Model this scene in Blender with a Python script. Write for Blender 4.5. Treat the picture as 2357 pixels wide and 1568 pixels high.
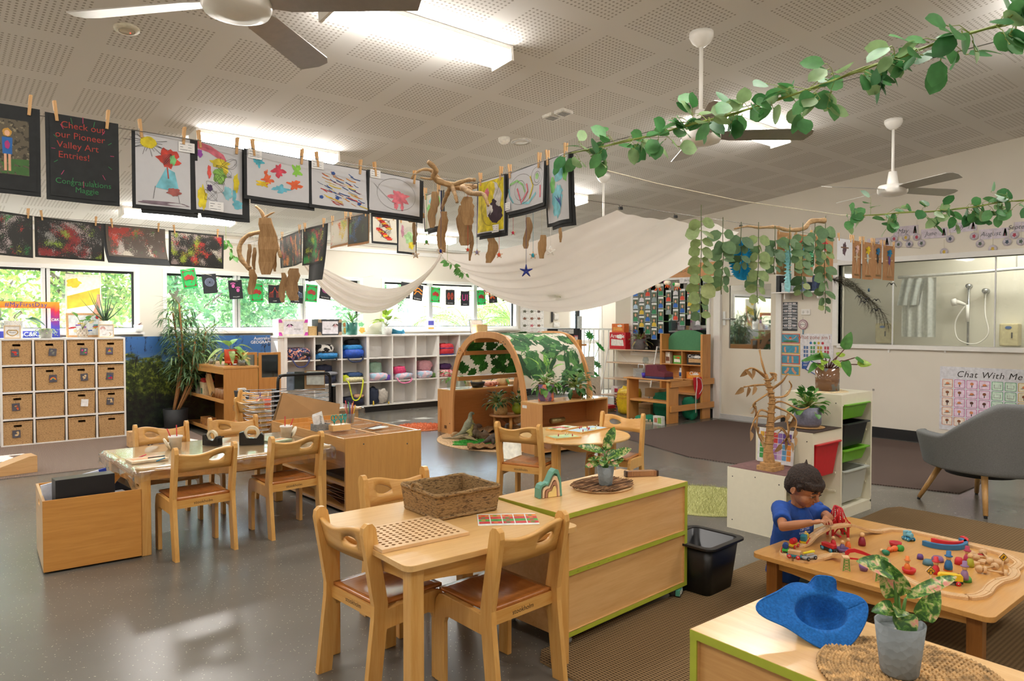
import bpy,math,random
from mathutils import Vector,Matrix,noise
R = math.radians
PI = math.pi
scene = bpy.context.scene
for _o in list(bpy.data.objects):
 bpy.data.objects.remove(_o)

# ---------------------------------------------------------------- camera
CAM = Vector((0,0,1.4)); FPX = 1648.0
cam_d = bpy.data.cameras.new('camera'); cam = bpy.data.objects.new('camera',cam_d)
scene.collection.objects.link(cam)
cam_d.sensor_width = 36; cam_d.lens = FPX/2357*36; cam_d.clip_start = .02; cam_d.clip_end = 200
cam.location = CAM; cam.rotation_euler = (R(90-1.495),0,R(-39.8))
cam_d.dof.use_dof = True; cam_d.dof.focus_distance = 4.2; cam_d.dof.aperture_fstop = 13
scene.camera = cam
_m = cam.rotation_euler.to_matrix()
_rt,_up,_fw = _m @ Vector((1,0,0)),_m @ Vector((0,1,0)),_m @ Vector((0,0,-1))

def ray(x,y): return _fw+_rt*((x-1178.5)/FPX)+_up*((784-y)/FPX)
def G(x,y,z=0.0):                      # where the sight line meets the level plane z
 d = ray(x,y); return CAM+d*((z-CAM.z)/d.z)
def PX(x,y,X):
 d = ray(x,y); return CAM+d*(X/d.x)
def PY(x,y,Y):
 d = ray(x,y); return CAM+d*(Y/d.y)
def D(x,y,dep): return CAM+ray(x,y)*dep

# ---------------------------------------------------------------- light and colour
scene.view_settings.view_transform = 'Standard'; scene.view_settings.look = 'None'
scene.view_settings.gamma = 1; scene.view_settings.use_curve_mapping = False
scene.view_settings.exposure = 1.2
scene.cycles.max_bounces = 10; scene.cycles.diffuse_bounces = 5; scene.cycles.glossy_bounces = 4
scene.cycles.transparent_max_bounces = 16; scene.cycles.transmission_bounces = 6
scene.cycles.sample_clamp_indirect = 6; scene.cycles.caustics_reflective = False; scene.cycles.caustics_refractive = False
scene.cycles.use_denoising = True
w = bpy.data.worlds.new('sky'); scene.world = w; w.use_nodes = True
nt = w.node_tree; nt.nodes.clear()
sk = nt.nodes.new('ShaderNodeTexSky'); sk.sky_type = 'NISHITA'; sk.sun_disc = False
sk.sun_elevation = R(49); sk.sun_rotation = R(15); sk.air_density = 1.3; sk.dust_density = 1.5
bg = nt.nodes.new('ShaderNodeBackground'); bg.inputs[1].default_value = 0.7
wo = nt.nodes.new('ShaderNodeOutputWorld')
nt.links.new(sk.outputs[0],bg.inputs[0]); nt.links.new(bg.outputs[0],wo.inputs[0])
sun_d = bpy.data.lights.new('sun','SUN'); sun_d.energy = 12.0; sun_d.angle = R(.5); sun_d.color = (1,.95,.88)
sun = bpy.data.objects.new('sun',sun_d); scene.collection.objects.link(sun)
sun.rotation_euler = Vector((.25,-1,-1.2)).to_track_quat('-Z','Y').to_euler()

# ---------------------------------------------------------------- materials
_mc = {}
def srgb(c):
 if isinstance(c,str):
  c = c.lstrip('#'); c = [int(c[i:i+2],16)/255 for i in (0,2,4)]
 return tuple((x/12.92 if x<=.04045 else ((x+.055)/1.055)**2.4) for x in c)+(1,)
def _base(name):
 m = bpy.data.materials.new(name); m.use_nodes = True
 n = m.node_tree; b = n.nodes['Principled BSDF']
 return m,n,b
def _ramp(n,fac,stops):
 r = n.nodes.new('ShaderNodeValToRGB'); e = r.color_ramp.elements
 while len(e)<len(stops): e.new(.5)
 for q,(p,c) in enumerate(stops): e[q].position = p; e[q].color = srgb(c)
 n.links.new(fac,r.inputs[0]); return r.outputs[0]
def _coord(n,scale=(1,1,1),rot=(0,0,0),kind='Object'):
 t = n.nodes.new('ShaderNodeTexCoord'); mp = n.nodes.new('ShaderNodeMapping')
 mp.inputs['Scale'].default_value = scale; mp.inputs['Rotation'].default_value = rot
 n.links.new(t.outputs[kind],mp.inputs[0]); return mp.outputs[0]
def _noise(n,vec,scale,detail=3,rough=.5,dist=0):
 t = n.nodes.new('ShaderNodeTexNoise'); t.inputs['Scale'].default_value = scale
 t.inputs['Detail'].default_value = detail; t.inputs['Roughness'].default_value = rough
 t.inputs['Distortion'].default_value = dist
 if vec is not None: n.links.new(vec,t.inputs['Vector'])
 return t.outputs[0]
def _bump(n,b,h,strength=.3,dist=.005):
 u = n.nodes.new('ShaderNodeBump'); u.inputs['Strength'].default_value = strength
 u.inputs['Distance'].default_value = dist
 n.links.new(h,u.inputs['Height']); n.links.new(u.outputs[0],b.inputs['Normal'])

def mat(col,rough=.55,metal=0,vary=.08,nscale=30,bump=0,trans=0,coat=0,sss=0,emit=0):
 """plain coloured surface, with a slight procedural unevenness"""
 key = ('p',str(col),rough,metal,vary,nscale,bump,trans,coat,sss,emit)
 if key in _mc: return _mc[key]
 m,n,b = _base('surface_%s' %str(col).strip('#'))
 c = srgb(col)
 v = _noise(n,_coord(n),nscale,2)
 lo = tuple(max(0,x*(1-vary*1.6)) for x in c[:3]); hi = tuple(min(1,x*(1+vary*1.6)) for x in c[:3])
 r = n.nodes.new('ShaderNodeValToRGB'); r.color_ramp.elements[0].color = lo+(1,); r.color_ramp.elements[1].color = hi+(1,)
 r.color_ramp.elements[0].position = .3; r.color_ramp.elements[1].position = .7
 n.links.new(v,r.inputs[0]); n.links.new(r.outputs[0],b.inputs['Base Color'])
 b.inputs['Roughness'].default_value = rough; b.inputs['Metallic'].default_value = metal
 b.inputs['Coat Weight'].default_value = coat
 if bump: _bump(n,b,v,bump)
 if sss: b.inputs['Subsurface Weight'].default_value = sss; b.inputs['Subsurface Radius'].default_value = (.02,.008,.005)
 if emit:
  b.inputs['Emission Color'].default_value = c; b.inputs['Emission Strength'].default_value = emit
 if trans:                                   # thin translucent cloth, paper or leaf
  o = n.nodes['Material Output']; t = n.nodes.new('ShaderNodeBsdfTranslucent'); mx = n.nodes.new('ShaderNodeMixShader')
  n.links.new(r.outputs[0],t.inputs[0]); mx.inputs[0].default_value = trans
  n.links.new(b.outputs[0],mx.inputs[1]); n.links.new(t.outputs[0],mx.inputs[2]); n.links.new(mx.outputs[0],o.inputs[0])
 _mc[key] = m; return m

def glass(tint='#f4fbf8',clear=.92,rough=.02,key='g',refl=.04):
 k = (key,tint,clear,rough,refl)
 if k in _mc: return _mc[k]
 m = bpy.data.materials.new('clear_glass'); m.use_nodes = True; n = m.node_tree; n.nodes.clear()
 o = n.nodes.new('ShaderNodeOutputMaterial'); t = n.nodes.new('ShaderNodeBsdfTransparent'); g = n.nodes.new('ShaderNodeBsdfGlossy')
 d = n.nodes.new('ShaderNodeBsdfDiffuse'); d.inputs[0].default_value = srgb(tint)
 t.inputs[0].default_value = srgb(tint); g.inputs['Roughness'].default_value = rough
 lw = n.nodes.new('ShaderNodeLayerWeight'); lw.inputs[0].default_value = .5
 pw = n.nodes.new('ShaderNodeMath'); pw.operation = 'POWER'; pw.inputs[1].default_value = 4; n.links.new(lw.outputs['Facing'],pw.inputs[0])
 f = n.nodes.new('ShaderNodeMath'); f.operation = 'MULTIPLY_ADD'; f.inputs[1].default_value = .85; f.inputs[2].default_value = refl; n.links.new(pw.outputs[0],f.inputs[0])
 m1 = n.nodes.new('ShaderNodeMixShader'); m2 = n.nodes.new('ShaderNodeMixShader')
 n.links.new(f.outputs[0],m1.inputs[0]); n.links.new(t.outputs[0],m1.inputs[1]); n.links.new(g.outputs[0],m1.inputs[2])
 m2.inputs[0].default_value = clear
 n.links.new(d.outputs[0],m2.inputs[1]); n.links.new(m1.outputs[0],m2.inputs[2]); n.links.new(m2.outputs[0],o.inputs[0])
 _mc[k] = m; return m

def wood(c1='#c08a4a',c2='#d6a566',axis=0,rough=.38,scale=1.0,coat=.25,contrast=1):
 key = ('w',c1,c2,axis,rough,scale,coat)
 if key in _mc: return _mc[key]
 m,n,b = _base('wood_grain')
 s = [14*scale]*3; s[axis] = 1.1*scale
 vec = _coord(n,tuple(s)); f = _noise(n,vec,3.2,6,.62,.6)
 s2 = [60*scale]*3; s2[axis] = 3
 f2 = _noise(n,_coord(n,tuple(s2)),4,2)
 mx = n.nodes.new('ShaderNodeMath'); mx.operation = 'MULTIPLY_ADD'; mx.inputs[1].default_value = .75
 ad = n.nodes.new('ShaderNodeMath'); ad.operation = 'MULTIPLY'; ad.inputs[1].default_value = .25
 n.links.new(f,mx.inputs[0]); n.links.new(f2,ad.inputs[0]); n.links.new(ad.outputs[0],mx.inputs[2])
 n.links.new(_ramp(n,mx.outputs[0],[(.32,c1),(.66,c2)]),b.inputs['Base Color'])
 b.inputs['Roughness'].default_value = rough; b.inputs['Coat Weight'].default_value = coat; b.inputs['Coat Roughness'].default_value = .2
 _bump(n,b,mx.outputs[0],.05,.002)
 _mc[key] = m; return m

def weave(c1,c2,sx=90,sz=60,rough=.8,bump=.8):
 """fibre strands running level, broken into short stitches"""
 key = ('weave',c1,c2,sx,sz)
 if key in _mc: return _mc[key]
 m,n,b = _base('woven_fibre'); f = _noise(n,_coord(n,(sx*.28,sx*.28,sz*.9)),1,3,.55,.5)
 n.links.new(_ramp(n,f,[(.34,c1),(.5,c2)]),b.inputs['Base Color']); b.inputs['Roughness'].default_value = rough; _bump(n,b,f,bump,.006)
 _mc[key] = m; return m

def speckle(base,spots,scale=200,thr=.62,rough=.5,bump=0,soft=.03):
 """base colour with blotches: spots = [(colour, scale, threshold)]"""
 key = ('spk',base,str(spots),rough,bump,soft)
 if key in _mc: return _mc[key]
 m,n,b = _base('patterned')
 cur = None
 for i,(c,sc,th) in enumerate(spots):
  t = n.nodes.new('ShaderNodeTexNoise'); t.inputs['Scale'].default_value = sc; t.inputs['Detail'].default_value = 2.5
  n.links.new(_coord(n,(1,1,1),(i*.7,i*1.3,i)),t.inputs['Vector'])
  r = n.nodes.new('ShaderNodeValToRGB'); r.color_ramp.elements[0].position = th; r.color_ramp.elements[1].position = th+soft
  r.color_ramp.elements[0].color = (0,0,0,1); r.color_ramp.elements[1].color = (1,1,1,1)
  n.links.new(t.outputs[0],r.inputs[0])
  mx = n.nodes.new('ShaderNodeMix'); mx.data_type = 'RGBA'
  n.links.new(r.outputs[0],mx.inputs[0])
  if cur is None: mx.inputs[6].default_value = srgb(base)
  else: n.links.new(cur,mx.inputs[6])
  mx.inputs[7].default_value = srgb(c); cur = mx.outputs[2]
 n.links.new(cur,b.inputs['Base Color']); b.inputs['Roughness'].default_value = rough
 if bump: _bump(n,b,t.outputs[0],bump)
 _mc[key] = m; return m

def sponge(base,cols,seed):
 """dark paper dabbed with paint: fine blotches gathered into loose clusters"""
 m,n,b = _base('dabbed_paint'); cur = None
 for i,c in enumerate(cols):
  f = _noise(n,_coord(n,(1,1,1),(seed+i,i*.7,seed*.3)),130,5,.75); g = _noise(n,_coord(n,(1,1,1),(i*1.9,seed*.7+i,0)),9,1)
  q = n.nodes.new('ShaderNodeMath'); q.operation = 'MULTIPLY_ADD'; q.inputs[1].default_value = 1.1; n.links.new(g,q.inputs[0]); n.links.new(f,q.inputs[2])
  r = n.nodes.new('ShaderNodeValToRGB'); r.color_ramp.elements[0].position = 0; e = r.color_ramp.elements; mr = n.nodes.new('ShaderNodeMapRange'); mr.inputs[1].default_value = 1.22; mr.inputs[2].default_value = 1.25; n.links.new(q.outputs[0],mr.inputs[0])
  mx = n.nodes.new('ShaderNodeMix'); mx.data_type = 'RGBA'; n.links.new(mr.outputs[0],mx.inputs[0])
  if cur is None: mx.inputs[6].default_value = srgb(base)
  else: n.links.new(cur,mx.inputs[6])
  mx.inputs[7].default_value = srgb(c); cur = mx.outputs[2]; n.nodes.remove(r)
 n.links.new(cur,b.inputs['Base Color']); b.inputs['Roughness'].default_value = .6; return m

# ---------------------------------------------------------------- mesh builder
class MB:
 def __init__(s): s.v = []; s.f = []; s.mi = []; s.ms = []; s.sm = []
 def mx(s,m):
  if m not in s.ms: s.ms.append(m)
  return s.ms.index(m)
 def add(s,vs,fs,m,M=None,smooth=False):
  o = len(s.v); k = s.mx(m)
  s.v += [tuple(M @ Vector(p)) if M is not None else tuple(p) for p in vs]
  for f in fs: s.f.append([i+o for i in f]); s.mi.append(k); s.sm.append(smooth)
  return s
 def box(s,c,d,m,M=None,rz=0):
  x,y,z = d[0]/2,d[1]/2,d[2]/2
  T = Matrix.Translation(c) @ Matrix.Rotation(rz,4,'Z')
  if M is not None: T = M @ T
  vs = [(a*x,b*y,e*z) for e in (-1,1) for a,b in ((-1,-1),(1,-1),(1,1),(-1,1))]
  return s.add(vs,[(3,2,1,0),(4,5,6,7),(0,1,5,4),(1,2,6,5),(2,3,7,6),(3,0,4,7)],m,T)
 def bx(s,x0,x1,y0,y1,z0,z1,m,M=None):
  return s.box(((x0+x1)/2,(y0+y1)/2,(z0+z1)/2),(abs(x1-x0),abs(y1-y0),abs(z1-z0)),m,M)
 def prism(s,pts,h,m,M=None,holes=()):
  """outline in the local XY plane, raised by h along Z (centred); holes are bridged from the outline"""
  pts = [tuple(p) for p in pts]
  for ho in holes:
   ho = list(ho); best = min(((a,b) for a in range(len(pts)) for b in range(len(ho))),key=lambda q: (pts[q[0]][0]-ho[q[1]][0])**2+(pts[q[0]][1]-ho[q[1]][1])**2)
   a,b = best; ho2 = ho[b:]+ho[:b+1]
   pts = pts[:a+1]+ho2+pts[a:]
  from mathutils.geometry import tessellate_polygon
  tris = tessellate_polygon([[Vector((p[0],p[1],0)) for p in pts]])
  N = len(pts); vs = [(p[0],p[1],h/2) for p in pts]+[(p[0],p[1],-h/2) for p in pts]
  fs = []
  for t in tris:
   a,b,c = t; ar = (pts[b][0]-pts[a][0])*(pts[c][1]-pts[a][1])-(pts[b][1]-pts[a][1])*(pts[c][0]-pts[a][0])
   if ar<0: a,b,c = a,c,b
   fs.append((a,b,c)); fs.append((c+N,b+N,a+N))
  area = sum(pts[i][0]*pts[(i+1)%N][1]-pts[(i+1)%N][0]*pts[i][1] for i in range(N))
  for i in range(N):
   j = (i+1)%N
   fs.append((i,i+N,j+N,j) if area>0 else (j,j+N,i+N,i))
  return s.add(vs,fs,m,M)
 def tube(s,pts,r,n=8,m=None,caps=True,smooth=True,flat=1.0):
  pts = [Vector(p) for p in pts]; rs = r if isinstance(r,(list,tuple)) else [r]*len(pts)
  vs = []; fs = []; prev = None
  for i,p in enumerate(pts):
   a = pts[max(0,i-1)]; b = pts[min(len(pts)-1,i+1)]; t = (b-a)
   t = t.normalized() if t.length>1e-9 else Vector((0,0,1))
   if prev is None: u = t.cross(Vector((0,0,1)) if abs(t.z)<.9 else Vector((1,0,0))).normalized()
   else:
    u = prev-t*prev.dot(t); u = u.normalized() if u.length>1e-6 else t.orthogonal().normalized()
   prev = u; v = t.cross(u)
   for k in range(n):
    an = 2*PI*k/n; vs.append(p+(u*math.cos(an)+v*math.sin(an)*flat)*rs[i])
  for i in range(len(pts)-1):
   for k in range(n):
    a = i*n+k; b = i*n+(k+1)%n; fs.append((a,b,b+n,a+n))
  if caps: fs.append(tuple(reversed(range(n)))); fs.append(tuple(range((len(pts)-1)*n,len(pts)*n)))
  return s.add(vs,fs,m,None,smooth)
 def cyl(s,a,b,r,m,n=16,r2=None): return s.tube([a,b],[r,r if r2 is None else r2],n,m)
 def lathe(s,prof,m,M=None,n=24,smooth=True,squash=1.0):
  vs = []; fs = []
  for (r,z) in prof:
   for k in range(n):
    an = 2*PI*k/n; vs.append((r*math.cos(an),r*math.sin(an)*squash,z))
  for i in range(len(prof)-1):
   for k in range(n):
    a = i*n+k; b = i*n+(k+1)%n; fs.append((a,b,b+n,a+n))
  if prof[0][0]>1e-6: fs.append(tuple(reversed(range(n))))
  if prof[-1][0]>1e-6: fs.append(tuple(range((len(prof)-1)*n,len(prof)*n)))
  return s.add(vs,fs,m,M,smooth)
 def ball(s,c,r,m,n=12,sc=(1,1,1),M=None):
  T = Matrix.Translation(c) @ Matrix.Diagonal((r*sc[0],r*sc[1],r*sc[2],1))
  if M is not None: T = M @ T
  return s.lathe([(math.sin(PI*i/(n // 2+2)),-math.cos(PI*i/(n // 2+2))) for i in range(n // 2+3)],m,T,n)
 def grid(s,fn,nu,nv,m,smooth=True,thick=0):
  vs = [fn(i/nu,j/nv) for j in range(nv+1) for i in range(nu+1)]
  fs = [(j*(nu+1)+i,j*(nu+1)+i+1,(j+1)*(nu+1)+i+1,(j+1)*(nu+1)+i) for j in range(nv) for i in range(nu)]
  return s.add(vs,fs,m,None,smooth)
 def leaf(s,p,d,up,L,W,m,droop=.25,fold=.15,shape='oval',seg=5,stem=0,sm=None):
  p = Vector(p); d = Vector(d).normalized(); up = Vector(up); side = d.cross(up)
  side = side.normalized() if side.length>1e-4 else d.orthogonal().normalized()
  nrm = side.cross(d).normalized()
  if stem:
   q = p+d*stem
   s.tube([p,q],max(.0012,W*.03),4,sm or m,caps=False); p = q
  vs = []; cs = []
  for i in range(seg+1):
   t = i/seg
   if shape=='oval': wd = math.sin(PI*min(1,.06+.94*t))**.55
   elif shape=='heart': wd = math.sin(PI*min(1,.1+.9*t))**.5*(1.15-.6*t)
   elif shape=='lance': wd = math.sin(PI*(.08+.92*t)**.8)
   else: wd = (1-t)**.8+.02
   wd = max(.03,wd) if 0<i<seg else .05
   c = p+d*(L*t)-nrm*(droop*L*t*t)
   e = nrm*(fold*W*wd)
   vs += [c-side*(W/2*wd)+e,c,c+side*(W/2*wd)+e]
  fs = []
  for i in range(seg):
   a = i*3; fs += [(a,a+1,a+4,a+3),(a+1,a+2,a+5,a+4)]
  return s.add(vs,fs,m,None,True)
 def text(s,txt,size,m,M,font_shear=0,ext=.0004,align='CENTER',space=1,bold=0):
  vs,fs = text_geo(txt,font_shear,align,space,bold)
  S = M @ Matrix.Diagonal((size,size,1,1))
  return s.add([(a,b,0) for a,b in vs],fs,m,S)
 def build(s,name,parent=None,loc=None,rot=None,bevel=0,label=None,sub=0,solid=0,world=None):
  me = bpy.data.meshes.new(name)
  if loc is not None:
   L = Vector(loc)
  me.from_pydata(s.v,[],s.f); 
  for q in s.ms: me.materials.append(q)
  me.polygons.foreach_set('material_index',s.mi); me.polygons.foreach_set('use_smooth',s.sm)
  me.update()
  o = bpy.data.objects.new(name,me); scene.collection.objects.link(o)
  if loc is not None: o.location = loc
  if rot is not None: o.rotation_euler = rot
  if parent is not None: o.parent = parent
  if bevel:
   b = o.modifiers.new('bevel','BEVEL'); b.width = bevel; b.segments = 2; b.limit_method = 'ANGLE'; b.angle_limit = R(40); b.harden_normals = False
  if solid:
   b = o.modifiers.new('thickness','SOLIDIFY'); b.thickness = solid; b.offset = 0
  if sub:
   b = o.modifiers.new('smooth','SUBSURF'); b.levels = sub; b.render_levels = sub
  if label: o['label'] = label
  return o

_tg = {}
def text_geo(txt,shear,align,space,bold):
 k = (txt,shear,align,space,bold)
 if k in _tg: return _tg[k]
 c = bpy.data.curves.new('lettering','FONT'); c.body = txt; c.size = 1; c.shear = shear; c.align_x = align; c.align_y = 'CENTER'
 c.space_character = space; c.resolution_u = 3; c.offset = bold
 o = bpy.data.objects.new('lettering',c); scene.collection.objects.link(o)
 dg = bpy.context.evaluated_depsgraph_get(); me = o.evaluated_get(dg).to_mesh()
 r = ([(v.co.x,v.co.y) for v in me.vertices],[tuple(p.vertices) for p in me.polygons])
 o.evaluated_get(dg).to_mesh_clear(); bpy.data.objects.remove(o); bpy.data.curves.remove(c)
 _tg[k] = r; return r

# ---------------------------------------------------------------- things, parts, copies
def thing(name,label,cat,loc=(0,0,0),rz=0,group=None):
 o = bpy.data.objects.new(name,None); scene.collection.objects.link(o); o.empty_display_size = .05
 o.location = loc; o.rotation_euler = (0,0,rz); o['label'] = label; o['category'] = cat
 if group: o['group'] = group
 return o
def tag(o,label,cat,group=None,kind=None):
 o['label'] = label; o['category'] = cat
 if group: o['group'] = group
 if kind: o['kind'] = kind
 return o
def struct(o,kind='structure'): o['kind'] = kind; return o
def kids(o): return [c for c in scene.collection.objects if c.parent==o]
_kidcache = {}
def dup(src,loc=None,rz=None,label=None,group=None,rot=None):
 """a copy of a thing together with copies of its parts and their sub-parts"""
 if src.name not in _kidcache: _kidcache[src.name] = [(c,list(kids(c))) for c in kids(src)]
 r = src.copy(); scene.collection.objects.link(r)
 if loc is not None: r.location = loc
 if rz is not None: r.rotation_euler = (0,0,rz)
 if rot is not None: r.rotation_euler = rot
 if label: r['label'] = label
 if group: r['group'] = group
 for c,gs in _kidcache[src.name]:
  k = c.copy(); scene.collection.objects.link(k); k.parent = r
  for g in gs:
   h = g.copy(); scene.collection.objects.link(h); h.parent = k
 return r
def T(x,y,z): return Matrix.Translation((x,y,z))
def RX(a): return Matrix.Rotation(R(a),4,'X')
def RY(a): return Matrix.Rotation(R(a),4,'Y')
def RZ(a): return Matrix.Rotation(R(a),4,'Z')
def rrect(w,h,r,n=5,cx=0,cy=0):
 o = []
 for (sx,sy,a0) in ((1,1,0),(-1,1,90),(-1,-1,180),(1,-1,270)):
  for i in range(n+1):
   a = R(a0+90*i/n); o.append((cx+sx*(w/2-r)+r*math.cos(a),cy+sy*(h/2-r)+r*math.sin(a)))
 return o
def ellipse(rx,ry,n=20,cx=0,cy=0): return [(cx+rx*math.cos(2*PI*i/n),cy+ry*math.sin(2*PI*i/n)) for i in range(n)]
def smoothpath(P,k=5):
 P = [Vector(p) for p in P]; o = []
 for i in range(len(P)-1):
  a,b,c,d = P[max(0,i-1)],P[i],P[i+1],P[min(len(P)-1,i+2)]
  for j in range(k):
   t = j/k; o.append(.5*((2*b)+(c-a)*t+(2*a-5*b+4*c-d)*t*t+(3*b-a-3*c+d)*t**3))
 o.append(P[-1]); return o
def frame(x,y,z,rz=0,face='-Y'):
 """matrix whose local XY is an upright panel seen from face; local Z points to the viewer"""
 B = {'-Y': RX(90),'-X': RZ(-90) @ RX(90),'+Z': Matrix.Identity(4),'+Y': RZ(180) @ RX(90),'+X': RZ(90) @ RX(90)}[face]
 return T(x,y,z) @ RZ(rz) @ B
rnd = random.Random(7)
BEECH = ('#cb9346','#deb06a')
# ================================================================ the room
RW = 8.95; BW = 10.25
def ceil_z(y): return 2.6+.094*(BW-y)
def ceiling_mat():
 m,n,b = _base('perforated_board')
 t = n.nodes.new('ShaderNodeTexCoord'); sp = n.nodes.new('ShaderNodeSeparateXYZ'); n.links.new(t.outputs['Object'],sp.inputs[0])
 def mth(op,a,v=None,bb=None,c=None):
  q = n.nodes.new('ShaderNodeMath'); q.operation = op; n.links.new(a,q.inputs[0])
  if bb is not None: n.links.new(bb,q.inputs[1])
  elif v is not None: q.inputs[1].default_value = v
  if c is not None: q.inputs[2].default_value = c
  return q.outputs[0]
 res = []
 for ax,off,cell in ((0,3.41,.64),(1,3.78,.636)):
  u = mth('ABSOLUTE',mth('SUBTRACT',mth('FRACT',mth('ADD',mth('MULTIPLY',mth('SUBTRACT',sp.outputs[ax],off),1/cell),20)),.5))
  inside = mth('LESS_THAN',u,.39)
  d = mth('ABSOLUTE',mth('SUBTRACT',mth('FRACT',mth('MULTIPLY',mth('ADD',mth('SUBTRACT',sp.outputs[ax],off),20*cell),20/cell)),.5))
  res.append((inside,d))
 ins = mth('MULTIPLY',res[0][0],bb=res[1][0])
 dd = mth('SQRT',mth('ADD',mth('POWER',res[0][1],2),bb=mth('POWER',res[1][1],2)))
 dot = mth('MULTIPLY',mth('LESS_THAN',dd,.24),bb=ins)
 n.links.new(_ramp(n,dot,[(0,'#e6e3de'),(1,'#b0aaa1')]),b.inputs['Base Color'])
 b.inputs['Roughness'].default_value = .9
 return m
def floor_mat():
 m,n,b = _base('speckled_vinyl')
 v = _coord(n)
 base = _ramp(n,_noise(n,v,1.4,4,.6),[(.2,'#625f59'),(.8,'#6b6861')])
 vo = n.nodes.new('ShaderNodeTexVoronoi'); vo.inputs['Scale'].default_value = 55; n.links.new(v,vo.inputs['Vector'])
 lt = n.nodes.new('ShaderNodeMath'); lt.operation = 'LESS_THAN'; lt.inputs[1].default_value = .13; n.links.new(vo.outputs['Distance'],lt.inputs[0])
 sl = n.nodes.new('ShaderNodeMath'); sl.operation = 'MULTIPLY'; n.links.new(lt.outputs[0],sl.inputs[0])
 g = n.nodes.new('ShaderNodeMath'); g.operation = 'GREATER_THAN'; g.inputs[1].default_value = .45; n.links.new(_noise(n,v,23,1),g.inputs[0]); n.links.new(g.outputs[0],sl.inputs[1])
 mx = n.nodes.new('ShaderNodeMix'); mx.data_type = 'RGBA'; n.links.new(sl.outputs[0],mx.inputs[0]); n.links.new(base,mx.inputs[6]); mx.inputs[7].default_value = srgb('#a9a390')
 n.links.new(mx.outputs[2],b.inputs['Base Color'])
 rg = n.nodes.new('ShaderNodeMapRange'); rg.inputs[3].default_value = .24; rg.inputs[4].default_value = .29; n.links.new(_noise(n,v,2.5,3),rg.inputs[0])
 n.links.new(rg.outputs[0],b.inputs['Roughness']); _bump(n,b,_noise(n,v,240,2),.05,.001)
 return m
def rug_mat(c1,c2,s=90,ang=0,lines=1.0,zig=0):
 m,n,b = _base('ribbed_carpet')
 t = n.nodes.new('ShaderNodeTexWave'); t.inputs['Scale'].default_value = s; t.inputs['Distortion'].default_value = .6; t.inputs['Detail'].default_value = 1
 n.links.new(_coord(n,(1,1,1),(0,0,ang)),t.inputs['Vector'])
 t2 = n.nodes.new('ShaderNodeTexWave'); t2.inputs['Scale'].default_value = s*.8; t2.bands_direction = 'Y'; n.links.new(_coord(n,(1,1,1),(0,0,ang)),t2.inputs['Vector'])
 ml = n.nodes.new('ShaderNodeMath'); ml.operation = 'MULTIPLY_ADD'; ml.inputs[1].default_value = zig; n.links.new(t2.outputs[1],ml.inputs[0]); n.links.new(t.outputs[1],ml.inputs[2])
 n.links.new(_ramp(n,ml.outputs[0],[(.1,c1),(.95,c2)]),b.inputs['Base Color']); b.inputs['Roughness'].default_value = .95
 b.inputs['Specular IOR Level'].default_value = .1
 _bump(n,b,ml.outputs[0],.5,.004); return m
WALL = mat('#e0d9cc',.7,vary=.01,nscale=3); WHITE = mat('#eceae6',.45,vary=.01); ALU = mat('#d9dadb',.35,.3,vary=.02)
DARK = mat('#1b1b1d',.5,vary=.05); CREAMDOOR = mat('#ddd6c6',.45,vary=.01,nscale=2)
fl = MB(); fl.bx(-2.6,13,-3.1,10.3,-.1,0,floor_mat()); struct(fl.build('floor'))
c = MB(); CM = ceiling_mat()
c.add([(-2.6,-3.1,ceil_z(-3.1)),(13,-3.1,ceil_z(-3.1)),(13,10.45,ceil_z(10.45)),(-2.6,10.45,ceil_z(10.45)),
       (-2.6,-3.1,ceil_z(-3.1)+.15),(13,-3.1,ceil_z(-3.1)+.15),(13,10.45,ceil_z(10.45)+.15),(-2.6,10.45,ceil_z(10.45)+.15)],
      [(3,2,1,0),(4,5,6,7),(0,1,5,4),(1,2,6,5),(2,3,7,6),(3,0,4,7)],CM)
struct(c.build('ceiling'))
WIN = [(-.95,2.24,(1.22,)),(2.52,5.45,(3.5,4.47)),(5.79,8.67,(6.75,7.7))]
b = MB(); SIL,HEAD = 1.27,2.10
xs = [-2.6]+[q for a in WIN for q in a[:2]]+[10.02,11.0,13]
for i in range(0,7,2): b.bx(xs[i],xs[i+1],BW,BW+.2,0,2.63,WALL)
b.bx(11.0,13,BW,BW+.2,0,2.63,WALL)
for a in WIN: b.bx(a[0],a[1],BW,BW+.2,0,SIL,WALL); b.bx(a[0],a[1],BW,BW+.2,HEAD,2.63,WALL)
b.bx(10.02,11.0,BW,BW+.2,2.04,2.63,WALL)
struct(b.build('wall_back'))
b = MB(); RT = .15
def rwall(y0,y1,z0,z1): b.bx(RW,RW+RT,y0,y1,z0,z1,WALL)
top = 3.9
rwall(-3.1,1.0,0,top); rwall(1.0,4.31,0,1.125); rwall(1.0,4.31,2.11,top); rwall(4.31,5.14,0,top)
rwall(5.14,6.05,2.07,top); rwall(6.05,6.2,0,top); rwall(6.2,7.7,0,.86); rwall(6.2,7.7,2.1,top); rwall(7.7,8.05,0,top)
struct(b.build('wall_right'))
b = MB(); b.bx(-2.7,-2.6,-3.1,10.45,0,3.9,WALL); struct(b.build('wall_left'))
b = MB(); b.bx(-2.7,9.1,-3.2,-3.1,0,4,WALL); struct(b.build('wall_front'))
b = MB(); b.bx(9.1,13,7.95,8.05,0,3,WALL); b.bx(12.9,13,8.05,10.25,0,3,WALL); struct(b.build('wall_entry'))
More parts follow.
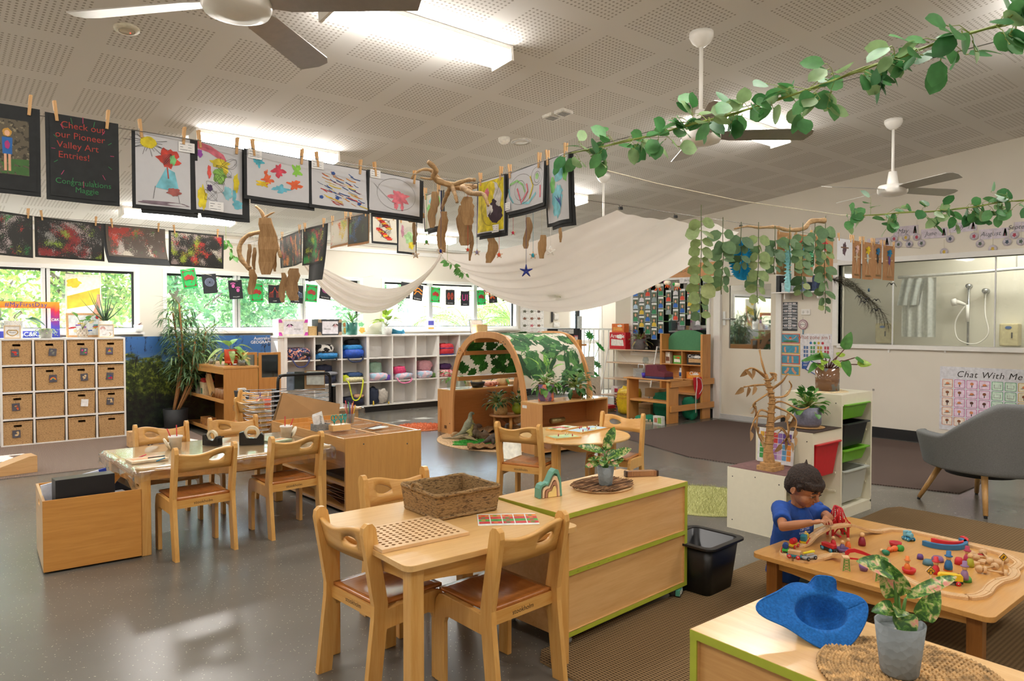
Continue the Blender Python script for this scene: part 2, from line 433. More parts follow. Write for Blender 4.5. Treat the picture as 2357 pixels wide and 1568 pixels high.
# windows on the back wall
GL = glass('#f6fbfd',.97)
for wi,(x0,x1,mul) in enumerate(WIN):
 o = MB(); y = BW+.02
 for (a,bb,z0,z1) in ((x0,x1,HEAD-.05,HEAD),(x0,x1,SIL,SIL+.05),(x0,x0+.05,SIL+.05,HEAD-.05),(x1-.05,x1,SIL+.05,HEAD-.05)): o.bx(a,bb,y-.045,y+.06,z0,z1,WHITE)
 o.bx(x0+.02,x1-.02,BW+.07,BW+.09,SIL+.03,SIL+.06,DARK); o.bx(x0+.02,x1-.02,BW+.07,BW+.09,HEAD-.08,HEAD-.05,DARK)
 o.bx(x1-.075,x1-.05,BW+.07,BW+.09,SIL+.06,HEAD-.08,DARK)
 r = struct(o.build('window_%d' %(wi+1)))
 for mxx in mul:
  q = MB(); q.bx(mxx-.045,mxx-.008,y-.02,y+.06,SIL+.05,HEAD-.05,ALU); q.bx(mxx+.008,mxx+.045,y,y+.08,SIL+.05,HEAD-.05,ALU); q.bx(mxx-.008,mxx+.008,y+.02,y+.05,SIL+.05,HEAD-.05,DARK)
  q.build('mullion',r)
 g = MB(); g.bx(x0+.03,x1-.03,BW+.078,BW+.082,SIL+.03,HEAD-.03,GL); g.build('pane',r)
 s = MB(); s.bx(x0-.04,x1+.04,BW-.09,BW+.01,SIL-.03,SIL,WHITE); s.build('window_sill',r)
# entry door in the back wall: white frame, big pane, pull handle
o = MB()
for q in ((10.02,10.1,0,2.04),(10.92,11.0,0,2.04),(10.1,10.92,1.9,2.04),(10.1,10.92,0,.12),(10.1,10.92,.95,1.03)): o.bx(q[0],q[1],BW+.03,BW+.08,q[2],q[3],WHITE)
d1 = struct(o.build('door_1'))
g = MB(); g.bx(10.08,10.94,BW+.05,BW+.056,.1,1.92,GL); g.build('pane',d1)
h = MB(); h.tube(smoothpath([(10.2,BW+.03,.85),(10.2,BW-.04,.88),(10.2,BW-.04,1.5),(10.2,BW+.03,1.53)],4),.014,8,ALU); h.build('door_handle',d1)
h = MB(); h.bx(10.3,10.75,BW-.02,BW+.03,1.93,2.0,ALU); h.build('door_closer',d1)
# sliding door, right wall
b = MB(); X = RW
b.bx(X-.03,X+.1,6.02,6.13,0,2.06,WHITE); b.bx(X-.03,X+.1,5.07,5.15,0,2.06,WHITE); b.bx(X-.03,X+.1,5.07,6.13,2.06,2.14,WHITE)
t1 = struct(b.build('trim_1'))
b = MB()
for q in ((5.15,6.02,.02,1.02),(5.15,6.02,1.92,2.06),(5.15,5.25,1.02,1.92),(5.9,6.02,1.02,1.92)): b.bx(X+.02,X+.06,q[0],q[1],q[2],q[3],CREAMDOOR)
d2 = struct(b.build('door_2'))
g = MB(); g.bx(X+.036,X+.044,5.24,5.91,1.01,1.93,glass('#c9cfcd',.97,key='door',refl=.4)); g.build('pane',d2)
h = MB(); h.bx(X+.005,X+.02,5.955,5.995,1.35,1.55,ALU); h.cyl((X-.02,5.975,1.44),(X+.02,5.975,1.44),.012,ALU); h.tube([(X-.025,5.975,1.44),(X-.03,5.85,1.44)],.009,8,ALU); h.build('door_handle',d2)
h = MB(); h.bx(X+.0,X+.03,5.15,6.02,0,.07,ALU); h.build('kick_track',d2)
# photo window frame and glass
b = MB()
for q in ((6.2,7.7,2.04,2.1),(6.2,7.7,.86,.92),(6.2,6.25,.92,2.04),(7.65,7.7,.92,2.04)): b.bx(X-.03,X+.1,q[0],q[1],q[2],q[3],WHITE)
w4 = struct(b.build('window_4')); g = MB(); g.bx(X+.03,X+.036,6.23,7.68,.9,2.06,glass('#8d9390',.97,key='dk',refl=.25)); g.build('pane',w4)
# shower-room window
b = MB()
for q in ((1.0,4.31,2.11,2.17),(1.0,4.31,1.075,1.125),(4.31,4.37,1.1,2.14)): b.bx(X-.035,X+.1,q[0],q[1],q[2],q[3],WHITE)
w5 = struct(b.build('window_5')); g = MB(); g.bx(X+.06,X+.066,1.0,4.31,1.125,2.11,glass('#f2f4f0',.95,key='wet')); g.build('pane',w5)
for yy in (3.68,2.62):
 j = MB(); j.bx(X+.052,X+.074,yy-.006,yy+.006,1.125,2.11,ALU); j.build('joint_strip',w5)
# rooms behind the right wall
TILE = mat('#d6d2c4',.4,vary=.01); b = MB()
b.bx(10.45,10.5,-.5,5.0,0,3,TILE); b.bx(9.1,10.5,4.95,5.0,0,3,mat('#cfd6d6',.5)); b.bx(9.1,10.5,-.5,-.45,0,3,TILE); struct(b.build('wall_shower'))
b = MB(); b.bx(11.4,11.45,5.0,7.95,0,3,mat('#8d8678',.7)); b.bx(9.1,11.4,5.0,5.04,0,3,mat('#8d8678',.7)); struct(b.build('wall_storeroom'))
# skirtings
b = MB(); b.bx(X-.012,X,-3,5.07,0,.125,DARK); b.bx(X-.012,X,6.13,8.05,0,.125,DARK); struct(b.build('baseboard_right'))
b = MB(); b.bx(8.7,10.02,BW-.012,BW,0,.125,DARK); b.bx(-2.6,.6,BW-.012,BW,0,.125,DARK); struct(b.build('baseboard_back'))
b = MB(); b.bx(-2.6,8.95,BW-.03,BW,2.5,2.56,WHITE); struct(b.build('trim_2'))

# ---------------------------------------------------------------- ceiling fittings
LIT = mat('#fffaf4',.4,emit=17.0); BODY = mat('#f1eee6',.4,vary=.01)
def batten():
 t = thing('ceiling_light','x','ceiling light')
 f = MB(); f.bx(-.63,.63,-.1,.1,-.03,0,BODY); f.bx(-.635,-.615,-.105,.105,-.1,0,BODY); f.bx(.615,.635,-.105,.105,-.1,0,BODY); f.build('housing',t)
 d = MB(); pr = [(-.1,-.03),(-.1,-.06),(-.085,-.085),(-.055,-.098),(.055,-.098),(.085,-.085),(.1,-.06),(.1,-.03)]
 d.add([(x,a,c) for x in (-.615,.615) for a,c in pr],[(i,i+1,i+9,i+8) for i in range(7)],LIT); d.build('diffuser',t)
 return t
L0 = batten(); first = True
names = {(2.42,3.76): 'large glowing ceiling light close above the foreground fan blade',(2.42,6.27): 'lit ceiling light above the black-framed pictures on the front line',
         (2.45,9.15): 'lit ceiling light showing below the tall drawings near the windows',(5.8,9.15): 'lit ceiling light in the far corner behind the driftwood mobile',
         (5.87,3.72): 'lit ceiling light half hidden behind the middle fan',(5.8,6.35): 'lit ceiling light peeping out right of the last hanging painting'}
tilt = math.atan(-.094)
for yy in (-1.3,1.25,3.76,6.27,9.15):
 for xx in (-1.0,2.42,5.82,8.0):
  if xx==8.0 and yy>-2: continue
  key = min(names,key=lambda k: (k[0]-xx)**2+(k[1]-yy)**2); near = (key[0]-xx)**2+(key[1]-yy)**2<.3
  px,py = key if near else (xx,yy)
  lab = names[key] if near else 'ceiling light outside the picture near the camera'
  o = L0 if first else dup(L0); first = False
  o.location = (px,py,ceil_z(py)-.002); o.rotation_euler = (tilt,0,0); o['label'] = lab; o['group'] = 'fluorescent ceiling lights' if near else 'ceiling lights outside the view'
sl = dup(L0,(9.8,2.6,2.7),PI/2,'ceiling light inside the shower room behind the glass','fluorescent ceiling lights')
sl = dup(L0,(10.9,9.2,2.55),0,'unseen ceiling light added to brighten the entry beyond the gate','ceiling lights outside the view')  # extra batten with no known fitting, added to lift the dim entry
b = MB(); b.bx(9.1,10.5,-.5,5.0,2.72,2.76,WHITE); struct(b.build('ceiling_shower'))
for nm in (('smoke_detector',(1160,318),'white domed smoke detector left of the round speaker grille','smoke detector'),('smoke_alarm',(292,65),'flat round smoke alarm beside the nearest fan blade','smoke alarm'),('ceiling_speaker',(1200,325),'round white flush speaker grille on the ceiling','speaker')):
 d = ray(*nm[1]); tt = (2.6+.094*BW-1.4)/(d.z+.094*d.y); p = CAM+d*tt
 m = MB()
 if nm[0]=='smoke_detector': m.lathe([(.055,0),(.055,-.02),(.048,-.035),(.03,-.05),(.012,-.055),(0,-.055)],mat('#e8e4d8',.4),n=20); m.lathe([(.05,-.018),(.052,-.021),(.05,-.024)],DARK,n=20); m.cyl((.03,0,-.047),(.03,0,-.051),.005,mat('#b03020'))
 elif nm[0]=='smoke_alarm': m.lathe([(.07,0),(.068,-.012),(.04,-.018),(0,-.02)],mat('#cfc6ae',.5),n=24); m.lathe([(.045,-.017),(.044,-.02),(.043,-.018)],mat('#a39a84'),n=24); m.cyl((.02,.01,-.017),(.02,.01,-.023),.003,mat('#e03020',emit=2),6)
 else: m.lathe([(.095,0),(.095,-.006),(.085,-.01),(0,-.012)],mat('#dedad0',.5),n=28); m.lathe([(.088,-.0095),(.086,-.013),(.084,-.0105)],mat('#b5b0a5'),n=28)
 o = m.build(nm[0],loc=p,rot=(tilt,0,0)); tag(o,nm[2],nm[3])
for k,(px,py) in enumerate(((1297,256),(1270,266))):
 d = ray(px,py); p = CAM+d*((2.6+.094*BW-1.4)/(d.z+.094*d.y))
 m = MB(); m.box((0,0,-.012),(.13,.1,.024),mat('#e6e3da',.35),rz=.1)
 for i in range(5): m.bx(-.045,.045,-.032+i*.015,-.026+i*.015,-.028,-.023,mat('#9f9c96',.3,.4))
 tag(m.build('ceiling_sensor',loc=p,rot=(tilt,0,0)),('further','nearer')[k]+' of the two small white ceiling sensor boxes','sensor','twin ceiling sensor boxes')

# ---------------------------------------------------------------- ceiling fans
BL = mat('#a9a49c',.28,.55,vary=.03); FW = mat('#efece5',.3,vary=.01)
def fan(name,label,x,y,hub_z,rod_top,blade_a,nb=4,L=.66,blm=BL):
 t = thing('ceiling_fan',label,'ceiling fan',(x,y,hub_z),0,'ceiling fans')
 m = MB(); m.lathe([(.02,0),(.055,-.03),(.075,-.07),(.078,-.1)][::-1] if 0 else [(.078,0),(.078,-.03),(.06,-.065),(.03,-.09),(.02,-.095)],FW,T(0,0,rod_top)); m.build('ceiling_rose',t)
 m = MB(); m.cyl((0,0,.03),(0,0,rod_top-.03),.013,FW,12); m.build('rod',t)
 m = MB(); m.lathe([(.02,.16),(.035,.16),(.05,.06),(.05,.035),(.12,.03),(.13,.005),(.13,-.03),(.12,-.05),(.09,-.055),(.085,-.062),(.03,-.066),(0,-.066)],FW,n=32)
 m.build('motor_hub',t)
 for a in blade_a:
  q = MB(); pts = [(.1,-.04),(.2,-.065),(L,-.08),(L+.05,-.06),(L+.06,-.01),(L+.03,.07),(.2,.065),(.1,.04)]
  q.prism(pts,.005,blm,RZ(a) @ T(0,0,-.005) @ RX(-14)); q.build('blade',t)
 return t
z1 = PX(545,12,1.385*.88).z
pf = PY(545,12,2.82); fan('f','nearest ceiling fan with long metal blades at the top left',pf.x,pf.y,pf.z+.02,ceil_z(2.85)-pf.z,(-42,41,130,222))
fan('f','white ceiling fan on long rod in front of the half-hidden light',3.99,2.85,PY(1618,312,2.85).z,ceil_z(2.85)-PY(1618,312,2.85).z,(-42,48,131,226))
fan('f','ceiling fan furthest right beneath the bare upper wall',7.06,2.9,PY(2058,436,2.9).z,ceil_z(2.9)-PY(2058,436,2.9).z,(-24,64,152,246))
p = D(1389,525,8); fan('f','distant ceiling fan partly covered by the hanging cloth',p.x,p.y,p.z-.15,ceil_z(p.y)-p.z+.15,(-45,45,135,225),L=.5)
# ================================================================ furniture
W0 = wood(*BEECH,axis=0); W1 = wood(*BEECH,axis=1); W2 = wood(*BEECH,axis=2)
SEAT = wood('#a5622c','#bb7638',axis=1,rough=.25,coat=.5)
EDGE = wood('#b57f42','#c8954f',axis=0,scale=3)
INK = mat('#241a12',.6,vary=0)
def make_chair():
 t = thing('child_chair','x','chair')
 for s in (-1,1):
  q = MB(); x = s*.172
  pts = [(-.205,0),(-.200,-.0),(-.145,0),(-.108,.30),(-.106,.36),(-.152,.62),(-.158,.65),(-.172,.667),(-.192,.668),(-.208,.655),(-.212,.63),(-.166,.36),(-.168,.31)]
  q.prism([(a,z) for a,z in pts],.024,W2,T(x,0,0) @ RZ(90) @ RX(90)); q.build('leg',t,bevel=.004)
  q = MB(); pts = [(.11,0),(.165,0),(.165,.29),(.158,.325),(.14,.345),(.11,.352),(-.13,.338),(-.13,.262),(.075,.272),(.1,.262),(.11,.24)]
  q.prism([(a,z) for a,z in pts],.024,W2,T(x-s*.0005,.001,0) @ RZ(90) @ RX(90)); q.build('leg',t,bevel=.004)
 q = MB(); q.grid(lambda u,v: (-.16+.32*u,-.135+.30*v,.352-.014*math.sin(PI*u)**2*math.sin(PI*min(1,v*1.05))**2+(.004*(v-.5))),14,14,SEAT)
 q.build('seat',t,solid=.014)
 q = MB(); q.bx(-.16,.16,-.142,-.122,.295,.343,W0); q.text('stookholm',.026,INK,frame(0,-.1425,.318,0,'-Y'),align='CENTER'); q.build('seat_rail',t)
 q = MB(); q.bx(-.16,.16,.12,.138,.29,.34,W0); q.build('front_rail',t)
 # curved back board with wavy top edge and grip hole
 q = MB(); N = 28; cols = []
 for i in range(N+1):
  u = i/N; x = -.162+.324*u
  top = .628+.012*math.sin(u*2*PI+2.6)+.012*(u-.5); bot = .515+.006*math.sin(PI*u)
  hx = (x-.065)/.048; hz = 0
  if abs(hx)<1: hz = .021*(1-hx**2)**.5*(1+.25*hx)
  hc = .585+.006*hx
  yy = lambda z,x=x: -.150-(z-.5)*.3-.018*(1-(x/.162)**2)
  cols.append([(x,yy(z),z) for z in (bot,.55,hc-hz,hc+hz,top-.008,top)]+[abs(hx)<1])
 vs = [p for c in cols for p in c[:6]]; fs = []
 for i in range(N):
  for k in range(5):
   if k==2: continue
   a = i*6+k; fs.append((a,a+1,a+7,a+6))
  if not (cols[i][6] or cols[i+1][6]):
   a = i*6+2; fs.append((a,a+1,a+7,a+6))
 o2 = q.add(vs,[],W0); 
 for f in fs: q.f.append(list(f)); q.mi.append(0); q.sm.append(True)
 bb = q.build('backrest',t,solid=.016,bevel=.003)
 import bmesh
 bm = bmesh.new(); bm.from_mesh(bb.data); bmesh.ops.remove_doubles(bm,verts=bm.verts,dist=1e-5); bm.to_mesh(bb.data); bm.free()
 return t
CH = make_chair(); _cu = [0]
def chair(x,y,rz,label,group,s=1):
 o = CH if _cu[0]==0 else dup(CH); _cu[0] = 1
 o.location = (x,y,0); o.rotation_euler = (0,0,R(rz)); o['label'] = label; o['group'] = group
 return o
# four chairs at the front table, seven further back
chair(1.42,2.50,-86,'wooden child chair with its back at the near left of the front table','child chairs')
chair(1.735,2.17,4,'wooden child chair between front table and lime-edged cabinet','child chairs')
chair(1.80,2.88,180,'wooden child chair on the far side of the front table behind the basket','child chairs')
chair(1.31,4.63,3,'wooden child chair nearest the open toy crate','child chairs')
chair(1.90,4.68,3,'wooden child chair between the craft table and the tall front shelf end','child chairs')
chair(1.36,5.43,180,'wooden child chair behind the plastic-covered table, left of its neighbour','child chairs')
chair(1.88,5.47,178,'wooden child chair behind the tape dispensers','child chairs')
chair(2.60,7.55,118,'wooden child chair turned sideways in front of the block bookshelf','child chairs')
chair(2.62,6.95,-72,'wooden child chair at the rear plastic-covered table seen from behind','child chairs')
chair(3.52,4.02,-68,'wooden child chair left of the round table','child chairs')
chair(4.22,3.80,112,'wooden child chair on the right side of the round table','child chairs')

def table(name,label,cx,cy,rz,w,d,h,th=.022,leg=.055,inset=.03,rail=.06,group=None,tm=None,arc=.02,lm=None):
 t = thing(name,label,'table',(cx,cy,0),R(rz),group)
 m = MB(); m.prism(rrect(w,d,.035),th,tm or wood('#d2a566','#e0b87c',axis=0,rough=.3),T(0,0,h-th/2)); m.build('tabletop',t,bevel=.006)
 for sx in (-1,1):
  for sy in (-1,1):
   m = MB(); m.box((sx*(w/2-inset-leg/2),sy*(d/2-inset-leg/2),(h-th)/2),(leg,leg,h-th),lm or W2); m.build('leg',t,bevel=.005)
 for k,(a,ln) in enumerate(((0,w),(0,w),(90,d),(90,d))):
  s = 1 if k%2 else -1; off = (d if a==0 else w)/2-inset-leg/2
  L = ln-2*inset-2*leg; n = 12
  pts = [(-L/2,0),(L/2,0)]+[(L/2-L*i/n,-rail+arc*(1-math.cos(2*PI*i/n))*-.5) for i in range(n+1)]
  m = MB(); m.prism(pts,.018,W0 if a==0 else W1,T(0 if a==0 else s*off,s*off if a==0 else 0,h-th) @ RZ(a) @ RX(90)); m.build('apron',t)
 return t
table('child_table','square honey wooden child table in the foreground with seagrass basket on it',1.665,2.44,-1.5,.80,.79,.575)
table('craft_table','long low wooden table under crinkled clear plastic beside the toy crate',1.60,5.07,2,1.26,.84,.53)
table('craft_table','rear wooden table under clear plastic against the block bookshelf',3.05,7.15,3,.85,1.15,.53)
# clear plastic sheets laid over the two craft tables
def plastic(x,y,rz,w,d,h,label,seed):
 rr = random.Random(seed)
 def fn(u,v):
  a = (u*2-1)*(w/2+.1); c = (v*2-1)*(d/2+.1); ex = max(0,abs(a)-w/2-.004); ey = max(0,abs(c)-d/2-.004)
  e = max(ex,ey); n1 = noise.noise(Vector((a*5,c*5,seed))); n2 = noise.noise(Vector((a*17,c*17,seed+3)))
  px = math.copysign(min(abs(a),w/2+.004+.012*(1+n2)),a); py = math.copysign(min(abs(c),d/2+.004+.012*(1+n2)),c)
  z = h+.0035+.0012*(n1+n2+2)*.6 if e==0 else h-e*1.15*(.8+.3*n1)+.002
  return (px,py,z)
 m = MB(); m.grid(fn,56,44,glass('#fbfcfb',.985,.09,'film',refl=.16)); o = m.build('plastic_cover',loc=(x,y,0),rot=(0,0,R(rz)))
 u = o.data.materials[0].node_tree
 return tag(o,label,'plastic sheet')
plastic(1.60,5.07,2,1.26,.84,.53,'crinkled clear plastic sheet draped over the long craft table',4)
plastic(3.05,7.15,3,.85,1.15,.53,'clear plastic sheet over the rear table by the bookshelf',9)

# round table
t = thing('round_table','round wooden table holding peg games with two chairs','table',(3.90,3.93,0))
m = MB(); m.lathe([(.40,.51),(.425,.515),(.43,.525),(.425,.532),(0,.532)],wood('#d2a566','#e0b87c',axis=0,rough=.25),n=56,smooth=False); m.build('tabletop',t,bevel=.002)
for a in (20,110,200,290):
 m = MB(); m.box((.31*math.cos(R(a)),.31*math.sin(R(a)),.255),(.055,.055,.51),W2,rz=R(a)); m.build('leg',t,bevel=.005)
 m = MB(); L = .42; n = 12; pts = [(-L/2,0),(L/2,0)]+[(L/2-L*i/n,-.02-.06*math.sin(PI*i/n)) for i in range(n+1)]
 m.prism(pts,.018,W0,RZ(a+45) @ T(.215,0,.51) @ RZ(90) @ RX(90)); m.build('apron',t)

# lime-edged cabinets
LIME = mat('#a9b23a',.45,vary=.02); LAM = wood('#cf9f63','#dfb57c',axis=0,rough=.35,scale=.7); LAMT = wood('#dcae74','#e8c088',axis=0,rough=.22,scale=.7)
t = thing('lime_edged_cabinet','low wooden cabinet with lime green edging right of the front table','cabinet',(2.545,2.41,0),R(3.5))
w,d,h0,h1 = .925,.43,.05,.585
m = MB(); m.bx(-w/2,w/2,-d/2,d/2,h1-.022,h1,LAMT)
for (a,c,e,f) in ((-w/2-.001,w/2+.001,-d/2-.001,-d/2+.004),(-w/2-.001,w/2+.001,d/2-.004,d/2+.001)): m.bx(a,c,e,f,h1-.021,h1-.001,LIME)
m.bx(-w/2-.0015,-w/2+.004,-d/2,d/2,h1-.021,h1-.001,LIME); m.bx(w/2-.004,w/2+.0015,-d/2,d/2,h1-.021,h1-.001,LIME)
m.build('top_panel',t)
for s in (-1,1):
 m = MB(); m.bx(s*w/2,s*(w/2-.02),-d/2+.002,d/2,h0,h1-.022,LAM); m.bx(s*(w/2+.001)-.0105-s*.0105,s*(w/2+.001)+.0105-s*.0105,-d/2-.001,-d/2+.003,h0,h1-.022,LIME); m.build('side_panel',t)
m = MB(); m.bx(-w/2+.02,w/2-.02,-d/2+.012,-d/2+.024,h0+.02,h1-.022,LAM); m.build('back_panel',t)
for z in (h0,.315):
 m = MB(); m.bx(-w/2+.02,w/2-.02,-d/2+.001,d/2,z,z+.02,LAM); m.bx(-w/2+.02,w/2-.02,-d/2-.001,-d/2+.004,z,z+.02,LIME)
 if z>.1:
  for k in range(4): m.text('LEGO'[:0]+'abc',.011,mat('#7d8430'),frame(-.38+k*.07,-d/2-.0016,z+.01,0,'-Y'))
 m.build('shelf',t)
for sx in (-1,1):
 for sy in (-1,1): m = MB(); m.cyl((sx*.40-.01,sy*.17,.022),(sx*.40+.01,sy*.17,.022),.022,mat('#8f8f8d',.4)); m.bx(sx*.4-.02,sx*.4+.02,sy*.17-.02,sy*.17+.02,.04,.05,mat('#8f8f8d',.4)); m.build('castor',t)
t = thing('lime_edged_cabinet','low lime-edged cabinet cut off at the bottom right under the blue hat','cabinet',(1.76,.66,0),R(-1.0))
w,d = .41,.95
m = MB(); m.bx(-w/2,w/2,-d/2,d/2,.565,.587,wood('#dcae74','#e8c088',axis=1,rough=.22,scale=.7)); m.bx(-w/2-.0015,-w/2+.003,-d/2-.001,d/2+.001,.564,.586,LIME); m.bx(-w/2,w/2,d/2-.003,d/2+.0015,.564,.586,LIME); m.build('top_panel',t)
for s in (-1,1):
 m = MB(); m.bx(-w/2,w/2,s*d/2,s*(d/2-.02),.05,.565,LAM); m.bx(-w/2-.0015,-w/2+.003,s*d/2,s*(d/2-.021),.05,.565,LIME); m.build('side_panel',t)
m = MB(); m.bx(-w/2+.014,-w/2+.026,-d/2+.02,d/2-.02,.07,.565,wood('#c08e54','#d2a468',axis=1,rough=.35,scale=.7)); m.build('back_panel',t)
m = MB(); m.bx(-w/2,w/2,-d/2+.02,d/2-.02,.05,.07,LIME); m.build('shelf',t)

# open toy crate on the left
PLY = wood('#b87d38','#cc9248',axis=0,rough=.3)
t = thing('toy_crate','open birch storage crate filled with dark boxes at the left','crate',(.78,4.93,0),R(-3))
w,d,h = .49,.55,.41
for s in (-1,1):
 m = MB(); m.bx(-w/2,w/2,s*d/2,s*(d/2-.014),.012,h,PLY); m.build('long_side',t,bevel=.002)
for s in (-1,1):
 m = MB(); pts = [(-d/2+.014,.012),(d/2-.014,.012),(d/2-.014,h),(-d/2+.014,h)]
 hole = rrect(.1,.032,.015,4,0,h-.06); m.prism(pts,.014,wood('#c99a60','#d8ae78',axis=1,rough=.3),T(s*(w/2-.007),0,0) @ RZ(90) @ RX(90),holes=[hole[::-1]]); m.build('end_panel',t)
m = MB(); m.bx(-w/2+.014,w/2-.014,-d/2+.014,d/2-.014,.02,.034,PLY); m.build('base',t)
def boxy(name,label,cat,c,s,m0,rz=0,rx=0,ry=0,group=None,deco=None,bevel=.002):
 m = MB(); m.box((0,0,s[2]/2),s,m0)
 if deco: deco(m)
 o = m.build(name,loc=c,rot=(R(rx),R(ry),R(rz)),bevel=bevel); return tag(o,label,cat,group)
BK = mat('#1d1d20',.35,vary=.04)
boxy('storage_box','tall black file box standing at the near side of the toy crate','box',(.735,4.76,.14),(.30,.1,.37),BK,rz=3)
boxy('folder','white and blue folder leaning out behind the black file box','folder',(.76,4.85,.10),(.34,.012,.40),mat('#dfe4f2',.25),rz=5,ry=-9,deco=lambda m: (m.bx(.13,.171,-.0075,.0075,.2,.401,mat('#2b3f9c',.3)),m.text('Word',.04,mat('#f2f2f4'),T(.15,-.008,.3) @ RX(90) @ RZ(-90))))
boxy('storage_box','black box tipped at an angle in the far corner of the toy crate','box',(.93,5.0,.2),(.2,.14,.2),BK,rz=-20,ry=35)
boxy('storage_box','low grey box lying between the black boxes in the crate','box',(.90,4.83,.2),(.14,.12,.17),mat('#b9bcc4',.5),rz=8)

# craft shelf with sunken tray top
CR = wood('#c28d4c','#d09c58',axis=2,rough=.35,scale=1.2); CRX = wood('#c99350','#dbaa68',axis=1,rough=.35)
t = thing('craft_shelf','tall-sided wooden craft trolley with divided trays on top','shelf',(2.68,5.38,0),R(2))
w,d,h = .66,1.28,.555
for s in (-1,1):
 m = MB(); m.bx(-w/2,w/2,s*d/2,s*(d/2-.018),0,h,CR)
 if s<0:
  for a,z in ((-.18,.5),(.2,.46),(-.18,.15)): m.cyl((a,-d/2-.001,z),(a,-d/2+.002,z),.006,mat('#4c5150'),10)
 m.build('end_panel',t)
for z in (.02,.2,.478):
 m = MB(); m.bx(-w/2+.005,w/2-.005,-d/2+.018,d/2-.018,z,z+.018,CRX); m.build('shelf',t)
m = MB()
for s in (-1,1): m.bx(s*w/2,s*(w/2-.015),-d/2+.018,d/2-.018,.455,h-.004,CRX)
m.bx(-.008,.008,-d/2+.018,d/2-.018,.458,h-.01,CRX)
for k in range(1,6): y = -d/2+k*d/6; m.bx(-w/2+.015,w/2-.015,y-.007,y+.007,.458,h-.012,CRX)
m.build('divider',t)
m = MB(); m.bx(-.01,.01,-d/2+.02,d/2-.02,.04,.44,CRX); m.build('centre_panel',t)
TR = glass('#f6f4ee',.88,.15,'tray',refl=.05)
k = 0
for (ix,iy) in ((0,0),(1,0),(0,1),(1,1),(0,2),(1,2),(1,3),(1,4)):
 m = MB(); a,c = .135,.09
 m.add([(sx*(a if z else a*.85),sy*(c if z else c*.85),z*.048) for z in (0,1) for sx,sy in ((-1,-1),(1,-1),(1,1),(-1,1))],[(3,2,1,0),(0,1,5,4),(1,2,6,5),(2,3,7,6),(3,0,4,7)],TR)
 m.tube([(-a,-c,.048),(a,-c,.048),(a,c,.048),(-a,c,.048),(-a,-c,.048)],.002,6,TR)
 P = Matrix.Translation((2.68,5.38,0)) @ RZ(2) @ Vector(((-.165,.165)[ix],-.54+iy*.213,.4975)); o = m.build('plastic_tray',loc=P,rot=(0,0,R(2)))
 tag(o,'clear plastic tray in the craft trolley top, %s row, %s side' %(('nearest','second nearest','middle','fourth','fifth')[iy],('left','right')[ix]),'tray','clear trays in the craft trolley')

# bookshelf of blocks standing out from the window wall
t = thing('bookshelf','tall open wooden bookshelf with building blocks and red planter on top','shelf',(2.96,9.38,0),0)
w,d,h = .40,1.62,.87
SH = wood('#c2833f','#d09452',axis=2,rough=.35,scale=1.1); SHY = wood('#cd9350','#dca664',axis=1,rough=.3)
m = MB(); m.bx(-w/2-.008,w/2+.008,-d/2-.008,d/2,h-.022,h,SHY); m.build('top_panel',t)
for s in (-1,1): m = MB(); m.bx(-w/2,w/2,s*d/2,s*(d/2-.02),0,h-.022,SH); m.build('side_panel',t)
m = MB(); m.bx(w/2-.012,w/2,-d/2+.02,d/2-.02,0,h-.022,SH); m.build('back_panel',t)
for z in (.06,.44): m = MB(); m.bx(-w/2,w/2-.012,-d/2+.02,d/2-.02,z,z+.022,SHY); m.bx(-w/2,-w/2+.015,-d/2+.02,d/2-.02,z+.022,z+.04,SHY); m.build('shelf',t)
m = MB(); m.bx(-w/2,-w/2+.018,-d/2+.02,d/2-.02,h-.09,h-.022,SHY); m.build('front_rail',t)

# cube unit with baskets
t = thing('cube_shelf','white four by four cube shelf holding woven baskets','shelf',(1.335,9.905,0))
w,d,h = 1.25,.39,1.212; st = .02
m = MB(); cw = w/4; chh = h/4
for i in range(5): m.bx(-w/2+i*cw-(st/2 if 0<i<4 else (0 if i==0 else st)),-w/2+i*cw+(st/2 if 0<i<4 else (st if i==0 else 0)),-d/2,d/2,0,h,WHITE)
m.build('upright',t)
for j in range(5): m = MB(); z = j*chh; z0 = 0 if j==0 else (h-st if j==4 else z-st/2); m.bx(-w/2+.001,w/2-.001,-d/2+.001,d/2,z0,z0+st,WHITE); m.build('shelf',t)
m = MB(); m.bx(-w/2,w/2,d/2-.006,d/2-.001,0,h,mat('#3a3028')); m.build('back_panel',t)
BSK = weave('#7d5a34','#cda572',210,300,bump=.9)
def basket(handle):
 t = thing('woven_basket','x','basket'); a,c,hh = .136,.17,.262
 m = MB(); pts = [(-a,0),(a,0),(a,hh),(-a,hh)]
 m.prism(pts,.012,BSK,T(0,-c+.006,0) @ RX(90),holes=[rrect(.075,.026,.004,2,0,hh-.045)[::-1]] if handle else ())
 m.bx(-a,-a+.01,-c+.012,c,0,hh,BSK); m.bx(a-.01,a,-c+.012,c,0,hh,BSK); m.bx(-a,a,c-.01,c,0,hh,BSK); m.bx(-a,a,-c+.012,c,0,.01,BSK)
 m.build('basket_body',t)
 m = MB(); r = .006
 m.tube([(-a,-c,hh),(a,-c,hh),(a,c,hh),(-a,c,hh),(-a,-c,hh)],r,6,BSK); m.tube([(-a+.003,-c-.001,0),(-a+.003,-c-.001,hh)],.004,5,BSK); m.tube([(a-.003,-c-.001,0),(a-.003,-c-.001,hh)],.004,5,BSK); m.build('rim',t)
 return t
BK_ = {True: basket(True),False: basket(False)}; used = {True: 0,False: 0}
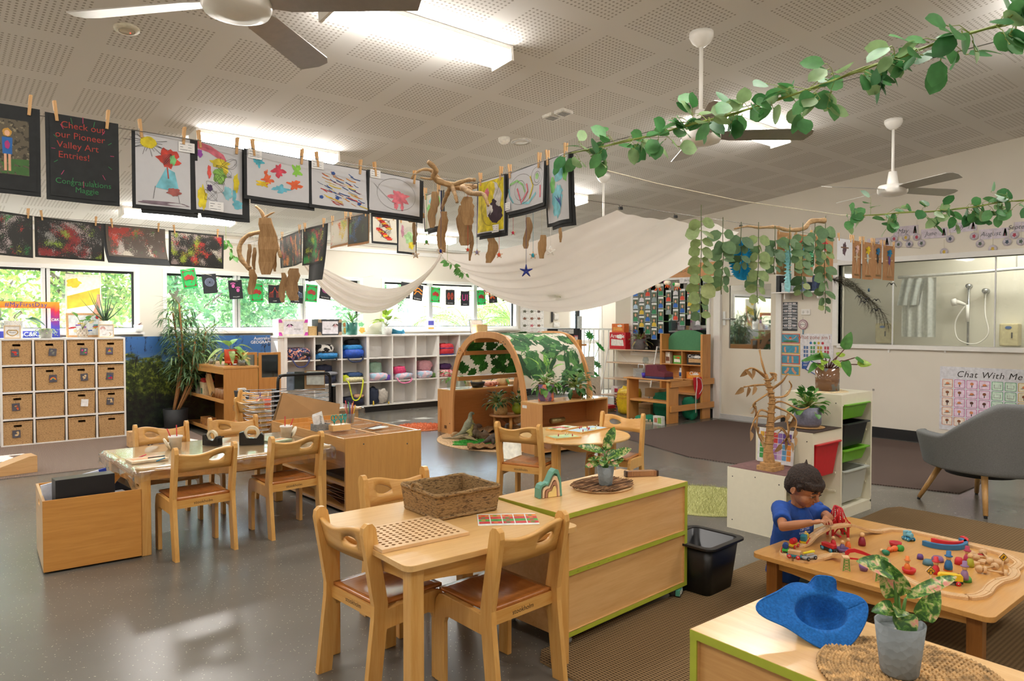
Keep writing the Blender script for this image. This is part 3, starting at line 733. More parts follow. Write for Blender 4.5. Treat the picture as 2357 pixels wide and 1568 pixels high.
cards = {(0,3): ('#c8352c','red and teal blocks'),(1,3): ('#8c877d','grey'),(2,3): ('#c23a7a','green and pink shapes'),(3,3): ('#e0563a','rainbow stacker'),(1,2): ('#e8873a','rainbow arches'),(2,2): ('#d9c7a6','wooden frames'),(3,2): ('#b22b2b','blue, red and green balls'),(0,1): ('#c9603a','loose orange parts'),(2,1): ('#f3f3f0','blank white'),(3,1): ('#c2a172','wooden curves'),(0,0): ('#b99d7c','wooden planks')}
rows = ('bottom','second lowest','second highest','top'); colsn = ('left','second','third','right')
for i in range(4):
 for j in range(4):
  hd = (i,j) not in ((0,2),(1,1),(1,0)); o = BK_[hd] if not used[hd] else dup(BK_[hd]); used[hd] = 1
  cx = 1.335-w/2+(i+.5)*cw; z = j*chh+st/2+.001
  o.location = (cx,9.888,z); o['label'] = 'woven basket, %s row and %s column of the cube shelf' %(rows[j],colsn[i])+('' if hd else ', plain front'); o['group'] = 'woven baskets in the cube shelf'
  if (i,j) in cards:
   col,nm = cards[(i,j)]; m = MB(); dx = -.015 if i in (0,3) else .03
   m.box((0,0,0),(.075,.0015,.085),mat('#f4f4f2') if nm=='blank white' else mat('#5b5a63',.2)); m.tube([(0,-.001,.042),(.002,0,.085)],.0012,4,mat('#4b3c2c'))
   rr = random.Random(i*7+j)
   if nm=='rainbow arches':
    for kk,cc in enumerate(('#d7352b','#ee8a2e','#f0c63c','#3fa45b','#2d6fb7')):
     ro = .032-kk*.005; pts = [(ro*math.cos(PI*q/10),ro*math.sin(PI*q/10)) for q in range(11)]+[((ro-.0042)*math.cos(PI*q/10),(ro-.0042)*math.sin(PI*q/10)) for q in range(10,-1,-1)]
     m.prism(pts,.0006,mat(cc),frame(0,-.0014,-.015))
   elif nm=='rainbow stacker':
    for kk,cc in enumerate(('#8d4bb0','#3f9b4f','#e6c03a','#ef7d2e','#d7352b','#d04a90')): m.prism(rrect(.05-kk*.008,.007,.002,2,0,-.022+kk*.0085),.0006,mat(cc),frame(0,-.0014,0))
   elif nm != 'blank white':
    pal = {'red and teal blocks': ('#d33127','#e2492f','#2f9aa5','#c3262a'),'green and pink shapes': ('#d8338a','#3aa045','#c22a70','#dadada'),'blue, red and green balls': ('#c41f2b','#2b3f96','#2f9e57','#c41f2b'),'grey': ('#8c8c80','#77756a','#9a9788','#6b6a60'),'loose orange parts': ('#d9652c','#b33f2f','#2e3a57','#d9a55c')}.get(nm,('#cfae7d','#d8bd92','#bb966a','#e0c9a0'))
    for kk in range(6): m.prism(ellipse(.007+rr.random()*.007,.006+rr.random()*.006,10,rr.uniform(-.02,.02),rr.uniform(-.025,.022)),.0006+.0002*kk,mat(pal[kk%4]),frame(0,-.0014,0))
   o2 = m.build('picture_card',loc=(cx+dx,9.713-.003,z+.13),rot=(0,R(rr.uniform(-5,5)),0)); tag(o2,'hanging tag picturing %s on a basket in the %s row' %(nm,rows[j]) if nm != 'blank white' else 'blank white tag hanging on a basket in the second lowest row','tag','picture tags on baskets')

# long white bag cubbies
t = thing('bag_cubbies','long white run of open bag cubbies beneath the windows','shelf',(0,0,0))
x0,pit,y0,y1 = 4.045,.433,9.88,10.22; NC = 9; zr = [.10,.468,.835,1.175]
CB = mat('#e9e6e2',.4,vary=.01)
m = MB(); m.bx(x0-.12,x0+NC*pit+.05,y0-.01,BW-.01,1.175,1.2,CB); m.build('top_panel',t)
m = MB(); m.bx(x0-.11,x0-.01,y0+.02,y1,0,1.175,CB); m.build('side_panel',t)
for i in range(NC+1):
 m = MB(); wd = .022 if i%3==0 else .011; m.bx(x0+i*pit-wd,x0+i*pit+wd,y0,y1,.1,1.175,CB); m.build('upright',t)
for j in range(3):
 m = MB(); m.bx(x0,x0+NC*pit,y0+.001,y1,zr[j]-.009,zr[j]+.009,CB); m.build('shelf',t)
m = MB(); m.bx(x0,x0+NC*pit,y1-.01,y1,.1,1.175,CB); m.build('back_panel',t)
m = MB(); m.bx(x0-.1,x0+NC*pit,y0+.03,y1,0,.1,DARK); m.build('plinth',t)

# shop play unit: counter, side rails and pigeon-hole back
HW = wood('#c38441','#d89a55',axis=2,rough=.35); HWX = wood('#c38441','#d89a55',axis=0,rough=.35); HWY = wood('#c38441','#d89a55',axis=1,rough=.35)
t = thing('play_shop','wooden play shop with counter and green arched board','play shop',(0,0,0))
def pt(nm,x0,x1,ya,yb,z0,z1,m0,lab=None): m = MB(); m.bx(x0,x1,ya,yb,z0,z1,m0); return m.build(nm,t,bevel=.004,label=lab)
pt('counter_top',7.86,8.14,6.08,6.92,.585,.605,HWY)
for ya,yb in ((6.83,6.87),(6.12,6.16)): pt('leg',7.88,8.1,ya,yb,0,.585,HW)
pt('shelf',7.9,8.08,6.16,6.83,.27,.30,HWY)
for z in (.5,.16): pt('side_rail',7.9,8.9,6.09,6.115,z,z+.085,HWX)
for ya in (6.13,6.86): pt('post',8.66,8.86,ya,ya+.035,0,1.22,HW)
for z in (.33,.55,.76,.965): pt('back_shelf',8.66,8.86,6.165,6.86,z,z+.015,HWY)
pt('divider',8.67,8.86,6.49,6.505,.56,.965,HW)
pt('back_panel',8.85,8.86,6.165,6.86,.33,.965,HWY)
m = MB(); n = 24; pts = [(.35*math.cos(PI*i/n),.14+.16*math.sin(PI*i/n)) for i in range(n+1)]; pts = [(.347,0)]+pts+[(-.347,0)]
m.prism(pts,.01,mat('#4f8a62',.8,vary=.03),frame(8.83,6.512,.98,0,'-X')); m.build('chalk_board',t,label='green arched board')

# wooden tunnel: hoops, bars, cloth canopies, two low cabinets
HP = wood('#c98d55','#d9a067',axis=2,rough=.4,scale=.8); HPX = wood('#c07f3e','#cf9150',axis=0,rough=.4)
t = thing('play_tunnel','arched wooden play tunnel with leaf-print canopy between two cabinets','play structure',(0,0,0))
ya,yb,zt = 5.86,7.27,1.245; yc = (ya+yb)/2
def hoop_pts(k):      # k 0..1 from the far foot over the top to the near foot
 a = PI*k; c,s = math.cos(a),math.sin(a); return (yc+(yb-ya)/2*math.copysign(abs(c)**.72,c),zt*s**.78)
for x in (5.08,6.1):
 for seg,(k0,k1) in enumerate(((0,.30),(.28,.64),(.62,1))):
  N = 16; outer = []; inner = []
  for i in range(N+1):
   k = k0+(k1-k0)*i/N; y,z = hoop_pts(k); y2,z2 = hoop_pts(min(1,k+.002)); y1_,z1_ = hoop_pts(max(0,k-.002)); tx,tz = y2-y1_,z2-z1_; l = math.hypot(tx,tz) or 1; nx,nz = -tz/l,tx/l
   wd = .042+.014*math.exp(-((i if i<N/2 else N-i)/2.2)**2); z = max(z,.0)
   outer.append((y-nx*wd,max(0,z-nz*wd))); inner.append((y+nx*wd*.8,max(0,z+nz*wd*.8)))
  m = MB(); m.prism(outer+inner[::-1],.026,HP,T(x+(.014 if seg==1 else 0),0,0) @ RZ(90) @ RX(90))
  for k in (k0+.02,k1-.02): y,z = hoop_pts(k); m.cyl((x-.03,y,z),(x-.026,y,z),.008,mat('#5c4a3a'),8)
  m.build('hoop',t,bevel=.003)
for k in (.17,.30,.42,.58,.70,.83):
 y,z = hoop_pts(k); y += (yc-y)*.075; z -= .035; m = MB(); m.box((5.59,y,z),(1.0,.03,.05),HPX); m.build('cross_bar',t,bevel=.004)
CREAM = mat('#e9e3d2',.8,vary=.02,trans=.25)
def canopy(k0,k1,seed,style):
 m = MB(); N = 26
 def surf(u,v):
  k = k0+(k1-k0)*v; y,z = hoop_pts(k); sag = .018*math.sin(PI*((v*3)%1))+.004*math.sin(u*9+v*5)
  return Vector((5.09+1.0*u,y-.0+(yc-y)*sag*1.2,z+.032-sag))
 m.grid(lambda u,v: surf(u,v),20,N,CREAM); rr = random.Random(seed)
 gs = [mat('#2f5a34',.8),mat('#3f7040',.8),mat('#264a2d',.8),mat('#5a8a4c',.8)] if style else [mat('#2f7a2e',.8),mat('#3d9138',.8),mat('#246627',.8)]
 side = 1
 for q in range(120 if style else 90):
  u0,v0,an,L,W = rr.uniform(.03,.97),rr.uniform(.02,.98),rr.uniform(0,2*PI),rr.uniform(.1,.2) if style else rr.uniform(.08,.12),rr.uniform(.03,.055) if style else rr.uniform(.07,.1)
  arc = abs(k1-k0)*2.9; pts = []
  n = 18
  for i in range(n):
   a = 2*PI*i/n; r = 1+(.22*math.sin(a*5+q) if style else .38*abs(math.sin(a*4.5))) ; x,y = L*math.cos(a)*r*(.6 if not style else .8),W*math.sin(a)*r*(.6 if not style else 1)
   uu = u0+(x*math.cos(an)-y*math.sin(an))/1.04; vv = v0+(x*math.sin(an)+y*math.cos(an))/arc
   pts.append((min(1,max(0,uu)),min(1,max(0,vv))))
  for off in ((.0015+.0002*(q%9),) if style else (.0015+.0002*(q%9),-.0015-.0002*(q%9))):
   vs = []
   for (a,c) in [(min(1,max(0,u0)),min(1,max(0,v0)))]+pts:
    p = surf(a,c); nr = Vector((0,p.y-yc,p.z-.5)).normalized(); vs.append(p+nr*off)
   m.add(vs,[(0,i+1,(i+1)%n+1) for i in range(n)],gs[q%len(gs)],None,True)
 return m
canopy(.43,.86,3,1).build('canopy',t,label='cream canopy printed with large dark green leaves')
canopy(.16,.47,8,0).build('canopy',t,label='cream back panel printed with bright green monstera leaves')
def lowcab(x0,x1,ya,yb,h,label,front):
 t = thing('low_cabinet',label,'cabinet',((x0+x1)/2,(ya+yb)/2,0)); w,d = x1-x0,yb-ya
 m = MB(); m.bx(-w/2,w/2,-d/2,d/2,h-.018,h,wood('#cf9c5e','#dcae70',axis=0,rough=.22)); m.build('top_panel',t,bevel=.002)
 for s in (-1,1): m = MB(); m.bx(s*w/2,s*(w/2-.016),-d/2,d/2,0,h-.018,wood('#c68b50','#d49c60',axis=2,rough=.4)); m.build('side_panel',t)
 yy = d/2-.012 if front else -d/2
 m = MB(); m.bx(-w/2+.016,w/2-.016,yy,yy+.012,.0,h-.018,wood('#a5642c','#b0703a',axis=0,rough=.5)); m.build('back_panel',t)
 if front:
  for z in (.03,.25): m = MB(); m.bx(-w/2+.016,w/2-.016,-d/2+.005,d/2-.012,z,z+.016,wood('#c68b50','#d49c60',axis=0,rough=.35)); m.build('shelf',t)
 m = MB(); m.prism([(-.02,0),(.03,0),(.03,.27),(.015,.3),(-.005,.3),(-.02,.27)],.02,HP,frame(-w/2-.012,d/2-.05 if not front else -d/2+.05,.02,0,'-X')); m.build('foot_plate',t,bevel=.004)
 m = MB(); m.bx(-w/2-.003,-w/2-.001,d/2-.1 if front else -.05,d/2-.03 if front else .0,h-.07 if front else .06,h-.04 if front else .1,mat('#eeece6') if front else mat('#5d3c20')); m.build('name_plate',t)
 return t
lowcab(5.1,6.15,7.30,7.60,.55,'low brown-backed cabinet along the far side of the play tunnel',False)
lowcab(4.98,5.99,5.50,5.83,.55,'low open cabinet along the near side of the play tunnel',True)

# stepped white drawer shelf
LM = mat('#e6e1cb',.35,vary=.01)
t = thing('stepped_shelf','cream stair-stepped storage shelf with coloured bins behind the child','shelf',(0,0,0))
xs = [4.235,4.585,4.985,5.47]; hs = [.415,.655,.885]; ys0,ys1 = 2.37,2.79
for i in range(3):
 a,c,h = xs[i],xs[i+1],hs[i]
 m = MB(); m.bx(a,a+.02,ys0,ys1,0,h-.018,LM)
 for yy,zz in ((ys0+.04,.06),(ys0+.04,h-.06),(ys1-.04,.06),(ys1-.04,h-.06),(2.58,h-.04)): m.cyl((a-.001,yy,zz),(a+.001,yy,zz),.004,DARK,8)
 m.build('side_panel',t)
 m = MB(); m.bx(a,c,ys0,ys1,h-.018,h,LM); m.build('top_panel',t)
 m = MB(); m.bx(a+.02,c,ys0+.001,ys0+.02,h-.08,h-.018,LM); m.build('front_rail',t)
 m = MB(); m.bx(a+.02,c,ys0+.001,ys0+.02,0,.06,LM); m.build('plinth',t); m = MB(); m.bx(a+.02,c,ys0,ys1,.06,.075,LM); m.build('bottom_shelf',t)
 m = MB(); m.bx(a+.02,c,ys1-.012,ys1-.002,0,h-.018,LM); m.build('back_panel',t)
 for z in [.2+.13*k for k in range(int((h-.25)/.13))]:
  for xx in (a+.02,c-.022 if i<2 else c-.034): m = MB(); m.bx(xx,xx+.014,ys0+.03,ys1-.05,z,z+.012,LM); m.build('drawer_runner',t)
m = MB(); m.bx(xs[3]-.02,xs[3],ys0,ys1,0,hs[2]-.018,LM); m.build('side_panel',t)
def bin_(x,z,w,h,col,label,d=.38,clearm=None):
 t = thing('storage_bin',label,'bin',(x,ys0+.17,z),0,'bins in the stepped shelf'); m0 = clearm or mat(col,.35,vary=.02)
 a,c = w/2-.02,d/2-.02
 m = MB(); V = [(sx*(a-(0 if zz else .025)),sy*(c-(0 if zz else .03)),zz*h) for zz in (0,1) for sx,sy in ((-1,-1),(1,-1),(1,1),(-1,1))]
 V += [(p[0]*.94,p[1]*.95,p[2]+(.004 if p[2]==0 else 0)) for p in V]
 m.add(V,[(3,2,1,0),(0,1,5,4),(1,2,6,5),(2,3,7,6),(3,0,4,7),(8,9,10,11),(9,8,12,13),(10,9,13,14),(11,10,14,15),(8,11,15,12)],m0); m.build('bin_body',t,bevel=.006)
 m = MB(); m.prism(rrect(w,d,.03),.008,m0,T(0,0,h),holes=[rrect(w-.06,d-.06,.02)[::-1]]); m.build('rim',t,bevel=.002); return t
bin_(4.80,.335,.36,.235,'#c8202b','deep red bin pulled forward in the middle step')
bin_(5.22,.70,.40,.11,'#6fb52a','shallow green bin at the top of the tallest step')
bin_(5.22,.50,.40,.17,'#232528','black bin between the two green bins')
bin_(5.22,.39,.40,.095,'#6fb52a','shallow green bin below the black bin')
bin_(5.22,.10,.40,.235,'#c9ccc6','frosted clear bin at the bottom of the tallest step',clearm=glass('#dfe2dc',.45,.3,'frost'))

# low train table
t = table('train_table','low square wooden play table carrying the toy railway',3.54,1.375,0,.985,1.0,.30,th=.022,leg=.055,inset=.05,rail=.05,tm=wood('#c08c48','#cd9a58',axis=0,rough=.3),lm=wood('#7b4c20','#94602c',axis=2,rough=.3),arc=.035)
# armchair
t = thing('armchair','grey fabric tub armchair on round wooden legs at right','armchair',(6.22,1.88,0),R(-24))
GF = mat('#77797a',.95,vary=.12,nscale=260,bump=.2)
def shell(u,v):     # u round from the far arm tip through the back to the near arm tip, v up
 a = (u-.5)*R(300); r = .33+.04*v; k = abs(u-.5)*2
 topz = .82-.27*min(1,max(0,(k-.24)/.34))**1.1+.02*k; topz -= .05*max(0,k-.8)*5*.4
 if k>.45: r += .05*(k-.45)
 x = r*math.sin(a)*1.02*(1+.06*v); y = -r*math.cos(a)*(1+.14*v*(1-k)); z = .27+(topz-.27)*v+.05*(1-v)*k
 return (-x*.98,y,z)
m = MB(); m.grid(shell,48,12,GF); m.build('shell',t,solid=.07,bevel=0,sub=1)
m = MB(); m.prism(rrect(.52,.54,.2,8),.13,GF,T(0,.03,.36)); m.build('seat_cushion',t,bevel=.03)
m = MB(); m.lathe([(0,.24),(.24,.245),(.25,.29),(0,.29)],DARK); m.build('base_cover',t)
for sx in (-1,1):
 for sy in (-1,1):
  m = MB(); m.tube([(sx*.19,sy*.19,.28),(sx*.29,sy*.29,.015)],[.023,.016],14,wood('#b98a4e','#cc9f62',axis=2)); m.cyl((sx*.289,sy*.289,.015),(sx*.292,sy*.292,0),.012,DARK); m.build('leg',t)
# rugs and mats
def flat(nm,label,cat,pts,th,m0,z=0,bevel=0):
 m = MB(); m.prism(pts,th,m0,T(0,0,z+th/2)); o = m.build(nm,bevel=bevel); return tag(o,label,cat)
RB = mat('#2a2624',.9)
flat('rug','large taupe carpet mat in front of the door and shower window','rug',[(6.12,4.5),(6.60,5.95),(8.78,5.95),(8.85,4.2),(8.8,2.35),(6.92,2.12),(6.5,2.12),(6.28,2.8)],.008,rug_mat('#4e403b','#6f6059',26,.3))
flat('rug','taupe carpet under the cube shelf at far left','rug',[(-2.2,7.74),(2.62,7.76),(2.7,10.2),(-2.2,10.2)],.006,rug_mat('#7b6a60','#96867b',34,.1))
flat('rug','brown ribbed carpet beneath the train table in the foreground','rug',[(1.95,2.16),(2.02,2.23),(5.55,2.30),(5.68,2.25),(5.74,-.6),(1.95,-.6)],.008,rug_mat('#3a2c1e','#8a7252',22,0,zig=.45))
SHAG = mat('#b5b67a',.95,vary=.2,nscale=140)
m = MB(); m.lathe([(0,.012),(.46,.012),(.475,.006),(.475,0),(0,0)][::-1],SHAG,n=48)
rr = random.Random(5)
for i in range(5200):
 a = rr.uniform(0,2*PI); r = .47*math.sqrt(rr.random()); x,y = r*math.cos(a),r*math.sin(a); dx,dy = rr.uniform(-.014,.014),rr.uniform(-.014,.014)
 m.add([(x-.002,y,.008),(x+.002,y,.008),(x+dx,y+dy,.03+rr.uniform(0,.01))],[(0,1,2)],SHAG)
o = m.build('shag_rug',loc=(4.72,3.32,0)); tag(o,'round pale green shaggy rug beside the cream stepped shelf','rug')
OR = mat('#d98258',.95,vary=.15,nscale=120)
m = MB(); m.lathe([(0,0),(.33,0),(.33,.008),(.3,.016),(0,.018)],OR,n=40)
for i in range(1500):
 a = rr.uniform(0,2*PI); r = .32*math.sqrt(rr.random()); x,y = r*math.cos(a),r*math.sin(a); m.add([(x-.004,y,.014),(x+.004,y,.014),(x+rr.uniform(-.02,.02),y+rr.uniform(-.02,.02),.034)],[(0,1,2)],OR)
o = m.build('shag_rug',loc=(5.12,8.02,0)); tag(o,'small round orange fluffy rug left of the play tunnel','rug')
JU = weave('#a58258','#d4b186',120,300)
m = MB(); m.lathe([(0,0),(.93,0)]+[(.93-.0-i*.02,.006+.006*(i%2)) for i in range(30)]+[(0,.012)],JU,n=64); o = m.build('jute_mat',loc=(5.5,6.55,0)); tag(o,'large round jute mat under the dinosaur scene','mat')
# ================================================================ hanging wires, pictures, mobiles
WIRE = mat('#6b6760',.4,.3); CORD = mat('#d8cfb8',.8)
WZ = 2.155
def wire(pts,label,r=.0016,m0=None,nm='wire',cat='wire'):
 m = MB(); m.tube(pts,r,5,m0 or WIRE); return tag(m.build(nm),label,cat)
wire([(-2.55,3.12,WZ),(2.3,3.15,WZ),(5.6,3.13,WZ+.01),(7.6,3.1,WZ),(8.93,3.35,2.25)],'thin taut wire carrying the front row of drawings across the room')
wire([(-2.55,6.0,WZ),(2.47,6.22,WZ),(4.35,6.27,WZ),(8.9,6.3,WZ)],'thin taut wire carrying the black paintings further back')
wire([(2.25,-3.05,WZ),(2.25,2.3,WZ),(2.36,3.3,WZ-.01),(2.46,6.2,WZ),(2.46,10.2,WZ)],'thin wire running away from the camera under the leafy garland')
p = G(1400,392,WZ); q = PX(2100,502,6.2)
wire([G(1378,388,WZ),D(1510,422,3.9),D(1700,462,4.6),D(1935,495,5.6),D(2060,500,6)],'pale knotted cord stretching right from the end of the leafy garland',.003,CORD,'cord','cord')
def blob(m,cx,cy,rx,ry,mt,off=.001,irr=.25,seed=1,n=22,lobes=5):
 rr = random.Random(seed); ph = [rr.uniform(0,6.28) for _ in range(4)]
 vs = [(cx,cy,off)]
 for i in range(n):
  a = 2*PI*i/n; r = 1+irr*(.5*math.sin(lobes*a+ph[0])+.35*math.sin((lobes+2)*a+ph[1])+.3*math.sin((lobes*2+1)*a+ph[2])); vs.append((cx+rx*r*math.cos(a),cy+ry*r*math.sin(a),off))
 m.add(vs,[(0,i+1,(i+1)%n+1) for i in range(n)],mt)
def stroke(m,pts,wd,mt,off=.0016):
 vs = []
 for i,p in enumerate(pts):
  a,b = pts[max(0,i-1)],pts[min(len(pts)-1,i+1)]; dx,dy = b[0]-a[0],b[1]-a[1]; l = math.hypot(dx,dy) or 1; nx,ny = -dy/l*wd/2,dx/l*wd/2
  vs += [(p[0]+nx,p[1]+ny,off),(p[0]-nx,p[1]-ny,off)]
 m.add(vs,[(2*i,2*i+1,2*i+3,2*i+2) for i in range(len(pts)-1)],mt)
def quad(m,P_,mt,off=.001,n=6):
 a,b,c,d = P_; m.grid(lambda u,v: tuple((a[k]*(1-u)+b[k]*u)*(1-v)+(d[k]*(1-u)+c[k]*u)*v for k in (0,1))+(off,),n,n,mt)
def scrib(m,cx,cy,rx,ry,mt,seed,wd=.0009,n=40,loops=3,off=.002):
 rr = random.Random(seed); a,b,c = rr.uniform(1.7,3),rr.uniform(0,6),rr.uniform(.6,1)
 stroke(m,[(cx+rx*math.sin(loops*6.28*i/n+b)*c,cy+ry*math.cos(loops*a*2.9*i/n)) for i in range(n+1)],wd,mt,off)
PAP = mat('#dcdde2',.6,vary=.01,trans=.15); CRM = mat('#ddd7c6',.6,vary=.02,trans=.15); KC = mat('#26292b',.75,vary=.1); PEN = mat('#23222c',.6); LIGHTSLIP = mat('#f2f2f2',.5,vary=.01)
BR = mat('#b5865c',.8,vary=.06,nscale=14)
A_ = lambda c: mat(c,.6,vary=.18,nscale=26,trans=.1)
def art_sun(m,w,h):
 Y_ = A_('#ecd42a'); blob(m,-w*.27,-h*.13,w*.15,h*.08,Y_,seed=3,irr=.08)
 for i in range(22):
  a = 2*PI*i/22; stroke(m,[(-w*.27+w*.14*math.cos(a),-h*.13+h*.075*math.sin(a)),(-w*.27+w*(.25+.1*(i%3))*math.cos(a),-h*.13+h*(.13+.06*(i%2))*math.sin(a))],.0014,PEN) if not (a<2.2 and math.sin(a)>.5) else None
 blob(m,w*.1,-h*.31,w*.2,h*.13,A_('#d24636'),seed=5,irr=.3); blob(m,w*.07,-h*.33,w*.1,h*.08,A_('#b0443c'),.0014,seed=7); blob(m,w*.17,-h*.33,w*.06,h*.07,A_('#7cc47c'),.0016,seed=8)
 quad(m,[(w*.04,-h*.45,.001),(-w*.16,-h*.74,.001),(w*.28,-h*.78,.001),(w*.2,-h*.5,.001)],A_('#7cc6d6'))
 stroke(m,[(w*.06,-h*.44),(w*.08,-h*.6)],.005,A_('#a8463e'),.0018); blob(m,w*.18,-h*.78,w*.13,h*.055,A_('#b0605a'),.0018,seed=9)
 scrib(m,w*.07,-h*.33,w*.1,h*.08,PEN,4); stroke(m,[(-w*.16,-h*.72),(-w*.2,-h*.9)],.0014,PEN); stroke(m,[(w*.25,-h*.8),(w*.28,-h*.93)],.0014,PEN)
 blob(m,0,-h*.955,w*.46,h*.028,A_('#8d7c88'),seed=11,irr=.1,n=30)
def art_abs(m,w,h):
 stroke(m,[(-w*.48,-h*.04),(-w*.2,-h*.08),(w*.05,-h*.17),(w*.1,-h*.24)],.03,A_('#dd7486'),.001)
 for c,x,y,rx,ry,s in (('#ecd42a',-.38,-.82,.09,.17,1),('#e8d23a',.02,-.27,.2,.07,2),('#e8d23a',.12,-.36,.07,.09,3),('#8fc457',.0,-.46,.14,.12,4),('#8cc7d3',.18,-.7,.1,.1,5),('#6fc0d2',.4,-.86,.1,.07,6),('#6fc0d2',.33,-.72,.04,.12,7),('#ecd42a',.37,-.53,.06,.14,8),('#9a4bb0',-.4,-.17,.05,.06,9),('#ef5b50',-.22,-.42,.04,.1,10),('#43285e',-.22,-.66,.06,.05,12)): blob(m,w*x,h*y,w*rx,h*ry,A_(c),.0011+s*.00005,seed=s)
 for s in range(5): scrib(m,w*(.2-.1*s),-h*(.25+.13*s),w*.2,h*.08,PEN,s+20,loops=2+s%3)
def art_splat(m,w,h):
 for i,(c,x,y,rx,ry) in enumerate((('#4fb6cc',-.32,-.22,.07,.1),('#e0485e',.0,-.36,.09,.13),('#8fd04c',.3,-.28,.07,.13),('#f0c928',-.26,-.7,.09,.06),('#ef6a3c',-.17,-.6,.08,.09),('#69bcd4',.04,-.76,.12,.08),('#ee6838',.27,-.62,.1,.1),('#ef6a3c',-.2,-.47,.03,.09))): blob(m,w*x,h*y,w*rx,h*ry,A_(c),seed=i+3,irr=.55,n=34,lobes=4)
def art_streak(m,w,h):
 rr = random.Random(5)
 for i in range(60):
  c = rr.choice(('#a9282c','#c83a30','#e8b92e','#d98a2c','#2d5591','#27457c','#e8c93a','#b5352f')); x,y = rr.uniform(-.38,.3),-rr.uniform(.14,.9); x += (-.02 if abs(y+.5)<.25 else .05)
  L = rr.uniform(.06,.22); stroke(m,[(w*x,h*y),(w*(x+L/2),h*(y-.03-rr.uniform(0,.02))),(w*(x+L),h*(y-.06))],rr.uniform(.0015,.0045),A_(c),.001+i*.00001)
 for x,y in ((-.33,-.8),(.34,-.86),(-.05,-.78),(-.12,-.2)): blob(m,w*x,h*y,w*.035,h*.04,A_('#27509a'),.0018,seed=4)
def art_pink(m,w,h):
 stroke(m,[(w*(.02+.38*math.cos(2*PI*i/30)),h*(-.5+.42*math.sin(2*PI*i/30))) for i in range(31)],.0012,PEN); stroke(m,[(-w*.42,-h*.3),(-w*.1,-h*.7),(0,-h*.75)],.0012,PEN)
 blob(m,w*.06,-h*.58,w*.18,h*.17,A_('#ea7e8e'),seed=6,irr=.4,n=30); blob(m,0,-h*.8,w*.04,h*.1,A_('#ea7e8e'),.0012,seed=8); blob(m,w*.12,-h*.8,w*.03,h*.12,A_('#ea7e8e'),.0013,seed=9)
def art_yellow(m,w,h):
 quad(m,[(-w*.48,-h*.03,.0008),(w*.48,-h*.03,.0008),(w*.48,-h*.98,.0008),(-w*.48,-h*.98,.0008)],A_('#dfce22')); blob(m,w*.12,-h*.42,w*.3,h*.34,A_('#d8d6d2'),.001,seed=2,irr=.15)
 blob(m,w*.0,-h*.28,w*.28,h*.2,A_('#e2cf24'),.0011,seed=3,irr=.2); blob(m,-w*.14,-h*.26,w*.08,h*.1,A_('#e0788a'),.0012,seed=4); blob(m,w*.2,-h*.68,w*.24,h*.16,A_('#3a2534'),.0014,seed=5,irr=.12); blob(m,w*.12,-h*.48,w*.1,h*.09,A_('#3a2534'),.0014,seed=6,irr=.4)
 stroke(m,[(w*(.02+.36*math.cos(2*PI*i/30)),h*(-.46+.42*math.sin(2*PI*i/30))) for i in range(31)],.0014,PEN,.002); stroke(m,[(w*.1,-h*.45),(w*.36,-h*.12)],.002,PEN,.002)
def art_loops(m,w,h):
 for c,P_ in (('#9dd68c',((-.4,-.3),(-.2,-.25),(-.05,-.4),(.0,-.6))),('#86cbd8',((-.42,-.4),(-.4,-.6),(-.3,-.8))),('#df6d7e',((-.2,-.45),(-.1,-.85),(.08,-.6),(.05,-.4))),('#ecd038',((.15,-.25),(.22,-.5),(.12,-.8))),('#86cbd8',((-.1,-.85),(.1,-.9),(.3,-.7))),('#df6d7e',((.42,-.55),(.42,-.85)))): stroke(m,[(w*a,h*b) for a,b in P_],.012,A_(c),.001)
 for cx,cy,rx,ry in ((-.1,-.5,.32,.38),(-.12,-.52,.14,.25),(.33,-.3,.15,.22),(.34,-.33,.08,.14)): stroke(m,[(w*(cx+rx*math.cos(.3+6.2*i/24)),h*(cy+ry*math.sin(.3+6.2*i/24))) for i in range(25)],.0016,PEN,.0018)
 blob(m,w*.33,-h*.3,w*.04,h*.08,A_('#a4d88a'),.0012,seed=3)
def art_blue(m,w,h):
 for i,(c,x,y,rx,ry) in enumerate((('#7fcbd8',.1,-.22,.26,.17),('#7fcbd8',.0,-.7,.26,.24),('#84cf74',-.2,-.42,.12,.13),('#84cf74',.38,-.27,.1,.14),('#7fcbd8',.1,-.55,.18,.1))): blob(m,w*x,h*y,w*rx,h*ry,A_(c),.001+.0001*i,seed=i,irr=.2)
 for i in range(7): stroke(m,[(-w*.1+i*w*.05,-h*(.6+.03*(i%3))),(w*.1+i*w*.02,-h*(.68+.02*i))],.003,A_('#2c4d9c'),.0018)
def art_fire(m,w,h):
 for i in range(16): blob(m,w*(-.25+.06*(i%8)),-h*(.12+.05*i),w*.12,h*.05,A_(('#d93a24','#e8b32c','#c8281f')[i%3]),.001+i*.00005,seed=i,irr=.4)
 for s in range(3): scrib(m,0,-h*(.3+.2*s),w*.28,h*.15,PEN,s,.0016)
def art_hedge(m,w,h):
 blob(m,w*.1,-h*.55,w*.28,h*.2,A_('#a5cf93'),seed=2); blob(m,w*.2,-h*.78,w*.18,h*.12,A_('#e6d23c'),.0012,seed=4)
 for i in range(16): a = i/15*PI; stroke(m,[(w*.1+w*.28*math.cos(a),-h*.5+h*.18*math.sin(a)),(w*.1+w*.4*math.cos(a),-h*.48+h*.3*math.sin(a))],.0014,PEN)
 blob(m,-w*.3,-h*.35,w*.08,h*.2,A_('#c48a9a'),.0012,seed=5)
def art_paint(cols,dens,area=None,seed=1,sz=1):
 base = '#55493f' if area else ('#e0dac8' if seed==19 else '#4c4d44' if seed==21 else '#262724')
 return lambda m,w,h: m.grid(lambda u,v: (-w*.46+w*.92*u,-h*.05-h*.9*v,.0008),10,10,sponge(base,cols,seed))
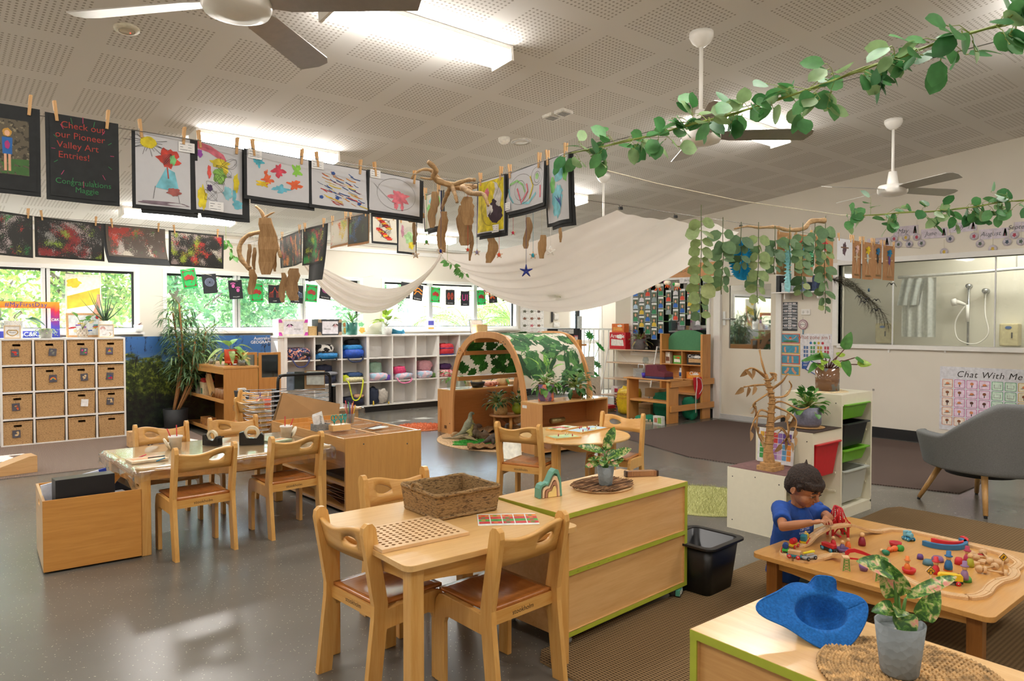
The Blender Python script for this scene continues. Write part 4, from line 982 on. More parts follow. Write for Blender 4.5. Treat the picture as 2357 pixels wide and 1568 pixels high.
def art_scratch(m,w,h):
 red,grn,pk = mat('#a5352a'),mat('#2c7a45'),mat('#b83a6a'); y = -.11
 for s,x,mt_,sz in (('Check out',.0,red,.033),('our Pioneer',-.04,red,.033),('Valley Art',-.08,red,.033),('Entries!',-.14,red,.033)):
  m.text(s,sz*w/.21,mt_,T(w*x,h*y,.0015),align='CENTER'); y -= .125
 m.text('Congratulations',.028*w/.21,grn,T(0,-h*.81,.0015)); m.text('Maggie',.028*w/.21,grn,T(w*.05,-h*.9,.0015))
 for i in range(16): a = 6.28*i/16; r0,r1 = .36,.44; stroke(m,[(w*(r0+.06)*math.cos(a),h*(-.42+r0*math.sin(a))),(w*(r1+.04)*math.cos(a),h*(-.42+r1*math.sin(a)))],.002,(pk,grn)[i%2])
def art_photo(m,w,h):
 quad(m,[(-w*.5,-h*.16,.001),(w*.36,-h*.16,.001),(w*.36,-h*.82,.001),(-w*.5,-h*.82,.001)],speckle('#5e5646',[('#3a352c',60,.55),('#8d8268',90,.62)]))
 quad(m,[(-w*.5,-h*.66,.0013),(w*.355,-h*.62,.0013),(w*.355,-h*.815,.0013),(-w*.5,-h*.815,.0013)],mat('#3f6a34'))
 x = -w*.06; blob(m,x,-h*.32,w*.09,h*.05,mat('#c9973f'),.0016,irr=.1); blob(m,x,-h*.33,w*.05,h*.035,mat('#e3b28f'),.0018,irr=.05)
 quad(m,[(x-w*.1,-h*.38,.0017),(x+w*.1,-h*.38,.0017),(x+w*.09,-h*.58,.0017),(x-w*.09,-h*.58,.0017)],mat('#2166b0')); blob(m,x,-h*.47,w*.05,h*.05,mat('#b1347c'),.002,irr=.1)
 for s in (-1,1): stroke(m,[(x+s*w*.04,-h*.58),(x+s*w*.04,-h*.78)],w*.05,mat('#dba888'),.0017)
def art_bag(hair,body):
 def f(m,w,h):
  blob(m,0,-h*.22,w*.18,h*.1,mat(hair,.9),.006,seed=4,irr=.5,n=26); blob(m,0,-h*.18,w*.14,h*.06,mat(hair,.9),.012,seed=6,irr=.5)
  blob(m,0,-h*.42,w*.1,h*.14,mat(body),.004,seed=7,irr=.3); stroke(m,[(-w*.3,-h*.44),(w*.3,-h*.42)],.009,mat('#d9c39a'),.004)
  for s in (-1,1): stroke(m,[(s*w*.03,-h*.55),(s*w*.16,-h*.86)],.006,mat('#d9c39a'),.004)
  for i in range(5): stroke(m,[(w*(-.2+.1*i),-h*.88),(w*(-.2+.1*i)+.02,-h*.93)],.005,mat('#56602f'),.004)
 return f
def art_twig(m,w,h):
 rr = random.Random(3)
 for i in range(12): x,y = rr.uniform(-.3,.3),-rr.uniform(.3,.7); stroke(m,[(w*x,h*y),(w*(x+rr.uniform(-.25,.25)),h*(y+rr.uniform(-.15,.15)))],.004,mat('#6a4a30'),.004)
 blob(m,0,-h*.5,w*.1,h*.1,mat('#8d9a78'),.006,seed=2)

def make_peg():
 t = thing('clothes_peg','x','clothes peg'); m0 = wood('#c99a63','#dcb27c',axis=2,scale=3,rough=.6,coat=0)
 for s in (-1,1):
  m = MB(); m.box((0,s*.0042,.012),(.010,.006,.072),m0,Matrix.Rotation(R(-s*3.5),4,'X')); m.build('prong',t)
 m = MB(); m.tube([(-.006,0,.008),(.006,0,.008)],.0042,8,mat('#8f8b84',.3,.8)); m.build('spring',t); return t
PEG = make_peg(); _pg = [0]
def peg(p,rz,label,tilt=0):
 o = PEG if _pg[0]==0 else dup(PEG); _pg[0] = 1
 o.location = p; o.rotation_euler = (0,R(tilt),rz); o['label'] = label; o['group'] = 'wooden clothes pegs on the wires'
 return o
def sheet(xl,yl,xr,yr,yb,label,short,art,paper=PAP,back=True,slip=None,z=WZ+.001,warp=.006,pegs=True,name='painting',cat='painting',group=None,bk=(.013,.013,.02),seed=1,curl=0,shade=None):
 A,B = G(xl,yl,z),G(xr,yr,z); dA = _fw.dot(A-CAM); w = (B-A).length
 h = (yb-yl)/FPX*dA*.995; X = (B-A).normalized(); Yv = Vector((0,0,1)); Z = X.cross(Yv).normalized(); Yv = Z.cross(X)
 C = (A+B)/2; M = Matrix(((X.x,Yv.x,Z.x,C.x),(X.y,Yv.y,Z.y,C.y),(X.z,Yv.z,Z.z,C.z),(0,0,0,1)))
 def wf(x,y,q):
  v = -y/h; return (x,y,q+warp*(math.sin(x/w*5+seed)*v+.8*v*v*math.sin(seed*2.3))+curl*v**3)
 m = MB(); m.grid(lambda u,v: (-w/2+w*u,-h*(1-v),0),10,12,paper); n0 = len(m.v); art(m,w,h); m.v = [wf(*p) for p in m.v]
 o = m.build(name); o.matrix_world = M; tag(o,label,cat,group)
 if back:
  q = MB(); l,rr_,bb = bk; q.grid(lambda u,v: (-w/2-l+(w+l+rr_)*u,-(h+bb)*(1-v)+.004,-.002),10,12,KC if back is True else back); q.v = [wf(*p) for p in q.v]; q.build('backing_card',o)
  if back is True and seed%2: q = MB(); q.grid(lambda u,v: (-w/2+.02+(w+rr_)*u,-(h+bb+.015)*(1-v)+.003,-.006),6,8,KC); q.v = [wf(*p) for p in q.v]; q.build('rear_card',o)
 if slip:
  sx,sy = slip; q = MB(); q.grid(lambda u,v: (-.032+.064*u,-.02+.04*v,0),2,2,LIGHTSLIP)
  for k in range(3): q.bx(-.026,-.026+(.02,.012,.03)[k],.010-k*.011,.0118-k*.011,.0004,.0005,mat('#555a66')); q.bx(.006,.02,.010-k*.011,.0114-k*.011,.0004,.0005,mat('#777c88'))
  so = wf(w*sx,h*sy,.004); q.v = [(a+so[0],b+so[1],c+so[2]) for a,b,c in q.v]; q.build('name_slip',o)
 if pegs:
  rz = math.atan2(X.y,X.x)
  for k,u in enumerate((.1,.88)):
   P = A.lerp(B,u); peg((P.x,P.y,WZ+.002 if abs(z-WZ)<.03 else P.z+.008),rz,'wooden peg at the %s top corner of the %s' %(('left','right')[k],short),(-6,5)[k])
 return o
sheet(-40,234,82,253,430,'photograph of a child in blue shirt mounted on black card at left edge','photo card',art_photo,paper=KC,seed=2)
sheet(113,261,264,286,450,'black card with red and green scratched lettering, second from left','scratched lettering card',art_scratch,paper=KC,seed=4)
sheet(311,301,437,322,470,'child drawing of yellow sun and red-haired figure in a blue dress','sun drawing',art_sun,slip=(.43,-.12),seed=1)
sheet(448,325,557,345,482,'tall child drawing with yellow, green and blue patches and scribbles','patchwork scribble drawing',art_abs,slip=(-.1,-.93),seed=3,warp=.01)
sheet(568,344,710,370,449,'wide white painting of scattered paint splats on the front line','paint splat picture',art_splat,slip=(-.38,-.08),seed=5)
sheet(717,371,843,393,470,'wide painting of red, blue and yellow diagonal streaks','streaky painting',art_streak,slip=(-.4,-.06),seed=6)
sheet(851,393,966,416,482,'wide drawing of a pink blob inside a thin oval outline','pink blob drawing',art_pink,slip=(-.4,-.06),seed=7)
sheet(1101,420,1160,403,540,'yellow painting with a dark purple pear shape','yellow painting',art_yellow,slip=(.2,-.95),seed=9,warp=.008)
sheet(1166,403,1252,371,490,'white painting with looping outlines and pastel bands','looping pastel painting',art_loops,slip=(-.45,-.85),seed=11)
sheet(1256,371,1308,352,515,'narrow painting of pale blue and green patches at end of line','pale blue painting',art_blue,slip=(.3,-.05),seed=13,warp=.01)
DP = mat('#2c2d2a',.75,vary=.15)
PC = ('#b9b2b0','#c23a34','#3f9a4a','#a8b53a','#d8d2cc')
sheet(-20,483,75,497,586,'black painting with lime and pink dabs at the left picture edge','lime dabbed painting',art_paint(('#b8a9a8','#a9b52a','#c23a34','#9c9a96','#2f8a45'),150,seed=3,sz=1.5),paper=DP,back=False,seed=3)
sheet(79,498,238,515,592,'black painting with sparse pink and green dabs, second on rear line','sparsely dabbed painting',art_paint(('#b7a7a4','#8d2c2c','#86a23a','#8b8a86'),170,seed=8),paper=DP,back=False,seed=6)
sheet(243,516,380,529,590,'curling painting covered in red and grey dabs over a black sheet','curling red painting',art_paint(('#c0402c','#b7ada4','#a2372a','#c8bfae','#3f8a3c'),520,(-.4,.4,-.85,-.12),seed=4,sz=1.3),paper=mat('#5a5044',.7),back=KC,seed=4,curl=.05,bk=(.02,.0,.06))
sheet(388,530,515,542,612,'black painting with fine pink speckles and a lime corner','speckled painting',art_paint(('#b5a3a0','#c8c2b4','#c83a34','#9fb038','#a08f8c'),380,seed=6,sz=.8),paper=DP,back=False,seed=2)
sheet(645,548,696,528,618,'angled black painting with red and green vertical dabs','red and green angled painting',art_paint(('#b5342a','#3c8a3c','#7a6a60','#c87a34'),240,seed=14),paper=DP,back=False,seed=5,warp=.02)
sheet(697,528,752,515,612,'angled black painting with red branching marks over a black card','red branching painting',art_paint(('#c8323c','#2f8a45','#a9b02e','#35503c'),220,seed=17),paper=DP,back=KC,seed=6,warp=.02,bk=(-.1,.02,.14))
sheet(762,513,800,500,568,'small cream painting with crossed red and yellow strokes','cream crossed-stroke painting',art_paint(('#d84a3c','#e0c63c','#8fbf7a','#e08a4a'),120,seed=19,sz=1.7),paper=CRM,back=BR,seed=3)
sheet(803,500,848,489,563,'small dark painting with thin blue and orange loops','dark looped painting',art_paint(('#4a6a9c','#c87a5c','#6a8a5c','#7a7f84'),150,seed=21),paper=mat('#4e4f45',.7),back=BR,seed=4)
sheet(858,493,912,500,555,'bright red and yellow painting hanging below the pink blob drawing','bright red painting',art_fire,paper=CRM,seed=6)
sheet(918,505,958,512,578,'drawing of a spiky green creature behind the driftwood pieces','spiky creature drawing',art_hedge,paper=CRM,seed=8)
sheet(976,452,1014,440,528,'pale painting with green trickles behind the driftwood branch','green trickle painting',art_blue,paper=CRM,seed=7)
# brown paper craft bags on the far wire
def bag(xl,yl,xr,yr,yb,label,short,art,z=WZ+.001,pegs=True,seed=1,paper=BR): return sheet(xl,yl,xr,yr,yb,label,short,art,paper=paper,back=False,name='paper_bag_craft',cat='craft',group='paper bag crafts',z=z,seed=seed,warp=.004,pegs=pegs)
bag(1789,533,1822,537,632,'brown paper craft behind the pale aqua paper fan','leftmost brown craft',art_bag('#d9b7ae','#d84a3c'),seed=2)
bag(1828,538,1872,543,636,'brown paper craft partly hidden by the mint paper fan','craft behind mint fan',art_bag('#e0483c','#3f9ab8'),seed=3)
bag(1876,544,1918,548,640,'brown paper craft with red and white flowers beside peacock feathers','flowered brown craft',art_bag('#c83a44','#e8e2dc'),seed=4)
sheet(1927,548,1962,553,598,'white card showing a scarecrow picture on the far line','scarecrow card',lambda m,w,h: (blob(m,0,-h*.45,w*.12,h*.3,mat('#5a4450'),seed=3),stroke(m,[(-w*.25,-h*.4),(w*.25,-h*.4)],.012,mat('#7a5a48'))),back=False,name='picture_card',cat='card',seed=5)
bag(1962,553,1982,557,640,'narrow brown craft with fluffy pale pink wool','pink wool craft',art_bag('#e3c0b8','#cbb9a8'),seed=5)
bag(1985,556,2009,560,643,'brown craft figure with yellow wool hair','yellow-haired craft',art_bag('#e6c82c','#b9c8c4'),seed=6)
bag(2010,560,2030,564,641,'brown craft figure with blue hair and black body','blue-haired craft',art_bag('#2a7ab0','#1f1c1e'),seed=7)
bag(2033,564,2060,568,645,'rightmost brown craft figure with blue hair and purple body','rightmost craft',art_bag('#2483b4','#6a3f8a'),seed=8)
bag(1539,609,1593,606,640,'brown paper sheet with glued twigs above the photo wall','twig sheet',art_twig,z=1.98,seed=3,pegs=False)
bag(1600,605,1651,602,637,'plain brown paper sheet hanging behind the first vine','plain sheet',lambda m,w,h: None,z=1.98,seed=4,pegs=False)

# driftwood and bark mobiles
DRI = wood('#8a6844','#c9a87a',axis=0,rough=.8,scale=1.6,coat=0); BARK = wood('#7a5a3c','#a98860',axis=2,rough=.85,scale=1.2,coat=0); BARK2 = wood('#85623e','#b28e62',axis=2,rough=.85,scale=1.4,coat=0)
def branch(paths,label,name='driftwood_branch',m0=None,parent=None):
 t = MB()
 for pts,r0,r1 in paths:
  P = smoothpath([D(*q) for q in pts],4); n = len(P); rr = random.Random(int(pts[0][0]))
  t.tube(P,[(r0+(r1-r0)*i/(n-1))*(1+.14*math.sin(i*1.9+r0*900)) for i in range(n)],9,m0 or DRI)
 return tag(t.build(name),label,'driftwood')
branch([(((985,372,3.62),(1003,390,3.66),(998,405,3.7),(1012,418,3.74),(1060,432,3.78),(1085,440,3.8)),.012,.019),
  (((946,412,3.7),(958,398,3.7),(975,390,3.72),(995,394,3.74),(1010,412,3.76)),.004,.011),(((968,409,3.62),(985,412,3.68),(1000,412,3.72)),.004,.008),
  (((1045,425,3.7),(1075,415,3.68),(1092,414,3.62)),.012,.009),(((1060,428,3.8),(1090,430,3.95),(1112,426,4.05)),.016,.012),(((1065,432,3.74),(1085,445,3.6),(1112,447,3.5),(1120,462,3.45),(1124,474,3.43)),.016,.006),
  (((1038,426,3.76),(1030,445,3.8),(1022,465,3.84),(1016,482,3.88)),.014,.008),(((1040,428,3.76),(1048,450,3.7),(1052,466,3.68)),.012,.008)],'large forked driftwood branch hanging above the corner of the picture line')
branch([(((646,592,6.0),(636,560,6.05),(618,538,6.1),(590,536,6.15),(565,546,6.2),(551,570,6.2),(556,598,6.2),(576,620,6.2)),.014,.022),(((588,474,6.1),(604,492,6.1),(610,530,6.12),(612,590,6.12)),.008,.03),(((608,502,6.1),(620,494,6.06),(631,489,6.02)),.012,.005)],'curved driftwood ring with upright forked stick hanging at left')
branch([(((1690,527,5.55),(1720,521,5.6),(1745,524,5.62),(1785,523,5.7),(1815,530,5.72),(1850,526,5.75),(1866,510,5.8),(1898,508,5.85)),.006,.022),(((1782,523,5.7),(1778,518,5.7)),.008,.004)],'long bent driftwood stick above the hanging eucalyptus strands')
def bark(x0,x1,y0,y1,dep,label,m0=BARK,seed=1,top=None,cordc=CORD,hole=True):
 rr = random.Random(seed); w = (x1-x0)/FPX*dep; h = (y1-y0)/FPX*dep; n = 9; L = []; Rr = []
 for i in range(n+1):
  v = i/n; k = math.sin(PI*min(1,.12+.8*v))**.5*.5; L.append((-w*(k+rr.uniform(-.09,.07))+w*.1*math.sin(v*5+seed),-h*v)); Rr.append((w*(k+rr.uniform(-.09,.07))+w*.1*math.sin(v*5+seed),-h*v))
 C = D((x0+x1)/2,y0,dep); m = MB(); m.prism(L+Rr[::-1],max(.006,w*.12),m0,Matrix.Rotation(R(-39.8),4,'Z') @ RX(90))
 m.v = [(p[0],p[1]+.01*math.sin(p[2]*30),p[2]) for p in m.v]
 t = m.build('bark_piece',loc=C,bevel=.002); tag(t,label,'bark','bark pieces on strings')
 if top is not None:
  q = MB(); e = D((x0+x1)/2,top,dep)-C; q.tube([(0,0,-h*.06),tuple(e)],.0012,4,cordc); q.build('hanging_cord',t)
 return t
bark(987,1008,441,524,3.72,'slim bark strip left of the branch in front of the pale painting',BARK,1,412)
bark(1008,1030,487,581,3.75,'tapering bark strip hanging over the navy yarn star',BARK2,2,425)
bark(1059,1092,453,518,3.66,'light oval bark piece with a drilled hole near the branch tip',BARK2,3,430)
bark(1051,1088,473,565,3.80,'broad grey bark slab behind the light oval piece',BARK,4,430)
bark(1079,1088,530,600,3.82,'thin crooked bark splinter below the broad slab',BARK,5,440)
bark(1117,1142,546,605,3.86,'pointed bark wedge hanging beneath the yellow painting',BARK2,6,430)
bark(1205,1223,500,572,3.9,'long bark leaf shape left of the teal yarn star',BARK,7,400)
bark(1237,1257,541,595,3.9,'short reddish bark piece with a hole right of the teal star',BARK2,8,400)
bark(1284,1292,519,558,3.9,'small yellow-tipped bark sliver beneath the last painting',BARK2,9,420)
bark(948,959,513,563,4.1,'slender bark strip above the white yarn star',BARK,10,470)
bark(932,972,478,512,4.1,'wide stubby bark flake under the pink blob drawing',BARK2,11)
bark(590,634,502,632,6.0,'tallest bark slab in the centre of the driftwood ring',BARK2,12,480)
for k,(a,b_,c_,d_) in enumerate(((568,578,562,613),(580,590,570,621),(627,637,572,625))): bark(a,b_,c_,d_,6.1,('leftmost thin bark strip inside the driftwood ring','second thin bark strip inside the driftwood ring','thin bark strip right of the tall slab in the ring')[k],BARK,20+k,545)
bark(570,589,620,678,6.1,'bark piece hanging under the driftwood ring over a green flag',BARK2,25,600)
bark(643,659,628,696,6.0,'narrow bark piece left of the broad one below the angled painting',BARK,26,600)
bark(658,690,618,692,6.0,'broad bark piece below the angled black painting',BARK,27,600)
def star(px,py,r,col,dep,top,label,wrap=True,m0=None):
 t = thing('yarn_star',label,'star ornament',D(px,py,dep),0,'yarn-wrapped star ornaments'); s = r/FPX*dep; F = Matrix.Rotation(R(-39.8),4,'Z') @ RX(90); st = wood('#b48a5c','#cfa878',coat=0)
 m = MB(); P = [F @ Vector((s*math.cos(R(90+144*i)),s*math.sin(R(90+144*i)),.002*(i%2))) for i in range(6)]
 for i in range(5): m.tube([P[i],P[i+1]],s*.07,5,m0 or st)
 m.build('frame',t)
 if wrap: m = MB(); m.ball((0,0,0),s*.56,mat(col,.9,vary=.25,nscale=300,bump=.6),12,(1,.5,1)); m.build('yarn_centre',t)
 m = MB(); m.tube([(0,0,s*.9),tuple(D(px,top,dep)-D(px,py,dep))],.0013,4,mat(col)); m.build('hanging_cord',t); return t
for a in ((982,557,8.5,'#5aa04a',3.8,445,'green yarn star hanging beside the slim bark strip'),(957,587,9,'#cfc4b8',4.0,520,'off-white yarn star, lowest at the left of the group'),(1015,578,8,'#22317c',3.7,440,'navy yarn star at the gathered point of the cloth'),
          (1098,581,8,'#9a8fb0',3.8,440,'lavender yarn star below the branch tip'),(1149,587,8.5,'#e8543a',3.85,430,'orange yarn star below the yellow painting'),(1227,588,9,'#2a93a8',3.9,400,'teal yarn star below the looping painting'),
          (1181,536,6.5,'#c8284c',3.9,420,'small crimson yarn star right of the yellow painting'),(1077,575,7,'#e04a34',3.7,440,'scarlet yarn star beside the bark splinter')): star(*a)
star(1267,578,12,'#e8e4dc',3.9,515,'white open wire star against the hanging cloth',False,mat('#e8e4dc'))
t = thing('starfish','deep blue starfish hanging lowest on a long blue cord','starfish',D(1211,624,3.7)); F = Matrix.Rotation(R(-39.8),4,'Z') @ RX(90); m = MB(); NV = mat('#1d2a78',.7,vary=.15)
for i in range(5): m.tube([(0,0,0),F @ Vector((.018*math.cos(R(90+72*i)),.018*math.sin(R(90+72*i)),0)),F @ Vector((.034*math.cos(R(90+72*i)),.034*math.sin(R(90+72*i)),.003))],[.008,.0055,.002],8,NV)
m.build('body',t); m = MB(); m.tube([(0,0,.03),tuple(D(1211,400,3.7)-D(1211,624,3.7))],.0013,4,NV); m.build('hanging_cord',t)

# gauzy ceiling cloths
VOILE = mat('#efe9e1',.85,vary=.01,nscale=5,trans=.45)
g0 = Vector((4.27,6.27,2.14))
def canopy2(u,v):
 e = Vector((3.57+1.42*u,3.2,2.14-.03*math.sin(PI*((u*2.6)%1))))
 s = v**.75; a = g0+Vector(((u-.5)*.10,0,-.07*u)); p = a.lerp(e,v) ; p.x = a.x+(e.x-a.x)*(s if u>.5 else v)
 sag = (.13+.46*u**.8)*(math.sin(PI*v**.85))**.9; p.z -= sag
 f = math.sin(u*46+v*2.2)*.012*(1.1-.75*v)+math.sin(u*21+v*4)*.014*(1-.5*v); p.z += f; p.y += f*.6
 return p
m = MB(); m.grid(canopy2,110,46,VOILE); tag(m.build('ceiling_cloth'),'large off-white gauze canopy swooping from the middle to the right','cloth')
def swag(u,v):
 x = 4.24-1.62*v; w_ = .05+.30*math.sin(PI*min(1,v*1.05))**.8
 z = 2.13-.40*(math.sin(PI*v**.9))**.85-w_*u*.62-.04*v; f = math.sin(u*40+v*3)*.008+math.sin(u*17+1)*.01
 return Vector((x,6.25-w_*(.5-u)*.9+f,z+f*.7))
m = MB(); m.grid(swag,60,50,VOILE); tag(m.build('ceiling_cloth'),'smaller off-white gauze swag hanging left of the gathered knot','cloth')
m = MB(); m.tube([g0+Vector((-.06,0,.0)),g0+Vector((0,0,.03)),g0+Vector((.06,0,0))],[.02,.035,.02],8,VOILE); tag(m.build('cloth_knot'),'tied knot of gauze where the two ceiling cloths meet','knot')
for k,x in enumerate((3.57,4.15,4.97)):
 m = MB(); m.box((0,0,0),(.03,.012,.018),DARK); m.tube([(0,0,.005),(.02,0,.02)],.002,4,DARK); m.tube([(0,0,.005),(-.02,0,.02)],.002,4,DARK); tag(m.build('binder_clip',loc=(x,3.17,2.145)),('leftmost','middle','rightmost')[k]+' black clip pinning the large gauze canopy to the wire','clip','black clips on the canopy')

# eucalyptus garlands and strands
EU = [mat('#5f9a5c',.5,vary=.12,trans=.25),mat('#4d8a4e',.5,vary=.12,trans=.25),mat('#8fae78',.5,vary=.1,trans=.3),mat('#3f7a46',.5,vary=.12,trans=.2)]
EV = [mat('#8a9f66',.55,vary=.1,trans=.3),mat('#66855a',.55,vary=.1,trans=.25),mat('#557450',.55,vary=.1,trans=.2),mat('#a3b077',.55,vary=.1,trans=.3)]
STM = mat('#8a9a4a',.6)
def garland(name,label,cat,pts,nclump,lsize,seed,sprig=.11,mats=EU,spread=1.0):
 t = thing(name,label,cat,(0,0,0)); rr = random.Random(seed); P = smoothpath(pts,6); m = MB(); m.tube(P,.0035,6,STM); m.tube([p+Vector((.006*math.sin(i),.004*math.cos(i*1.3),.006*math.cos(i))) for i,p in enumerate(P)],.002,5,STM); m.build('stem',t)
 f = MB(); L = len(P)-1
 for c in range(nclump):
  s = c/nclump*L+rr.uniform(0,.6); i = min(L-1,int(s)); a = P[i].lerp(P[i+1],s-i); tg = (P[i+1]-P[i]).normalized()
  for k in range(rr.randint(2,3)):
   d = (tg*rr.uniform(-1,1)+Vector((rr.uniform(-1,1),rr.uniform(-1,1),rr.uniform(-1.1,.6)))*spread).normalized(); ln = rr.uniform(.4,1)*sprig; e = a+d*ln; mid = a.lerp(e,.5)+Vector((0,0,.012))
   f.tube([a,mid,e],[.0014,.0012,.0008],4,STM,caps=False)
   for j in range(3):
    b_ = a.lerp(e,.4+.3*j); ld = (d*.5+Vector((rr.uniform(-1,1),rr.uniform(-1,1),rr.uniform(-1,.5)))).normalized()
    f.leaf(b_,ld,(rr.uniform(-.6,.6),rr.uniform(-1,-.1),rr.uniform(0,1)),lsize*rr.uniform(.75,1.15),lsize*rr.uniform(.7,.95),rr.choice(mats),.12,.06,'oval',5,.008,STM)
 f.build('foliage',t); return t
garland('leaf_garland','nearest artificial eucalyptus garland sweeping across the upper right','garland',[G(1316,352,2.15),G(1440,326,2.13),G(1580,290,2.13),G(1760,240,2.14),G(1960,170,2.15),G(2150,102,2.16),G(2380,35,2.17)],24,.066,4,.10)
garland('leaf_garland','further eucalyptus garland above the month cards on the right','garland',[G(1975,497,2.06),G(2080,490,2.05),G(2200,482,2.06),G(2290,468,2.06),G(2380,458,2.06)],13,.072,9,.12)
def strand(px,ptop,pbot,label,seed,sz=.105,Y=2.92,mats=EV):
 a = PY(px,ptop,Y); b_ = PY(px,pbot,Y); rr = random.Random(seed); t = thing('eucalyptus_strand',label,'hanging plant',a,0,'hanging eucalyptus strands'); H = a.z-b_.z
 m = MB(); P = [Vector((.02*math.sin(seed+i*.7)*(i/10),0,-H*i/10)) for i in range(11)]; m.tube([Vector((0,0,.06))]+P,.003,5,mat('#4f5a34')); m.build('stem',t)
 f = MB(); n = max(4,int(H/.066))
 for i in range(n):
  p = Vector((0,0,-.05-(H-.05)*i/n))
  for s in (-1,1):
   d = Vector((s*rr.uniform(.5,1) ,rr.uniform(-.6,.6),rr.uniform(-.9,-.1))); d.rotate(Matrix.Rotation(R(-39.8),3,'Z')); k = sz*rr.uniform(.75,1.1)*(1 if i<n*.75 else .75)
   f.leaf(p,d,(rr.uniform(-.5,.1),-1,rr.uniform(-.1,.5)),k,k*rr.uniform(.75,.95),mats[(seed+i)%4] if rr.random()<.3 else mats[seed%4],.1,.05,'oval',5,.006,STM)
 f.build('foliage',t); return t
for k,(px,a,b_,lab) in enumerate(((1614,492,742,'leftmost and longest eucalyptus strand over the photo window'),(1664,520,678,'second eucalyptus strand from the left beside the door frame'),(1706,530,630,'short eucalyptus strand in front of the bright blue paper fan'),(1746,530,700,'light olive eucalyptus strand in front of the door glass'),(1784,538,632,'eucalyptus strand between the blue and aqua paper fans'),(1818,535,610,'sparse eucalyptus strand in front of the aqua paper fan'),(1848,530,690,'eucalyptus strand hanging down over the wall shelf'),(1876,522,612,'dense eucalyptus strand by the mint paper fan'),(1900,512,722,'rightmost eucalyptus strand below the thick end of driftwood'))): strand(px,a,b_,lab,(0,1,2,0,2,1,1,2,1)[k]+4*k)
# paper fans
def pfan(px,py,rx,rz_,col,label,ang):
 c = PY(px,py,2.99); dep = _fw.dot(c-CAM); r = rz_/FPX*dep; t = thing('paper_fan',label,'paper decoration',c,R(-39.8+ang),'paper fan decorations'); m = MB(); m0 = mat(col,.7,vary=.12,nscale=20,trans=.4); n = 72; vs = []
 for j,(q,b_) in enumerate(((.06,.0),(.35,.006),(.36,.012),(.62,.01),(.64,.016),(.84,.012),(1,.004))):
  for i in range(n): a = 2*PI*i/n; rr_ = r*q*(1+(.05 if i%2 and q>.3 else -.02 if q>.3 else 0)); vs.append((rr_*math.cos(a),-.018*(1 if i%2 else -1)*q-b_,rr_*math.sin(a)))
 fs = [(j*n+i,j*n+(i+1)%n,(j+1)*n+(i+1)%n,(j+1)*n+i) for j in range(6) for i in range(n)]
 m.add(vs,fs,m0); m.build('pleated_disc',t); m = MB(); m.tube([(0,0,r),(0,0,r+.08)],.001,4,CORD); m.build('hanging_cord',t)
pfan(1706,600,33,44,'#2ba6cf','bright blue round paper fan behind the vines',38); pfan(1811,619,18,52,'#a5dbe0','pale aqua paper fan turned almost edge-on',66); pfan(1865,580,13,34,'#8fe0b8','mint green paper fan near the driftwood end',66)
# peacock feathers
t = thing('peacock_feathers','bunch of dark peacock feathers arching in front of the shower window','feathers',(0,0,0)); m = MB(); FE = mat('#3a3a2a',.8,vary=.3); FE2 = mat('#5a4a34',.8); rr = random.Random(2); m2 = MB()
for k in range(8):
 P = smoothpath([D(1912,642,6.9),D(1940+k*5,638+k*5,6.9+.03*k),D(1968+k*9,655+k*9,6.9+.04*k),D(1982+k*9,690+k*9,6.9+.05*k)],6); m2.tube(P,.0012,4,FE2)
 for i in range(1,len(P)):
  for s in range(6):
   d = Vector((rr.uniform(-1,1),rr.uniform(-.5,.5),rr.uniform(-1,.5))).normalized(); e = P[i]+d*rr.uniform(.02,.07 if i<11 else .10)+(P[i]-P[i-1])*1.6
   m.tube([P[i],e],[.0011,.0002],3,FE,caps=False)
m2.build('quill',t); m.build('barbs',t)
m = MB(); m.ball(D(2000,668,6.85),.022,mat('#1f5a6a',.3),10,(1,.3,.8)); m.ball(D(2000,668,6.83),.012,mat('#1c2a5c',.3),10,(1,.3,.8)); m.build('eye_spot',t)
def bird(px,py,s,label):
 m = MB(); c = D(px,py,6.8); m.ball((0,0,0),.012*s,DARK,8,(1.2,.6,.6))
 for k in (-1,1): P = smoothpath([(0,0,.003),(k*.03*s,0,.018*s),(k*.06*s,0,-.03*s)],4); m.tube(P,[.006*s*(1-i/len(P))+.0008 for i in range(len(P))],4,DARK)
 o = m.build('paper_bird',loc=c,rot=(0,0,R(-39.8))); tag(o,label,'ornament','small black hanging birds')
for k,(x,y,s) in enumerate(((2017,715,1),(1993,690,1),(1978,684,.7),(1990,697,.9),(2017,692,.7),(2052,655,.8))): bird(x,y,s,('lowest','central upper','leftmost','lower central','upper right','rightmost')[k]+' of the small black birds dangling by the feathers')
# pipe-cleaner creatures
def critter(px,py,dep,c1,c2,label,k):
 t = thing('craft_creature',label,'craft',D(px,py,dep),k*1.1,'small pipe cleaner creatures'); m = MB(); m.tube([(-.03,0,0),(.03,0,.006)],[.028,.026],10,mat('#e6dcc4',.8)); m.build('body',t)
 m = MB()
 for i in range(4): m.tube([(-.02+.012*i,.01*(-1)**i,-.02),(-.04+.02*i,.03*(-1)**i,-.055)],.006,5,mat(c1,.9))
 m.build('leg',t); m = MB(); m.ball((.035,0,.012),.02,mat(c2,.9),8); m.build('pompom',t)
 m = MB(); m.tube([(0,0,.025),(0,0,.16)],.0008,4,CORD); m.build('hanging_cord',t)
cc = ('#e0602c','#c83a9c','#2f9a4a','#2a8ab8','#1f1a1c','#e8c83a')
for k,(px,py) in enumerate(((1398,657),(1418,648),(1441,655),(1457,645),(1474,659),(1495,652),(1515,659),(1536,652),(1558,657))): critter(px,py,8.4,'#e0602c',cc[k%6],'small felt creature, %s along the string before the photo window' %('first','second','third','fourth','fifth','sixth','seventh','eighth','ninth')[k],k)
